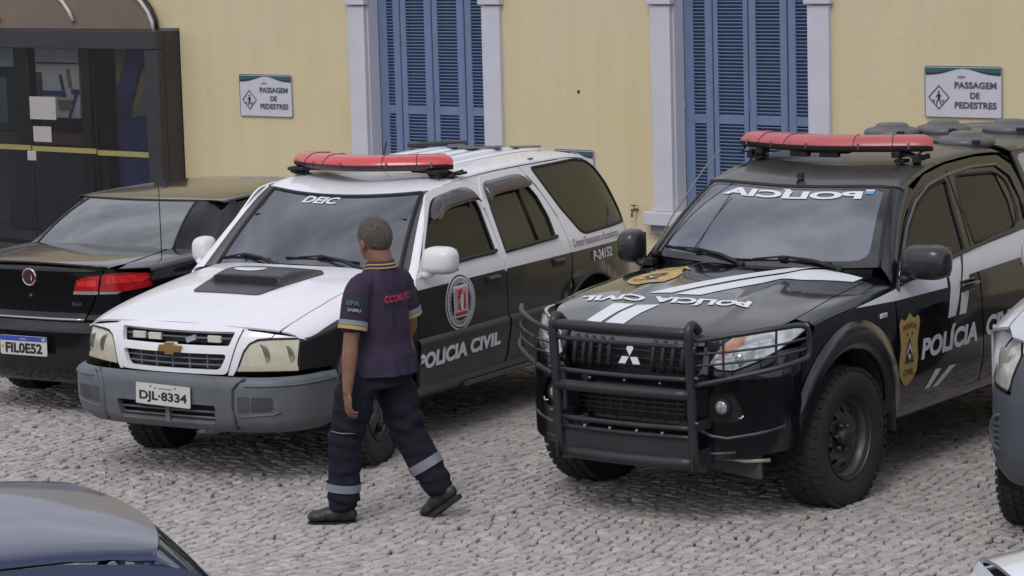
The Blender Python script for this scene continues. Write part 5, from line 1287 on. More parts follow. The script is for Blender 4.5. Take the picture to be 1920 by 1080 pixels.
    for x_ in (0, -3.0):
        for s in (1, -1):
            wheel(T, x_, s * .765, .388, .245, .215, 'steel', side=s, steer=rad(-2) if x_ == 0 else 0, rmat=mat('dusty_steel_wheel', (.085, .083, .085), .45, metal=.4, var=.25, vs=14))
            MB().well(.462, -s * .16, 0, (x_, s * .68, .40), cap=-s * .16).build('wheel_well', DARK, T)
    # hard canopy over the bed, level with the cab roof, with a framed side window
    can = B.sec([(-2.6, 1.72), (-3.0, 1.735), (-4.2, 1.72), (-4.35, 1.68)], [(-2.6, 1.775), (-3.0, 1.785), (-4.2, 1.77), (-4.35, 1.72)], 2.6)
    Cf = top(can); yc = lambda x: can.body.S(x, can.zs(x)) * .9995
    panel('canopy_roof', T, RP, [(-2.625, yc(-2.625)), (-4.33, yc(-4.33)), (-4.33, -yc(-4.33)), (-2.625, -yc(-2.625))], Cf, h=.08, cen=cen0)
    cwn = rnd([(-2.76, 1.34), (-2.73, 1.66), (-4.15, 1.66), (-4.22, 1.34)], .05)
    both('canopy_side', T, RP, [(-2.645, 1.262), (-2.625, 1.70), (-2.63, 1.722), (-4.33, 1.70), (-4.36, 1.262)], B.side, holes=[cwn], h=.08, cen=cen0)
    both('canopy_rim', T, mat('canopy_rim_silver', (.42, .42, .44), .3, metal=.3), rnd([(-2.70, 1.30), (-2.67, 1.70), (-4.20, 1.70), (-4.28, 1.30)], .06), B.side, holes=[cwn], h=.08, off=.006, cen=cen0)
    both('canopy_window', T, GLASS, cwn, lambda x, z: (x, B.S(x, z) - .006, z), h=.1, thick=0, cen=cen0)
    MB().box((-4.35, 0, 1.48), (.03, 1.35, .44)).build('canopy_back', RP, T)
    # ---- bull bar
    X0 = .975
    bb = empty('bull_bar', (X0, .045, .75)); bb.parent = T
    D = lambda *p: [(x - X0, y, z - .75) for x, y, z in p]
    tub = lambda name, pts, r, n=12: tubeobj(name, bb, TUBE, catmull(D(*pts), 5), r, n)
    for s in (1, -1):
        y = s * .425
        MB().tube(catmull(D((.90, y, 1.075), (.96, y, 1.115), (1.0, y, 1.085), (1.0, y, 1.0), (.985, y, .80), (.975, y, .60), (.965, y, .44), (.93, y, .36), (.86, y, .335)), 5), .0255, 12).build('upright', TUBE, bb)
        MB().box((-.09, y, -.36), (.22, .012, .10), bev=.004).build('mounting_bracket', TUBE, bb); MB().box((-.10, y, -.18), (.18, .012, .05)).build('mounting_bracket', TUBE, bb)
        for z in (1.02, .84, .60): MB().cyl((.01 + X0 - X0 + .0, y + s * .02, z - .75), (.01, y + s * .045, z - .75), .009, n=8).build('bolt', STEEL, bb)
        # lamp guard wing
        w = empty('lamp_guard', (0, 0, 0)); w.parent = bb
        tb = lambda name, pts, r: tubeobj(name, w, TUBE, catmull(D(*pts), 5), r, 8)
        sy = lambda pts: [(x, s * (yy if s > 0 else yy - max(0, yy - .5) * .16), z) for x, yy, z in pts]
        tb('guard_tube', sy([(.985, .45, 1.035), (.93, .62, 1.065), (.82, .80, 1.095), (.70, .905, 1.108), (.655, .935, 1.09), (.64, .942, 1.05), (.64, .942, .98), (.65, .938, .94), (.69, .92, .925), (.80, .84, .895), (.93, .62, .84), (.985, .45, .80)]), .0138)
        for (a, b) in ((.965, 1.04), (.905, .985)):
            tb('guard_rod', sy([(.985, .45, a), (.93, .62, a + .018), (.80, .83, (a + b) / 2 + .01), (.645, .94, b)]), .0068)
        for yy, x in ((.60, .94), (.83, .79)):
            zt2 = 1.062 if yy < .7 else 1.098; zb2 = .835 if yy < .7 else .893
            tb('guard_rod', sy([(x, yy, zt2), (x + .004, yy, (zt2 + zb2) / 2), (x, yy, zb2)]), .0068)
        if s == 1: MB().box((.02 - .12, .50, 1.0 - .75), (.05, .055, .055), bev=.01).cyl((-.09, .50, .26), (-.09, .50, .30), .012).build('siren_speaker', DARKP, bb)
    tub('top_tube', [(1.0, -.42, 1.075), (1.012, -.2, 1.078), (1.015, 0, 1.078), (1.012, .2, 1.078), (1.0, .42, 1.075)], .029)
    tub('cross_rod', [(1.0, -.42, 1.005), (1.005, 0, 1.0), (1.0, .42, 1.005)], .013, 8)
    tub('cross_rod', [(.985, -.42, .828), (.99, 0, .822), (.985, .42, .828)], .013, 8)
    tub('middle_tube', [(.985, -.42, .745), (1.0, 0, .745), (.985, .42, .745)], .030)
    tub('cross_rod', [(.97, -.42, .565), (.975, 0, .56), (.97, .42, .565)], .015, 8)
    tub('cross_rod', [(.96, -.42, .515), (.965, 0, .51), (.96, .42, .515)], .013, 8)
    m = MB(); m.grid([[(.955 - X0 - .0, y, z - .75) for y in np.linspace(-.42, .42, 7)] for z in (.40, .50)]); m.build('skid_sheet', TUBE, bb, fixn=False)
    tub('bottom_tube', [(.945, -.42, .375), (.96, 0, .37), (.945, .42, .375)], .036)
    for y in (-.24, -.08, .09, .25): MB().cyl((1.0 - X0 - .02, y, .535 - .75), (1.0 - X0, y, .535 - .75), .007, n=8).build('bolt', CHROME, bb)
    for y in (-.20, .02, .24): MB().cyl((.985 - X0, y, .800 - .75), (1.0 - X0, y, .800 - .75), .006, n=8).build('bolt', CHROME, bb)
    # ---- markings on the hood
    Hm = lambda x, y: H(x, y)
    K = lambda n_, m_, poly, off=.003, holes=(), f=Hm, h=.04, **k: decal(n_, T, m_, poly, f, off=off, holes=holes, h=h, cen=cen0, **k)
    decal_text('mirrored_lettering', T, VWHITE, 'POLÍCIA', .625, .100, lambda u, v: Hm(.245 + v + .03 * u, .435 - u), bold=.045, shear=-.12, off=.004, sub=.04, cen=cen0)
    decal_text('mirrored_lettering', T, VWHITE, 'CIVIL', .43, .082, lambda u, v: Hm(.265 + v + .03 * u, -.235 - u), bold=.045, shear=-.12, off=.004, sub=.04, cen=cen0)
    K('hood_stripe', VWHITE, [(.385, -.250), (.405, -.375), (.47, -.39), (.622, -.415), (.640, -.315), (.50, -.29)])
    K('hood_stripe', VWHITE, [(.375, -.095), (.40, -.225), (.50, -.265), (.638, -.285), (.650, -.165), (.50, -.14)])
    K('hood_stripe', VWHITE, [(.215, -.265), (.190, -.130), (-.56, .385), (-.54, .255)])
    K('hood_stripe', VWHITE, [(.210, -.095), (.195, .060), (-.20, .345), (-.40, .688), (-.52, .688), (-.55, .43)])
    sh = [(-.375, -.425), (-.365, -.36), (-.335, -.345), (-.31, -.30), (-.285, -.345), (-.24, -.33), (-.20, -.30), (-.10, -.285), (0, -.30), (.055, -.36), (.07, -.43), (.05, -.50), (-.01, -.56), (-.10, -.58), (-.20, -.56), (-.24, -.53), (-.285, -.52), (-.31, -.56), (-.335, -.515), (-.365, -.50)]
    K('hood_badge', VGOLD, rnd(sh, .012, 2), .004)
    for w_, h_, tx, x0, y0 in ((.18, .035, 'CIVIL', -.02, -.34), (.20, .030, 'POLÍCIA', -.285, -.34)):
        decal_text('badge_lettering', T, VDARK, tx, w_, h_, lambda u, v, x0=x0, y0=y0: Hm(x0 - v, y0 - .19 + u), bold=.03, off=.006, sub=.04, cen=cen0)
    K('badge_emblem', VDARK, [(-.05, -.43), (-.10, -.36), (-.17, -.37), (-.20, -.43), (-.17, -.49), (-.10, -.50)], .006)
    K('badge_emblem', VWHITE, [(-.07, -.43), (-.12, -.385), (-.10, -.43), (-.12, -.475)], .008)
    # ---- markings on the side
    Sd = B.side
    K('side_stripe', VWHITE, [(-.10, 1.087), (-.555, 1.128), (-.80, 1.160), (-1.215, 1.165), (-1.205, 1.062), (-.56, 1.068)][::1], f=Sd)
    K('side_stripe', VWHITE, [(-1.24, 1.20), (-1.375, 1.212), (-1.455, 1.215), (-1.365, 1.05), (-1.285, .888), (-1.19, .885), (-1.215, .99), (-1.245, 1.065)], f=Sd)
    K('side_stripe', VWHITE, [(-1.49, 1.220), (-1.60, 1.228), (-2.40, 1.270), (-2.54, 1.29), (-2.53, 1.135), (-2.30, 1.12), (-1.75, 1.108), (-1.625, 1.105), (-1.50, 1.10), (-1.425, .885), (-1.335, .885), (-1.38, 1.05)], f=Sd)
    decal_text('door_lettering', T, VWHITE, 'POLÍCIA', .73, .150, lambda u, v: Sd(-.86 - u, .688 + v + .012 * u), bold=.045, shear=.12, off=.004, sub=.05, cen=cen0)
    decal_text('door_lettering', T, VWHITE, 'CIVIL', .46, .122, lambda u, v: Sd(-1.70 - u, .705 + v + .012 * u), bold=.045, shear=.12, off=.004, sub=.05, cen=cen0)
    K('door_bar', VWHITE, [(-.945, .505), (-1.005, .505), (-1.135, .603), (-1.055, .606)], f=Sd); K('door_bar', VWHITE, [(-1.045, .503), (-1.115, .500), (-1.325, .597), (-1.235, .600)], f=Sd)
    bx_ = lambda pts: [(-.70 + (-.70 + a) * -1 if False else a, b) for a, b in pts]
    sd = [(-.700, .562), (-.64, .59), (-.595, .64), (-.585, .72), (-.60, .80), (-.583, .88), (-.572, .93), (-.60, .965), (-.632, .945), (-.665, .955), (-.70, .985), (-.735, .955), (-.768, .945), (-.80, .965), (-.828, .93), (-.817, .88), (-.80, .80), (-.815, .72), (-.805, .64), (-.76, .59)]
    K('door_badge', VGOLD, rnd(sd, .012, 2), .005, f=Sd)
    decal_text('badge_lettering', T, VDARK, 'POLÍCIA', .165, .038, lambda u, v: Sd(-.617 - u, .885 + v + .012 * math.sin(u / .165 * PI)), bold=.02, off=.008, sub=.03, cen=cen0)
    decal_text('badge_lettering', T, VDARK, 'CIVIL', .125, .040, lambda u, v: Sd(-.637 - u, .625 + v), bold=.02, off=.008, sub=.03, cen=cen0)
    K('badge_emblem', VDARK, [(-.655, .715), (-.665, .77), (-.70, .85), (-.735, .77), (-.745, .715)], .008, f=Sd)
    K('badge_emblem', VWHITE, [(-.668, .74), (-.70, .79), (-.732, .74), (-.732, .76), (-.70, .815), (-.668, .76)][::-1], .010, f=Sd, h=.02)
    K('badge_emblem', VWHITE, ell(-.70, .735, .014, .016, 10), .010, f=Sd)
    K('badge_emblem', VDARK, [(-.640, .700), (-.760, .700), (-.750, .712), (-.650, .712)], .009, f=Sd)
    for dx in (-.03, .03): K('badge_emblem', VDARK, ell(-.70 + dx, .865, .009, .010, 8), .009, f=Sd)
    # ---- light bar
    def legs(t, s):
        zb_ = Rf(-1.5, .52)[2] - 1.825
        m = MB()
        m.box((-.05, s * .46, -.02), (.10, .05, .04), bev=.006); m.tube([(-.05, s * .46, -.02), (-.05, s * .47, zb_ + .02)], .014, 8); m.tube([(-.08, s * .48, -.01), (-.13, s * .56, -.05), (-.17, s * .60, zb_ + .04)], .016, 8)
        m.box((-.12, s * .545, -.05), (.11, .05, .045), Matrix.Rotation(s * .4, 3, 'Z'), bev=.006); m.box((-.06, s * .475, zb_ + .015), (.09, .06, .02), bev=.005); m.tube([(-.03, s * .50, -.02), (0, s * .58, -.03), (-.10, s * .60, .0)], .006, 6)
        m.tube([(-.05, s * .47, -.01), (.06, s * .50, -.09), (.12, s * .55, zb_ - .05)], .006, 6)
        m.build('mounting_foot', TRIM, t)
        if s == 1:
            for y in (-.14, .06): MB().box((.055, y, -.022), (.05, .12, .035), bev=.006).build('under_strobe', TRIM, t)
            MB().box((-.02, -.02, -.012), (.05, .34, .02)).build('cable_tray', TRIM, t)
    lightbar(T, 'light_bar', -1.36, 1.825, .605, .20, .30, .088, REDF, mat('bar_base_dark', (.04, .022, .026), .45), legs, bumpup=.0)
    return T
pickup()
# ================================================================== plain parked cars (partly in frame)
def plain_car(name, loc, yaw, label, cat, paint, bump, see=False, van=0.0, lens=None, wheelpos=True, pane=None, tall=1, mirrors=(1, -1), hd=0):
    T = empty(name, loc, yaw); tag(T, label, cat); cen = Vector((-1.2, 0, .7)); k = van
    B = Body([(.80, .56), (.70, .68), (.6, .745), (.45, .795), (.2, .815), (0, .825), (-.5, .835), (-2.6, .835), (-3.1, .80), (-3.35, .74)],
             [(.25, -.08), (.40, -.03), (.55, -.005), (.70, 0), (.9, -.004)], .96 + k * .3, .50 - k * .2, arches=((0, .31, 0, .40, .018), (-2.5, .31, 0, .40, .018)), p=2.4)
    hood = B.sec([(x, z - hd) for x, z in [(.80, .72), (.6, .80), (.3, .86), (0, .90), (-.5, .95)]], [(x, z - hd) for x, z in [(.80, .80), (.6, .90), (.3, .975), (0, 1.02), (-.4, 1.06), (-.6, 1.07)]], 2.4); H = top(hood)
    roof = B.sec([(-.95, 1.33), (-1.1, 1.375), (-1.4, 1.405), (-1.9, 1.41), (-2.6, 1.37), (-3.0, 1.30)], [(-.95, 1.40), (-1.1, 1.435), (-1.4, 1.465), (-1.9, 1.475), (-2.6, 1.45), (-3.0, 1.38)], 2.5)
    dzb = pchip([(.26, .10), (.32, .03), (.40, .0), (.60, .0), (.72, .03), (.80, .09), (.9, .2)])
    Wf = wrap(.05, .76, .82, 2.9, dzb)
    Rf0 = top(roof); Rf = Rf0
    lift = k * .28
    up = lambda f: (lambda *a: (lambda p: (p[0], p[1], p[2] + lift * min(1, max(0, (p[2] - .9) / .4))))(f(*a)))
    side = up(B.side); Rf = up(Rf0)
    hr = lambda y: -.46 - .14 * (y / .65)**2
    hf = lambda y: Wf(Wf.ph(y), .80)[0]
    ysd = .66
    panel('hood', T, paint, [(x, ysd) for x in np.linspace(-.56, .50, 12)] + [(hf(y), y) for y in np.linspace(.60, -.60, 17)] + [(x, -ysd) for x in np.linspace(.50, -.56, 12)] + [(hr(y), y) for y in np.linspace(-.64, .64, 11)], H, h=.07, cen=cen)
    cy = lambda pts: [(x, ty(hood, x, y)) for x, y in pts]; cs = lambda pts: [(x, tz(hood, x, z)) for x, z in pts]
    arch = lambda xc, R, z0=.36: [(xc + R * math.cos(a), .31 + R * math.sin(a)) for a in np.linspace(math.asin((z0 - .31) / R), PI - math.asin((z0 - .31) / R), 20)]
    both('front_fender', T, paint, cy([(x, ysd + .008) for x in np.linspace(-.56, .50, 10)]) + cs([(.40, .84 - hd), (.385, .72 - hd * .8), (.375, .56 - hd * .3)]) + cs(arch(0, .37)) + cs([(-.45, .34), (-.47, .80), (-.47, .92)]) + cy([(-.5, .80)]), hood, h=.06, cen=cen)
    e = 1.25
    out = [(a, .80 + .03 * abs(a) - hd * .6) for a in np.linspace(-.62, .62, 13)] + [(.66, .64 - hd * .5), (1.18, .66 - hd * .5), (e, .60 - hd * .3), (e, .40), (1.1, .30)] + [(a, .27) for a in np.linspace(1.0, -1.0, 15)] + [(-1.1, .30), (-e, .40), (-e, .60 - hd * .3), (-1.18, .66 - hd * .5), (-.66, .64 - hd * .5)]
    panel('front_bumper', T, bump, out, Wf, h=.06, thick=.03, cen=cen)
    for s in (1, -1):
        if not hd: panel('lamp_brow', T, paint, [(s * a, z) for a, z in [(.58, .80), (.66, .80), (.80, .852), (1.02, .866), (1.21, .81), (1.24, .70), (1.32, .70), (1.30, .86), (1.0, .92), (.60, .88)]], Wf, h=.05, cen=cen)
        lo = rnd([(s * a, z - hd * .5) for a, z in [(.68, .655), (.66, .79), (.80, .845), (1.02, .86), (1.20, .80), (1.22, .70), (1.12, .675)]], [.03, .03, .05, .08, .08, .05, .03])
        hl = panel('headlight', T, lens or LENSC, lo, Wf, h=.05, thick=.02, cen=cen)
        frame_loop('lamp_seal', hl, TRIM, lo, Wf, .005)
        c = Wf(s * .92, .755 - hd * .5); R_ = Matrix.Rotation(s * .75, 3, 'Z')
        m = MB(); m.lathe([(.062, .001), (.050, .004), (.001, .004)], 'x', (0, 0, 0), 20); bmesh.ops.transform(m.bm, matrix=Matrix.Translation(c) @ R_.to_4x4(), verts=m.bm.verts); m.build('reflector', lens or LENSC, hl)
        c = Vector(Wf(s * .84, .48)); R_ = Matrix.Rotation(s * .50, 3, 'Z'); fg = MB()
        fg.lathe([(.078, -.01), (.078, .002), (.066, .006), (.060, -.004)], 'x', (0, 0, 0), 24)
        for z in (-.036, -.012, .012, .036): fg.box((.0, 0, z), (.008, .108 - abs(z) * .6, .010))
        bmesh.ops.transform(fg.bm, matrix=Matrix.Translation(c) @ R_.to_4x4(), verts=fg.bm.verts); fg.build('fog_blank', bump, T)
    rows = [[(.42, y, z) for y in np.linspace(-.6, .6, 5)] for z in (.30, .60, .85 - hd)]
    MB().grid(rows).build('front_core', DARK, T)
    fw_ = rnd([(-.66, .985), (-.80, 1.12), (-1.0, 1.265), (-1.12, 1.325), (-1.35, 1.352), (-1.62, 1.345), (-1.64, 1.0)], [.03, .05, .07, .08, .05, .04, .03])
    rw_ = rnd([(-1.72, 1.0), (-1.70, 1.342), (-2.2, 1.325), (-2.50, 1.24), (-2.66, 1.08), (-2.60, 1.02)], [.03, .04, .08, .08, .05, .03])
    gf = rnd([(-.485, .36), (-.49, .90), (-.56, .98), (-.80, 1.20), (-1.02, 1.345), (-1.18, 1.380), (-1.675, 1.392), (-1.685, .36)], .03)
    gr = rnd([(-1.695, .36), (-1.685, 1.392), (-2.3, 1.375), (-2.66, 1.22), (-2.78, 1.02), (-2.72, .75), (-2.55, .705), (-2.3, .66), (-2.1, .45), (-2.08, .36)], .03)
    both('front_door', T, paint, gf, side, holes=[fw_], h=.06, cen=cen); both('rear_door', T, paint, gr, side, holes=[rw_], h=.06, cen=cen)
    qt = [(-2.09, .34), (-2.115, .45)] + [(x, z) for x, z in reversed(arch(-2.5, .37)) if x < -9] + [(-2.31, .67), (-2.56, .715), (-2.73, .76), (-2.79, 1.02), (-2.67, 1.23), (-2.35, 1.385), (-2.7, 1.355), (-3.0, 1.28), (-3.2, 1.05), (-3.35, .85), (-3.36, .45), (-2.86, .36)] + [(x, z) for x, z in reversed(arch(-2.5, .37)) if x < -2.45][::-1]
    both('rear_quarter', T, paint, [(-2.56, .715), (-2.73, .76), (-2.79, 1.02), (-2.67, 1.23), (-2.31, 1.385), (-2.7, 1.355), (-3.0, 1.28), (-3.2, 1.05), (-3.35, .85), (-3.36, .45), (-2.87, .36)] + [(x, z) for x, z in reversed(arch(-2.5, .37)) if x < -2.56], side, h=.07, cen=cen)
    rw = [[(x_, y, z + lift * min(1, max(0, (z - .9) / .4))) for y in np.linspace(-B.S(x_, z), B.S(x_, z), 7)] for x_, z in ((-3.36, .40), (-3.36, .85), (-3.2, 1.05), (-3.0, 1.28), (-2.98, 1.33))]
    MB().grid(rw).build('tailgate', paint, T, fixn=False)
    g = pane or GLASS
    for mirror in (False, True):
        s = -1 if mirror else 1
        for o_ in (fw_, rw_):
            panel('side_window', T, g, o_, lambda x, z: (lambda p: (p[0], p[1] - .010, p[2]))(side(x, z)), mirror=mirror, thick=0, h=.1, cen=cen)
            frame_loop('window_seal', T, TRIM, o_, side, .009, mirror=mirror, off=-.002)
        if s in mirrors: mirror_obj(T, (-.66, s * .93, 1.06 + lift * .4), (.09, .11, .07), paint, [(-.62, s * .80, 1.0 + lift * .2), (-.62, s * .86, 1.0 + lift * .2), (-.64, s * .92, 1.03 + lift * .3)], DARKP)
        for x in (-1.45, -2.45): MB().box((x, s * (B.S(x, .88) + .012), .88), (.16, .022, .03), bev=.008).build('door_handle', paint, T)
        rows = [[(x, s * (B.S(x, z) - dd), z) for z, dd in ((.37, .006), (.30, .02), (.26, .10))] for x in np.linspace(-.46, -2.1, 8)]
        MB().grid(rows).build('rocker_panel', bump, T)
    wt = lambda y: -.99 - .10 * (y / .55)**2; yr = lambda x: B.S(x, roof.zs(x)) * .9995
    ro = [(wt(y), y) for y in np.linspace(-.56, .56, 15)] + [(x, yr(x)) for x in np.linspace(-1.12, -2.98, 15)] + [(x, -yr(x)) for x in np.linspace(-2.98, -1.12, 15)]
    holes = []
    if see: holes = [rnd([(-1.55, -.33), (-1.55, .33), (-2.1, .33), (-2.1, -.33)], .06)]
    panel('roof', T, paint, ro, Rf, holes=holes, h=.07, cen=cen)
    if see: panel('sunroof', T, GLASS, holes[0], lambda x, y: (lambda p: (p[0], p[1], p[2] - .004))(Rf(x, y)), h=.1, thick=0, cen=cen)
    wb = lambda s: (-.53 - .10 * s * s, .69 * s, 1.065 - hd - .02 * s * s + lift * .3)
    def wtp(s): y = .555 * s; q = Rf(wt(y), y); return (q[0] + .005, y, q[2] - .01)
    def WS(s, v):
        a = Vector(wb(s)); b = Vector(wtp(s)); p = a.lerp(b, v); q = .03 * 4 * v * (1 - v); return (p.x + q * .6, p.y, p.z + q * .8)
    panel('windshield', T, g if see else GLASSW, rnd([(-.985, 0), (.985, 0), (.985, 1), (-.985, 1)], .04), WS, h=.1, thick=0, cen=cen)
    both('roof_rail', T, paint, [(-.98, 1.30), (-1.12, 1.372), (-1.4, 1.404), (-1.9, 1.409), (-2.6, 1.369), (-2.98, 1.302), (-2.66, 1.20), (-2.3, 1.36), (-1.2, 1.36)], side, h=.06, off=-.006, cen=cen)
    for mirror in (False, True):
        if not hd: strip('lamp_side', T, paint, [Wf(1.20, z) for z in np.linspace(.62, .88, 6)], [(.38, B.S(.38, z), z) for z in np.linspace(.62, .88, 6)], .0, mirror=mirror, cen=cen)
        A = [WS(1.0, v) for v in np.linspace(0, 1, 8)]
        Bp = [side(x, z) for x, z in [(-.52, .955), (-.62, 1.045), (-.72, 1.13), (-.82, 1.21), (-.92, 1.28), (-1.02, 1.338), (-1.1, 1.368), (-1.16, 1.375)]]
        strip('windshield_pillar', T, paint, A, Bp, .014, mirror=mirror, cen=cen)
    MB().grid([[(hr(y) + .01, y, H(hr(y), y)[2] - .012) for y in np.linspace(-.62, .62, 9)], [(wb(y / .68)[0] - .01, y * 1.05, wb(y / .68)[2] - .006) for y in np.linspace(-.62, .62, 9)]]).build('cowl', DARKP, T, fixn=False)
    m = MB(); m.box((-1.6, 0, .36), (3.2, 1.15, .16)); m.box((-1.6, 0, .55), (1.9, 1.50, .35)); m.build('underbody', DARK, T)
    if see:   # cabin seen through the glass
        IN = mat('cabin_grey_trim', (.16, .165, .17), .8, var=.1); DK = mat('cabin_dark_mesh', (.035, .04, .042), .7, var=.5, vs=120)
        for s in (1, -1):
            MB().box((-1.42, s * .36, .78), (.50, .48, .16), bev=.05).box((-1.66, s * .36, 1.0), (.13, .46, .50), Matrix.Rotation(-.2, 3, 'Y'), bev=.05).build('front_seat', DK, T)
            MB().box((-1.74, s * .36, 1.30), (.09, .26, .16), bev=.04).build('headrest', DK, T)
        MB().box((-.75, 0, .92), (.42, 1.36, .16), bev=.05).build('dashboard', DK, T)
        MB().tube([(-1.02 + .07 * math.sin(a), .36 + .18 * math.cos(a), 1.0 + .17 * math.sin(a)) for a in np.linspace(0, 2 * PI, 25)[:-1]], .014, 8, True).build('steering_wheel', DARKP, T)
        MB().box((-2.35, 0, .92), (.5, 1.3, .45), bev=.05).build('rear_seat', DK, T)
        both('door_trim', T, IN, [(-.6, .45), (-.6, .97), (-2.6, .99), (-2.6, .45)], lambda x, z: (x, B.S(x, z) - .05, z), h=.15, cen=cen)
        panel('headliner', T, IN, [(-1.15, -.50), (-1.15, .50), (-2.9, .52), (-2.9, -.52)], lambda x, y: (lambda p: (p[0], p[1], p[2] - .05))(Rf(x, y)), h=.15, thick=.01, cen=Vector((-1.8, 0, 3)))
    else: MB().box((-1.75, 0, .98), (1.7, 1.0, .55)).build('cabin_core', DARK, T)
    for x_ in (0, -2.5):
        for s in (1, -1):
            wheel(T, x_, s * .715, .305 * tall**.4, .19, .175 * tall**.4, 'alloy', side=s)
            MB().well(.365, -.12, 0, (x_, s * .66, .31)).build('wheel_well', DARK, T)
    if tall != 1:
        for o in T.children:
            if not o.name.startswith('wheel') or o.type == 'MESH': o.scale.z = tall
    return T
SILV = mat('silver_paint', (.50, .51, .55), .28, metal=.25, coat=.8, var=.03)
BLUG = mat('blue_grey_metallic', (.020, .030, .080), .30, metal=.2, coat=.5, var=.05)
PALE = mat('pale_silver_blue_paint', (.62, .66, .76), .25, coat=1, var=.03)
BUMPG = mat('slate_bumper_plastic', (.062, .07, .085), .5, var=.12, vs=5, bump=.05, bs=200)
tg = glassmat('green_tinted_glass', (.42, .56, .53), .05)
plain_car('parked_van', (3.33, 13.60, 0), rad(-122), 'silver van with slate grey bumper and rounded headlight at the right edge', 'van', SILV, BUMPG, tall=1.27, lens=mat('cloudy_headlight', (.46, .45, .40), .2, metal=.2, coat=1, var=.25, vs=14))
plain_car('blue_car', (-.325, 8.90, 0), rad(25), 'blue grey car in the bottom left corner, only its roof and window showing', 'car', BLUG, BLUG, see=True, pane=tg, mirrors=(), hd=.26)
plain_car('pale_car', (4.36, 7.33, 0), rad(3), 'pale silver blue car in the bottom right corner, only its roof edge showing', 'car', PALE, PALE)
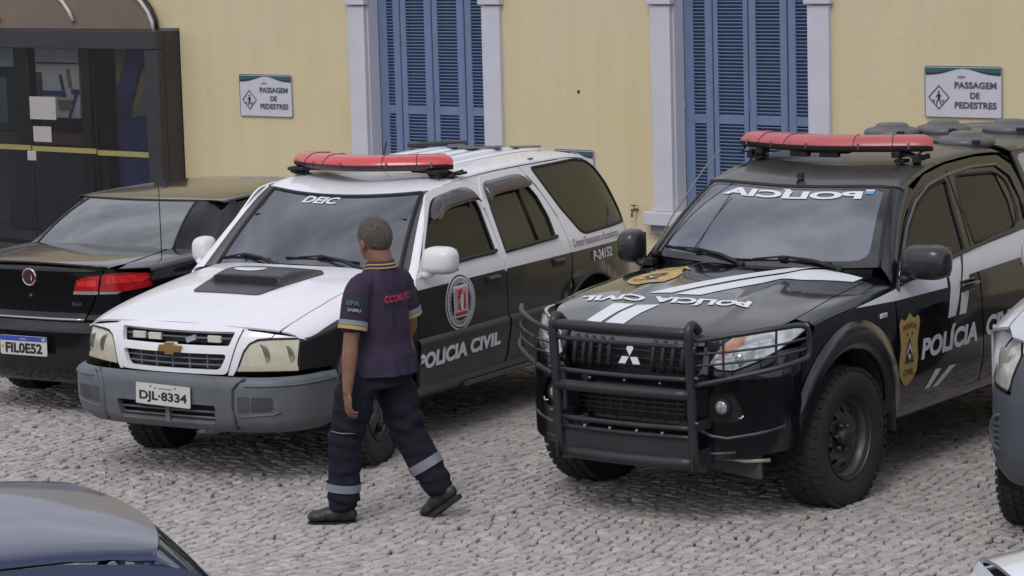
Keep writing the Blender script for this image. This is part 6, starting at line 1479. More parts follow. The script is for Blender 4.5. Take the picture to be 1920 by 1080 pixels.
# ================================================================== black sedan seen from behind
def sedan():
    """local x points to the rear of the car"""
    T = empty('black_sedan', (-3.255, 17.935, 0), rad(59.78 + 180))
    tag(T, 'black sedan seen from behind with red tail lights, at the left edge', 'car'); cen = Vector((-2.0, 0, .7))
    B = Body([(-.02, .62), (-.12, .72), (-.25, .795), (-.45, .84), (-.8, .858), (-1.3, .865), (-3.3, .865), (-4.2, .80), (-4.5, .68)],
             [(.25, -.08), (.35, -.04), (.5, -.008), (.70, 0), (.95, -.008)], .97, .55, arches=((-1.0, .32, 0, .40, .015), (-3.6, .32, 0, .40, .015)), p=2.5)
    deck = B.sec([(-.0, .93), (-.2, .965), (-.5, .985), (-.9, 1.0), (-1.2, 1.0)], [(-.0, 1.03), (-.10, 1.052), (-.35, 1.070), (-.7, 1.088), (-1.0, 1.095)], 2.6); D = top(deck)
    PT = BLACKS = mat('sedan_black_paint', (.005, .005, .006), .12, coat=.55, spec=.3, var=.2, dust=.12, dustz=.35)
    dz = pchip([(.22, .14), (.28, .05), (.36, .01), (.48, 0), (.62, .0), (.66, .035), (.70, .050), (.86, .055), (.97, .05), (1.03, .045), (1.08, .12)])
    Wf = wrap(-.75, .735, .865, 3.0, dz); F = yz(Wf)
    zl = lambda y: 1.050 - .02 * (abs(y) / .6)**2 - .055 * max(0, (abs(y) - .5) / .35)**2
    hf = lambda y: F(y, zl(y))[0]
    # bumper
    e = 1.22
    bp = [(a, .665 - .0 * a) for a in np.linspace(-e, e, 25)] + [(e, .36), (1.1, .30)] + [(a, .245) for a in np.linspace(.9, -.9, 15)] + [(-1.1, .30), (-e, .36)]
    panel('rear_bumper', T, PT, bp, Wf, h=.05, thick=.03, cen=cen)
    # trunk lid: face and deck
    lidy = .455
    face = [(-.445, .685), (.445, .685), (.50, .78), (.575, .98)] + [(y, zl(y)) for y in np.linspace(.585, -.585, 17)] + [(-.575, .98), (-.50, .78)]
    q = lambda pts: [(Wf.ph(y), z) for y, z in pts]
    tlid = panel('trunk_lid', T, PT, q(face), Wf, h=.05, thick=.02, cen=cen)
    dk = [(hf(y), y) for y in np.linspace(-.60, .60, 17)] + [(-.30, .635), (-.62, .615), (-.80, .58)] + [(-.80 - .06 * (1 - (y / .58)**2), y) for y in np.linspace(.5, -.5, 9)] + [(-.80, -.58), (-.62, -.615), (-.30, -.635)]
    panel('trunk_deck', T, PT, dk, D, h=.05, thick=.02, cen=cen)
    MB().tube([(hf(y) + .006, y, zl(y) + .004) for y in np.linspace(-.6, .6, 19)], .009, 8).build('lid_lip', PT, T)
    for s in (1, -1):
        # corner of the body beside the lid (carries the outer lamp)
        cf = [(s * y, z) for y, z in [(.455, .680), (.51, .78), (.585, .98), (.60, zl(.60)), (.70, zl(.70) - .004), (.80, zl(.80) - .006), (.845, .985), (.852, .80), (.853, .672)]]
        panel('rear_corner', T, PT, q(cf), Wf, h=.05, thick=.02, cen=cen)
        inner = rnd([(s * y, z) for y, z in [(.375, .873), (.395, .945), (.46, .968), (.565, .978), (.545, .875)]], .012)
        outer = rnd([(s * y, z) for y, z in [(.557, .873), (.578, .985), (.70, .992), (.80, .982), (.846, .952), (.848, .915), (.80, .885), (.70, .868)]], .014)
        L1 = panel('tail_light', T, REDL, q(inner), Wf, h=.04, thick=.012, off=.010, cen=cen); L2 = panel('tail_light', T, REDL, q(outer), Wf, h=.04, thick=.012, off=.010, cen=cen)
        BR = mat('bright_red_lens', (.70, .03, .03), .15, coat=1, var=.3, vs=30)
        panel('bright_band', L2, BR, q([(s * y, z) for y, z in [(.60, .925), (.605, .975), (.74, .98), (.81, .955), (.78, .925)]]), Wf, h=.05, thick=0, off=.013, cen=cen)
        panel('bright_band', L1, BR, q([(s * y, z) for y, z in [(.40, .905), (.41, .935), (.545, .955), (.54, .905)]]), Wf, h=.05, thick=0, off=.013, cen=cen)
        panel('clear_strip', T, mat('clear_strip', (.36, .36, .37), .2, metal=.3), q([(s * y, z) for y, z in [(.368, .850), (.372, .872), (.548, .873), (.543, .850)]]), Wf, h=.05, thick=.004, off=.008, cen=cen)
        panel('clear_strip', T, mat('clear_strip', (.36, .36, .37)), q([(s * y, z) for y, z in [(.555, .852), (.558, .870), (.69, .866), (.66, .852)]]), Wf, h=.05, thick=.004, off=.008, cen=cen)
    MB().tube([(F(y, .680)[0] + .010, y, .682) for y in np.linspace(-.44, .44, 15)], .010, 8).build('chrome_strip', mat('strip_metal', (.45, .45, .46), .2, metal=.9), T)
    # badge and letters
    bd = MB().lathe([(.060, 0), (.062, .008), (.056, .014), (.050, .010)], 'x', (F(0, .955)[0] + .0, 0, .955), 28).build('badge', CHROME, T)
    MB().lathe([(.050, .010), (.001, .012)], 'x', (F(0, .955)[0], 0, .955), 24).build('badge_field', mat('badge_wine', (.10, .01, .02), .2), bd)
    f3 = lambda y0, z0: (lambda u, v: F(y0 - u * -1, z0 + v))
    decal_text('badge_letters', bd, CHROME, 'FIAT', .075, .05, lambda u, v: (F(0, .955)[0] + .014, -.0375 + u, .93 + v), bold=.02, off=.002, cen=cen)
    decal_text('model_letters', T, CHROME, 'ELX', .075, .022, f3(.355, .775), bold=.03, off=.004, cen=cen)
    MB().cyl((F(0, .83)[0] - .005, 0, .83), (F(0, .83)[0] + .006, 0, .83), .010, n=10).build('lock', CHROME, T)
    plate(T, 'licence_plate', (.030, .0, .505), 0, 'FIL0E52', tilt=.0, style='new')
    # sides
    side = B.side
    arch = lambda xc, R: [(xc + R * math.cos(a), .32 + R * math.sin(a)) for a in np.linspace(.12, PI - .12, 22)]
    cs = lambda pts: [(x, tz(deck, x, z)) for x, z in pts]; cy = lambda pts: [(x, ty(deck, x, y)) for x, y in pts]
    qo = cy([(-.30, .642), (-.62, .625), (-.82, .60), (-1.05, .68)]) + cs([(-1.30, .985), (-1.45, .90), (-1.40, .70)]) + cs([(x, z) for x, z in reversed(arch(-1.0, .375))]) + cs([(-.46, .66), (-.40, .80), (-.34, .93)]) + cy([(hf(.80) - .02, .78), (hf(.66), .66)])
    both('rear_quarter', T, PT, qo, deck, h=.05, cen=cen)
    wr = rnd([(-1.34, 1.02), (-1.52, 1.14), (-1.66, 1.25), (-1.80, 1.285), (-2.30, 1.295), (-2.33, 1.0)], [.03, .04, .05, .04, .03, .03])
    wf = rnd([(-2.42, 1.0), (-2.40, 1.295), (-2.85, 1.27), (-3.10, 1.18), (-3.42, 1.0)], [.03, .04, .06, .06, .03])
    dr = rnd([(-1.46, .36), (-1.42, .70), (-1.47, .90), (-1.31, 1.0), (-1.48, 1.16), (-1.62, 1.29), (-1.80, 1.33), (-2.365, 1.332), (-2.37, .36)], .03)
    df = rnd([(-2.38, .36), (-2.375, 1.332), (-2.90, 1.305), (-3.20, 1.18), (-3.55, 1.0), (-3.55, .36)], .03)
    for o_, w_ in ((dr, wr), (df, wf)):
        both('door', T, PT, o_, side, holes=[w_], h=.06, cen=cen)
        for mirror in (False, True):
            panel('side_window', T, GLASS, w_, lambda x, z: (x, B.S(x, z) - .008, z), mirror=mirror, thick=0, h=.1, cen=cen)
            frame_loop('window_seal', T, mat('window_trim_dark', (.03, .03, .032), .2, metal=.4), w_, side, .009, mirror=mirror, off=-.002)
    both('roof_rail', T, PT, [(-1.46, 1.22), (-1.55, 1.325), (-1.8, 1.339), (-2.3, 1.334), (-2.95, 1.305), (-3.02, 1.22), (-2.38, 1.25)], side, h=.06, off=-.005, cen=cen)
    both('front_fender', T, PT, [(-3.56, .36), (-3.56, 1.0), (-4.1, .93), (-4.4, .80), (-4.45, .45), (-4.0, .36)] + [(x, z) for x, z in arch(-3.6, .375) if x < -3.55][::-1][::-1], side, h=.07, cen=cen)
    roof = B.sec([(-1.22, 1.318), (-1.45, 1.335), (-1.8, 1.340), (-2.3, 1.335), (-2.9, 1.31), (-3.05, 1.27)], [(-1.22, 1.350), (-1.45, 1.378), (-1.8, 1.390), (-2.3, 1.392), (-2.8, 1.370), (-3.05, 1.33)], 2.5); Rf = top(roof)
    wt = lambda y: -1.275 - .06 * (y / .5)**2; yr = lambda x: B.S(x, roof.zs(x)) * .9995
    panel('roof', T, PT, [(wt(y), y) for y in np.linspace(-.52, .52, 13)] + [(x, yr(x)) for x in np.linspace(-1.40, -3.0, 14)] + [(x, -yr(x)) for x in np.linspace(-3.0, -1.40, 14)], Rf, h=.06, cen=cen)
    wb = lambda s: (-.775 - .09 * s * s, .60 * s, 1.088 - .022 * s * s)
    def wtp(s): y = .475 * s; q_ = Rf(wt(y), y); return (q_[0] + .004, y, q_[2] - .008)
    def WS(s, v):
        a = Vector(wb(s)); b = Vector(wtp(s)); p = a.lerp(b, v); k = .025 * 4 * v * (1 - v); return (p.x + k * .5, p.y, p.z + k * .85)
    RG = mat('rear_glass_film', (.05, .055, .065), .05, spec=1, ior=1.9, var=.5, vs=1.3)
    panel('rear_window', T, RG, rnd([(-.985, 0), (.985, 0), (.985, 1), (-.985, 1)], .06), WS, h=.07, thick=0, cen=cen)
    tubeobj('rear_window_seal', T, TRIM, [WS(-.99, v) for v in np.linspace(0, 1, 8)] + [WS(s, 1.0) for s in np.linspace(-.97, .97, 12)] + [WS(.99, v) for v in np.linspace(1, 0, 8)] + [WS(s, 0) for s in np.linspace(.97, -.97, 12)], .009, 6, True) if False else tubeobj('rear_window_seal', T, TRIM, [WS(-.99, v) for v in np.linspace(0, 1, 8)] + [WS(s, 1.0) for s in np.linspace(-.97, .97, 12)] + [WS(.99, v) for v in np.linspace(1, 0, 8)], .009, 6)
    for mirror in (False, True):
        A = [WS(1.0, v) for v in np.linspace(0, 1, 9)]
        bx = [(-.98, .995), (-1.10, 1.03), (-1.22, 1.085), (-1.33, 1.145), (-1.40, 1.19), (-1.47, 1.235), (-1.53, 1.28), (-1.55, 1.31), (-1.52, 1.336)]
        strip('rear_pillar', T, PT, A, [side(x, z) for x, z in bx], .022, mirror=mirror, cen=cen)
        k_ = [WS(1.0, 0), (-.80, .70, 1.04), (-.98, B.S(-.98, .995), .995)]
        mesh_from('pillar_foot', [(x, -y if mirror else y, z) for x, y, z in [WS(.98, .0), (-.70, .625, 1.055), (-.82, .72, 1.035), (-.98, B.S(-.98, .995), .995), (-1.05, .80, 1.02)]], [(0, 1, 2, 3, 4)], T, PT)
    # front glass and hood, away from the camera
    A = [[(-3.05 - .75 * v, y * (1 + .22 * v), 1.32 - .31 * v) for y in np.linspace(-.56, .56, 7)] for v in np.linspace(0, 1, 5)]
    MB().grid(A).build('windshield', GLASSW, T, fixn=False)
    A = [[(x, y * w_, z - .05 * (y / .75)**2) for y in np.linspace(-.75, .75, 7)] for x, z, w_ in ((-3.80, 1.01, 1.08), (-4.1, .97, 1.05), (-4.35, .88, .95), (-4.5, .70, .85), (-4.52, .40, .85))]
    MB().grid(A).build('hood', PT, T, fixn=False)
    m = MB(); m.box((-2.2, 0, .38), (3.9, 1.15, .2)); m.box((-2.4, 0, .62), (1.9, 1.55, .4)); m.box((-.5, 0, .62), (.5, .9, .5)); m.build('underbody', DARK, T)
    MB().box((-2.15, 0, 1.05), (1.5, 1.0, .5)).build('cabin_core', DARK, T)
    for x_ in (-1.0, -3.6):
        for s in (1, -1):
            wheel(T, x_, s * .755, .315, .205, .19, 'alloy', side=s)
            MB().well(.372, -.13, 0, (x_, s * .70, .32)).build('wheel_well', DARK, T)
    tubeobj('whip_aerial', T, TRIM, [(-.60, .70, 1.02), (-.60, .70, 1.66)], .0035, 6)
    MB().cyl((-.60, .70, 1.0), (-.60, .70, 1.05), .010, .007, 10).build('aerial_base', CHROME, T)
    mirror_obj(T, (-3.25, .93, 1.03), (.09, .10, .07), PT, [(-3.3, .80, 1.0), (-3.28, .86, 1.0), (-3.25, .92, 1.0)], DARKP)
sedan()
# ================================================================== walking man
from mathutils import noise as mnoise
def realise(mb, name, m, parent, voxel, smooth=3, folds=None, mats=None):
    """union of the collected solids as one continuous surface"""
    bmesh.ops.recalc_face_normals(mb.bm, faces=mb.bm.faces)
    me = bpy.data.meshes.new('tmp'); mb.bm.to_mesh(me); mb.bm.free()
    o = bpy.data.objects.new('tmp', me); COL.objects.link(o)
    r = o.modifiers.new('r', 'REMESH'); r.mode = 'VOXEL'; r.voxel_size = voxel; r.use_smooth_shade = True
    if smooth:
        s = o.modifiers.new('s', 'SMOOTH'); s.factor = .5; s.iterations = smooth
    dg = bpy.context.evaluated_depsgraph_get(); dg.update()
    me2 = bpy.data.meshes.new_from_object(o.evaluated_get(dg)); bpy.data.objects.remove(o); bpy.data.meshes.remove(me)
    me2.name = name; me2.materials.clear()
    if folds:
        n = len(me2.vertices); co = np.empty(n * 3); me2.vertices.foreach_get('co', co); no = np.empty(n * 3); me2.vertices.foreach_get('normal', no)
        co = co.reshape(-1, 3); no = no.reshape(-1, 3)
        d = np.array([folds(Vector(c)) for c in co]); co = co + no * d[:, None]; me2.vertices.foreach_set('co', co.ravel())
    me2.polygons.foreach_set('use_smooth', [True] * len(me2.polygons)); me2.update()
    return link(name, me2, parent, m)
def loft(mb, secs, n=28):
    """secs: (centre, a, b, yaw) ellipses in horizontal planes, a across, b deep"""
    rings = []
    for (c, a, b, yw) in secs:
        c = Vector(c); R_ = Matrix.Rotation(yw, 3, 'Z')
        rings.append([mb.bm.verts.new(c + R_ @ Vector((a * math.copysign(abs(math.cos(t))**.85, math.cos(t)), b * math.copysign(abs(math.sin(t))**.85, math.sin(t)), 0))) for t in [2 * PI * k / n for k in range(n)]])
    for i in range(len(rings) - 1):
        for k in range(n): mb.bm.faces.new((rings[i][k], rings[i][(k + 1) % n], rings[i + 1][(k + 1) % n], rings[i + 1][k]))
    mb.bm.faces.new(list(reversed(rings[0]))); mb.bm.faces.new(rings[-1])
def ellipsoid(mb, c, r, R_=None, n=20):
    q = bmesh.ops.create_uvsphere(mb.bm, u_segments=n, v_segments=n // 2 + 2, radius=1)
    T = Matrix.Translation(c) @ (R_.to_4x4() if R_ else Matrix.Identity(4)) @ Matrix.Diagonal((*r, 1))
    bmesh.ops.transform(mb.bm, matrix=T, verts=q['verts'])
def limb(mb, pts, n=16, sub=5):
    P = catmull([p[:3] for p in pts], sub); rr = [p[3] for p in pts]
    rad_ = [rr[min(int(i / sub), len(rr) - 1)] * (1 - (i % sub) / sub) + rr[min(int(i / sub) + 1, len(rr) - 1)] * ((i % sub) / sub) for i in range(len(P))]
    mb.tube(P, rad_, n)
    ellipsoid(mb, P[0], (rad_[0],) * 3, n=12); ellipsoid(mb, P[-1], (rad_[-1],) * 3, n=12)
def man():
    OX, OY = -.715, 14.48
    T = empty('person', (OX, OY, 0)); tag(T, 'man walking left in dark purple navy uniform with grey reflective leg bands', 'person')
    # local axes equal world axes; he faces F_, his left is L_
    ft = rad(143)                       # facing direction of the trunk
    F_ = Vector((math.cos(ft), math.sin(ft), 0)); L_ = Vector((-F_.y, F_.x, 0))
    yw = ft - PI / 2                    # ellipse across axis
    SK = mat('skin_brown', (.20, .095, .055), .5, var=.15, vs=25); 
    sh = lambda z, l, f=0: L_ * l + F_ * f + Vector((0, 0, z))
    SL, SR = sh(1.325, .188, -.01), sh(1.325, -.180, 0)
    EL, WL = Vector((-.150, -.215, 1.035)), Vector((-.175, -.265, .775))
    ER, WR = Vector((.15, .20, 1.06)), Vector((.06, .30, .86))
    # legs: left in front, flat; right behind, heel lifted
    HL, KL, AL = Vector((-.115, -.075, .84)), Vector((-.205, -.075, .485)), Vector((-.235, -.06, .085))
    HR, KR, AR = Vector((.04, .05, .84)), Vector((.125, .07, .475)), Vector((.305, .03, .155))
    hd = Vector((-.018, .018, 1.545)); hy = rad(128)   # head turned a little more to the left
    HF = Vector((math.cos(hy), math.sin(hy), 0)); HS = Vector((-HF.y, HF.x, 0)); Rh = Matrix.Rotation(hy, 3, 'Z')
    m = MB()
    # head
    ellipsoid(m, hd + Vector((0, 0, .018)), (.106, .084, .103), Rh); ellipsoid(m, hd + HF * .020 - Vector((0, 0, .052)), (.073, .063, .068), Rh)
    ellipsoid(m, hd + HF * .05 - Vector((0, 0, .085)), (.032, .036, .026), Rh)
    limb(m, [(*(hd + HF * .092 + Vector((0, 0, .012))), .010), (*(hd + HF * .116 - Vector((0, 0, .028))), .015)], 10, 3)
    for s in (1, -1):
        ellipsoid(m, hd + HS * .084 * s - HF * .006 - Vector((0, 0, .018)), (.022, .009, .034), Rh, 12)
        ellipsoid(m, hd + HF * .080 + HS * .032 * s + Vector((0, 0, .022)), (.012, .022, .008), Rh, 12)
    ellipsoid(m, hd + HF * .085 - Vector((0, 0, .064)), (.012, .026, .008), Rh, 12)
    # neck and trunk core
    limb(m, [(*(sh(1.37, 0, -.015)), .074), (*(sh(1.43, 0, -.012)), .068), (*(hd - Vector((0, 0, .05)) - HF * .02), .068)])
    loft(m, [(sh(.88, 0), .12, .09, yw), (sh(1.0, 0), .14, .10, yw), (sh(1.2, 0), .165, .11, yw), (sh(1.34, 0), .17, .085, yw), (sh(1.39, 0), .08, .06, yw)])
    # arms
    limb(m, [(*SL, .052), (*(SL.lerp(EL, .5)), .048), (*EL, .041), (*(EL.lerp(WL, .3)), .043), (*(EL.lerp(WL, .7)), .034), (*WL, .026)])
    limb(m, [(*SR, .052), (*(SR.lerp(ER, .5)), .048), (*ER, .041), (*(ER.lerp(WR, .3)), .043), (*(ER.lerp(WR, .7)), .034), (*WR, .026)])
    limb(m, [(*(HL - Vector((0, 0, .04))), .070), (*KL, .055), (*AL, .038)]); limb(m, [(*(HR - Vector((0, 0, .04))), .070), (*KR, .055), (*AR, .038)])
    # hands: palm and five fingers
    def hand(W_, d, palm_n, thumb_d):
        d = d.normalized(); palm_n = palm_n.normalized(); side_ = d.cross(palm_n).normalized()
        if side_.dot(thumb_d) < 0: side_ = -side_      # side_ points to the thumb
        c = W_ + d * .05
        Rm = Matrix((side_, palm_n, d)).transposed()
        ellipsoid(m, c, (.040, .016, .052), Rm, 14); ellipsoid(m, W_ + d * .012, (.028, .019, .03), Rm, 12)
        for i, (o, ln) in enumerate(((.027, .070), (.009, .080), (-.009, .074), (-.026, .058))):
            b = W_ + d * (.088 - abs(o) * .2) + side_ * o; cu = .30 + .12 * i
            k1 = b + (d * math.cos(cu * .5) + palm_n * math.sin(cu * .5)) * ln * .42
            k2 = k1 + (d * math.cos(cu * 1.5) + palm_n * math.sin(cu * 1.5)) * ln * .32
            k3 = k2 + (d * math.cos(cu * 2.3) + palm_n * math.sin(cu * 2.3)) * ln * .26
            limb(m, [(*(b - d * .02), .0090), (*b, .0092), (*k1, .0086), (*k2, .0080), (*k3, .0070)], 8, 3)
        b = W_ + d * .025 + side_ * .022
        limb(m, [(*b, .014), (*(b + side_ * .022 + d * .024 + palm_n * .008), .0115), (*(b + side_ * .030 + d * .052 + palm_n * .014), .0095), (*(b + side_ * .028 + d * .072 + palm_n * .018), .008)], 8, 3)
    inward = Vector((.55, .65, 0))
    hand(WL, Vector((.02, .0, -1)), Vector((.75, .45, 0)), Vector((-.6, .6, 0))); hand(WR, (WR - ER) + Vector((0, 0, -.05)), -inward, Vector((-.6, .6, .2)))
    realise(m, 'body', SK, T, .0042, 2)
    # eyes, brows
    for s in (1, -1):
        e_ = hd + HF * .087 + HS * .031 * s + Vector((0, 0, .006)); q = MB(); ellipsoid(q, e_, (.011, .012, .009), Rh, 12); q.build('eye', mat('eye_white', (.6, .58, .55), .2), T)
        q = MB(); ellipsoid(q, e_ + HF * .008, (.005, .006, .006), Rh, 10); q.build('iris', VBLACK, T)
        MB().tube([hd + HF * .095 + HS * (.016 * s) + Vector((0, 0, .026)), hd + HF * .094 + HS * (.034 * s) + Vector((0, 0, .031)), hd + HF * .084 + HS * (.05 * s) + Vector((0, 0, .026))], .004, 6).build('eyebrow', mat('hair_dark', (.03, .022, .018), .8), T)
    MB().tube([hd + HF * .098 + HS * o - Vector((0, 0, .064 + abs(o) * .1)) for o in (-.022, 0, .022)], .003, 6).build('mouth_line', mat('lip_brown', (.12, .045, .035), .5), T)
    # short hair
    q = MB(); ellipsoid(q, hd + Vector((0, 0, .022)) - HF * .004, (.111, .089, .107), Rh, 40)
    kill = [v for v in q.bm.verts if (lambda p: (p.z < -.012 + .10 * max(0, p.dot(HF) + .02) / .1 * .7) or (p.dot(HF) > .045 and p.z < .052) or (p.dot(HF) < 0 and p.z < -.045))(v.co - hd)]
    kill = [v for v in q.bm.verts if (lambda p: p.z < (-.052 if p.dot(HF) < -.045 else (-.012 if p.dot(HF) < .02 else (.02 if p.dot(HF) < .055 else .055))))(v.co - hd)]
    bmesh.ops.delete(q.bm, geom=kill, context='VERTS')
    for v in q.bm.verts: v.co += (v.co - hd).normalized() * (mnoise.noise(v.co * 60) * .0025)
    q.build('hair', mat('hair_short', (.085, .068, .058), .9, var=.4, vs=60, bump=.6, bs=300), T)
    # ---- trousers
    TR = mat('navy_trousers', (.015, .0155, .025), .9, spec=.15, var=.2, vs=9, bump=.25, bs=350)
    q = MB()
    loft(q, [(sh(.76, -.0, 0), .178, .135, yw), (sh(.84, 0), .172, .134, yw), (sh(.98, 0), .155, .115, yw)])
    limb(q, [(*(HL + Vector((.01, 0, -.05))), .104), (*(HL.lerp(KL, .35)), .112), (*(HL.lerp(KL, .75)), .101), (*KL, .094), (*(KL.lerp(AL, .35)), .089), (*(KL.lerp(AL, .75)), .086), (*(AL + Vector((.0, 0, .055))), .083)], 20)
    limb(q, [(*(HR + Vector((0, 0, -.05))), .100), (*(HR.lerp(KR, .35)), .112), (*(HR.lerp(KR, .75)), .104), (*KR, .097), (*(KR.lerp(AR, .35)), .092), (*(KR.lerp(AR, .75)), .087), (*(AR + Vector((-.02, 0, .045))), .080)], 20)
    def tf(c):
        n1 = mnoise.noise(Vector((c.x * 7, c.y * 7, c.z * 16))); n2 = mnoise.noise(Vector((c.x * 16 + 5, c.y * 16, c.z * 30)))
        low = max(0, (.42 - c.z) / .35); kn = math.exp(-((c.z - .50) / .10)**2)
        n3 = mnoise.noise(Vector((c.x * 24, c.y * 24, c.z * 7 + 9)))
        return .010 * n1 + .0045 * n2 + .004 * n3 + .006 * low * math.sin(c.z * 85 + 5 * n1) + .005 * kn * math.sin(c.z * 70 + c.x * 30)
    tr_ = realise(q, 'trousers', TR, T, .007, 2, tf)
    RB_ = mat('reflective_band', (.20, .21, .24), .35, var=.1)
    def band(a, b, t, r, w_=.022):
        c = a.lerp(b, t); d = (b - a).normalized(); q = MB(); u = d.orthogonal().normalized(); v_ = d.cross(u)
        n = 30; R0 = []; 
        for k2 in (-1, 1): R0.append([c + d * w_ * k2 + (u * math.cos(2 * PI * k / n) + v_ * math.sin(2 * PI * k / n)) * (r + .003 * math.sin(6 * PI * k / n)) for k in range(n + 1)])
        q.grid(R0); return q.build('leg_band', RB_, T)
    band(KL, AL, .66, .0955); band(KR, AR, .52, .0985, .026)
    MB().tube([HL.lerp(KL, .86) + Vector((-.085, -.055, .0)), HL.lerp(KL, .87) + Vector((-.03, -.104, .0)), HL.lerp(KL, .88) + Vector((.045, -.098, .0))], .003, 5).build('pocket_piping', RB_, T)
    MB().tube([HR + Vector((.02, -.115, -.06)), HR + Vector((.10, -.085, -.055))], .002, 5).build('pocket_piping', TR, T)
    # ---- shirt
    SHm = mat('purple_navy_shirt', (.042, .032, .058), .85, spec=.15, var=.18, vs=8, bump=.2, bs=400)
    q = MB()
    loft(q, [(sh(.825, 0, .005), .198, .172, yw), (sh(.90, 0, .01), .192, .166, yw), (sh(1.0, 0, .02), .180, .152, yw), (sh(1.12, 0, .008), .176, .138, yw), (sh(1.22, 0, 0), .178, .128, yw), (sh(1.30, 0, -.005), .178, .112, yw), (sh(1.355, 0, -.01), .150, .092, yw), (sh(1.395, 0, -.012), .095, .078, yw), (sh(1.425, 0, -.012), .076, .072, yw)], 36)
    SLe, SRe = SL.lerp(EL, .66), SR.lerp(ER, .66)
    limb(q, [(*(SL - L_ * .03 + Vector((0, 0, -.012))), .072), (*(SL + L_ * .005 + Vector((0, 0, -.03))), .072), (*(SL.lerp(EL, .35)), .072), (*SLe, .072)], 18)
    limb(q, [(*(SR + L_ * .03 + Vector((0, 0, -.012))), .072), (*(SR + Vector((0, 0, -.03))), .072), (*(SR.lerp(ER, .35)), .071), (*SRe, .070)], 18)
    def sf(c):
        n1 = mnoise.noise(Vector((c.x * 9, c.y * 9, c.z * 4.5))); n2 = mnoise.noise(Vector((c.x * 20, c.y * 20, c.z * 10)))
        n3 = mnoise.noise(Vector((c.x * 5, c.y * 5, c.z * 24)))
        n4 = mnoise.noise(Vector((c.x * 26, c.y * 26, c.z * 5 + 3)))
        return .009 * n1 + .004 * n2 + .0045 * n4 + .008 * n3 * max(0, 1 - abs(c.z - .93) / .16)
    realise(q, 'shirt', SHm, T, .0065, 2, sf)
    YL = mat('yellow_trim', (.40, .29, .12), .8); GL = mat('grey_trim', (.22, .23, .26), .8)
    def cuff(c, d, r, t0, w_, m_, nm):
        q = MB(); d = d.normalized(); u = d.orthogonal().normalized(); v_ = d.cross(u); n = 30
        q.grid([[c + d * (t0 + w_ * k2) + (u * math.cos(2 * PI * k / n) + v_ * math.sin(2 * PI * k / n)) * r for k in range(n + 1)] for k2 in (-.5, .5)]); q.build(nm, m_, T)
    for S_, E_, Se in ((SL, EL, SLe), (SR, ER, SRe)):
        d = (E_ - S_)
        cuff(Se, d, .0795, .005, .026, GL, 'sleeve_band'); cuff(Se, d, .0795, .030, .020, YL, 'sleeve_band')
    # collar
    cc = sh(1.412, 0, -.010); n = 40
    col_ = []
    for (r, z, o) in ((.080, -.022, .012), (.086, -.004, .010), (.080, .022, .0), (.072, .030, 0)):
        col_.append([cc + Matrix.Rotation(yw, 3, 'Z') @ Vector((r * 1.06 * math.cos(t), r * math.sin(t), 0)) + Vector((0, 0, z)) + F_ * (-.0) + Vector((0, 0, -.020 * max(0, math.sin(t)))) for t in [2 * PI * k / n for k in range(n + 1)]])
    MB().grid(col_).build('collar', mat('collar_navy', (.025, .022, .04), .8), T)
    for (rr, zz, mm) in ((.0875, -.006, YL), (.0830, .012, YL)):
        MB().tube([cc + Matrix.Rotation(yw, 3, 'Z') @ Vector((rr * 1.06 * math.cos(t), rr * math.sin(t), 0)) + Vector((0, 0, zz - .020 * max(0, math.sin(t)))) for t in [2 * PI * k / n for k in range(n)]], .0052, 6, True).build('collar_stripe', mm, T)
    # lettering on the back and the badge on the sleeve, following the cloth
    def back(u, z):    # u across from his left to his right seen from behind
        a = u / .175
        a = max(-1, min(1, a)); y_ = math.sqrt(max(0, 1 - abs(a)**2.2)) * .133
        return tuple(-L_ * (u) * 1.0 - F_ * (y_ + .010) + Vector((0, 0, z)))
    ct = Vector((0, 0, 1.2)) 
    decal_text('back_lettering', T, mat('red_lettering', (.40, .035, .08), .7), 'CCOMUTCO', .220, .040, lambda u, v: back(-.105 + u, 1.225 + v + .03 * u), bold=.035, spacing=1.1, off=.004, sub=.02, cen=ct)
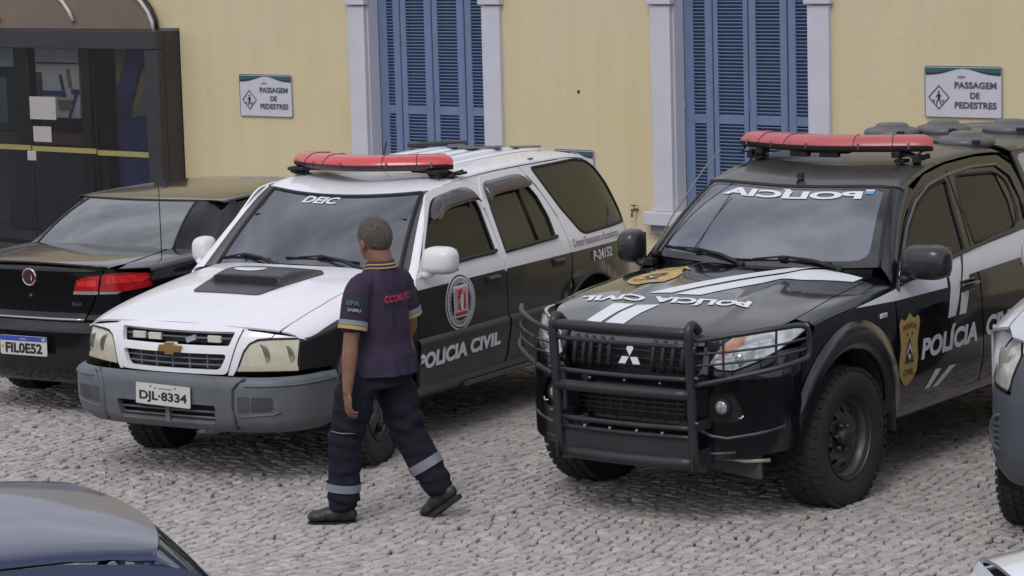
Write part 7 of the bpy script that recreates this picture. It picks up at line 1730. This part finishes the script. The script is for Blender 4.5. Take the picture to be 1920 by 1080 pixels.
    def slv(u, v): 
        c = SL.lerp(EL, .38); d = (EL - SL).normalized(); a = rad(-75) + (u - .045) / .083
        ux = L_; vy = d.cross(ux).normalized(); base = Vector((0, -1, 0)); base = (base - d * base.dot(d)).normalized(); sd_ = d.cross(base)
        ang = -(u - .045) / .083
        return tuple(c - d * v + (base * math.cos(ang) + sd_ * -math.sin(ang) * -1) * .084)
    sc = SL.lerp(EL, .4)
    decal_text('sleeve_badge', T, mat('green_print', (.03, .14, .08), .7), 'EPA', .070, .026, lambda u, v: slv(u, v), bold=.04, off=.003, sub=.02, cen=sc)
    decal_text('sleeve_badge', T, mat('pale_print', (.28, .26, .32), .7), 'SAMU', .070, .018, lambda u, v: slv(u + .01, v - .032), bold=.03, off=.003, sub=.02, cen=sc)
    # ---- boots
    BT = mat('black_boot', (.020, .020, .022), .45, var=.2, bump=.15, bs=150)
    def boot(A_, dirv, pitch, nm='boot'):
        dirv = dirv.normalized(); q = MB(); up = Vector((0, 0, 1)); sd_ = up.cross(dirv).normalized()
        Rp = Matrix.Rotation(pitch, 3, sd_); f = Rp @ dirv; u = Rp @ up
        Rm = Matrix((f, sd_, u)).transposed()
        o = A_ - u * .060
        ellipsoid(q, o - f * .020 + u * .012, (.060, .042, .046), Rm, 16); ellipsoid(q, o + f * .06 + u * .012, (.085, .045, .044), Rm, 18); ellipsoid(q, o + f * .135 + u * .002, (.062, .050, .036), Rm, 16)
        limb(q, [(*(A_ - u * .03), .050), (*(A_ + u * .03), .054), (*(A_ + u * .10), .058)], 14, 3)
        bt = realise(q, nm, BT, T, .006, 2)
        so = rnd([(-.075, -.036), (-.078, .036), (.02, .034), (.10, .052), (.175, .042), (.200, 0), (.175, -.042), (.10, -.050), (.02, -.034)], .02)
        q = MB(); q.prism(so, lambda a, b, w_: o + f * a + sd_ * b - u * (.050 - w_), .024); q.build('sole', mat('boot_sole', (.012, .012, .012), .7), bt)
    boot(AL + Vector((0, 0, .026)), Vector((-1, .06, 0)), 0)
    boot(AR + Vector((-.01, 0, .02)), Vector((-1, .55, 0)), .62)
    return T
man()
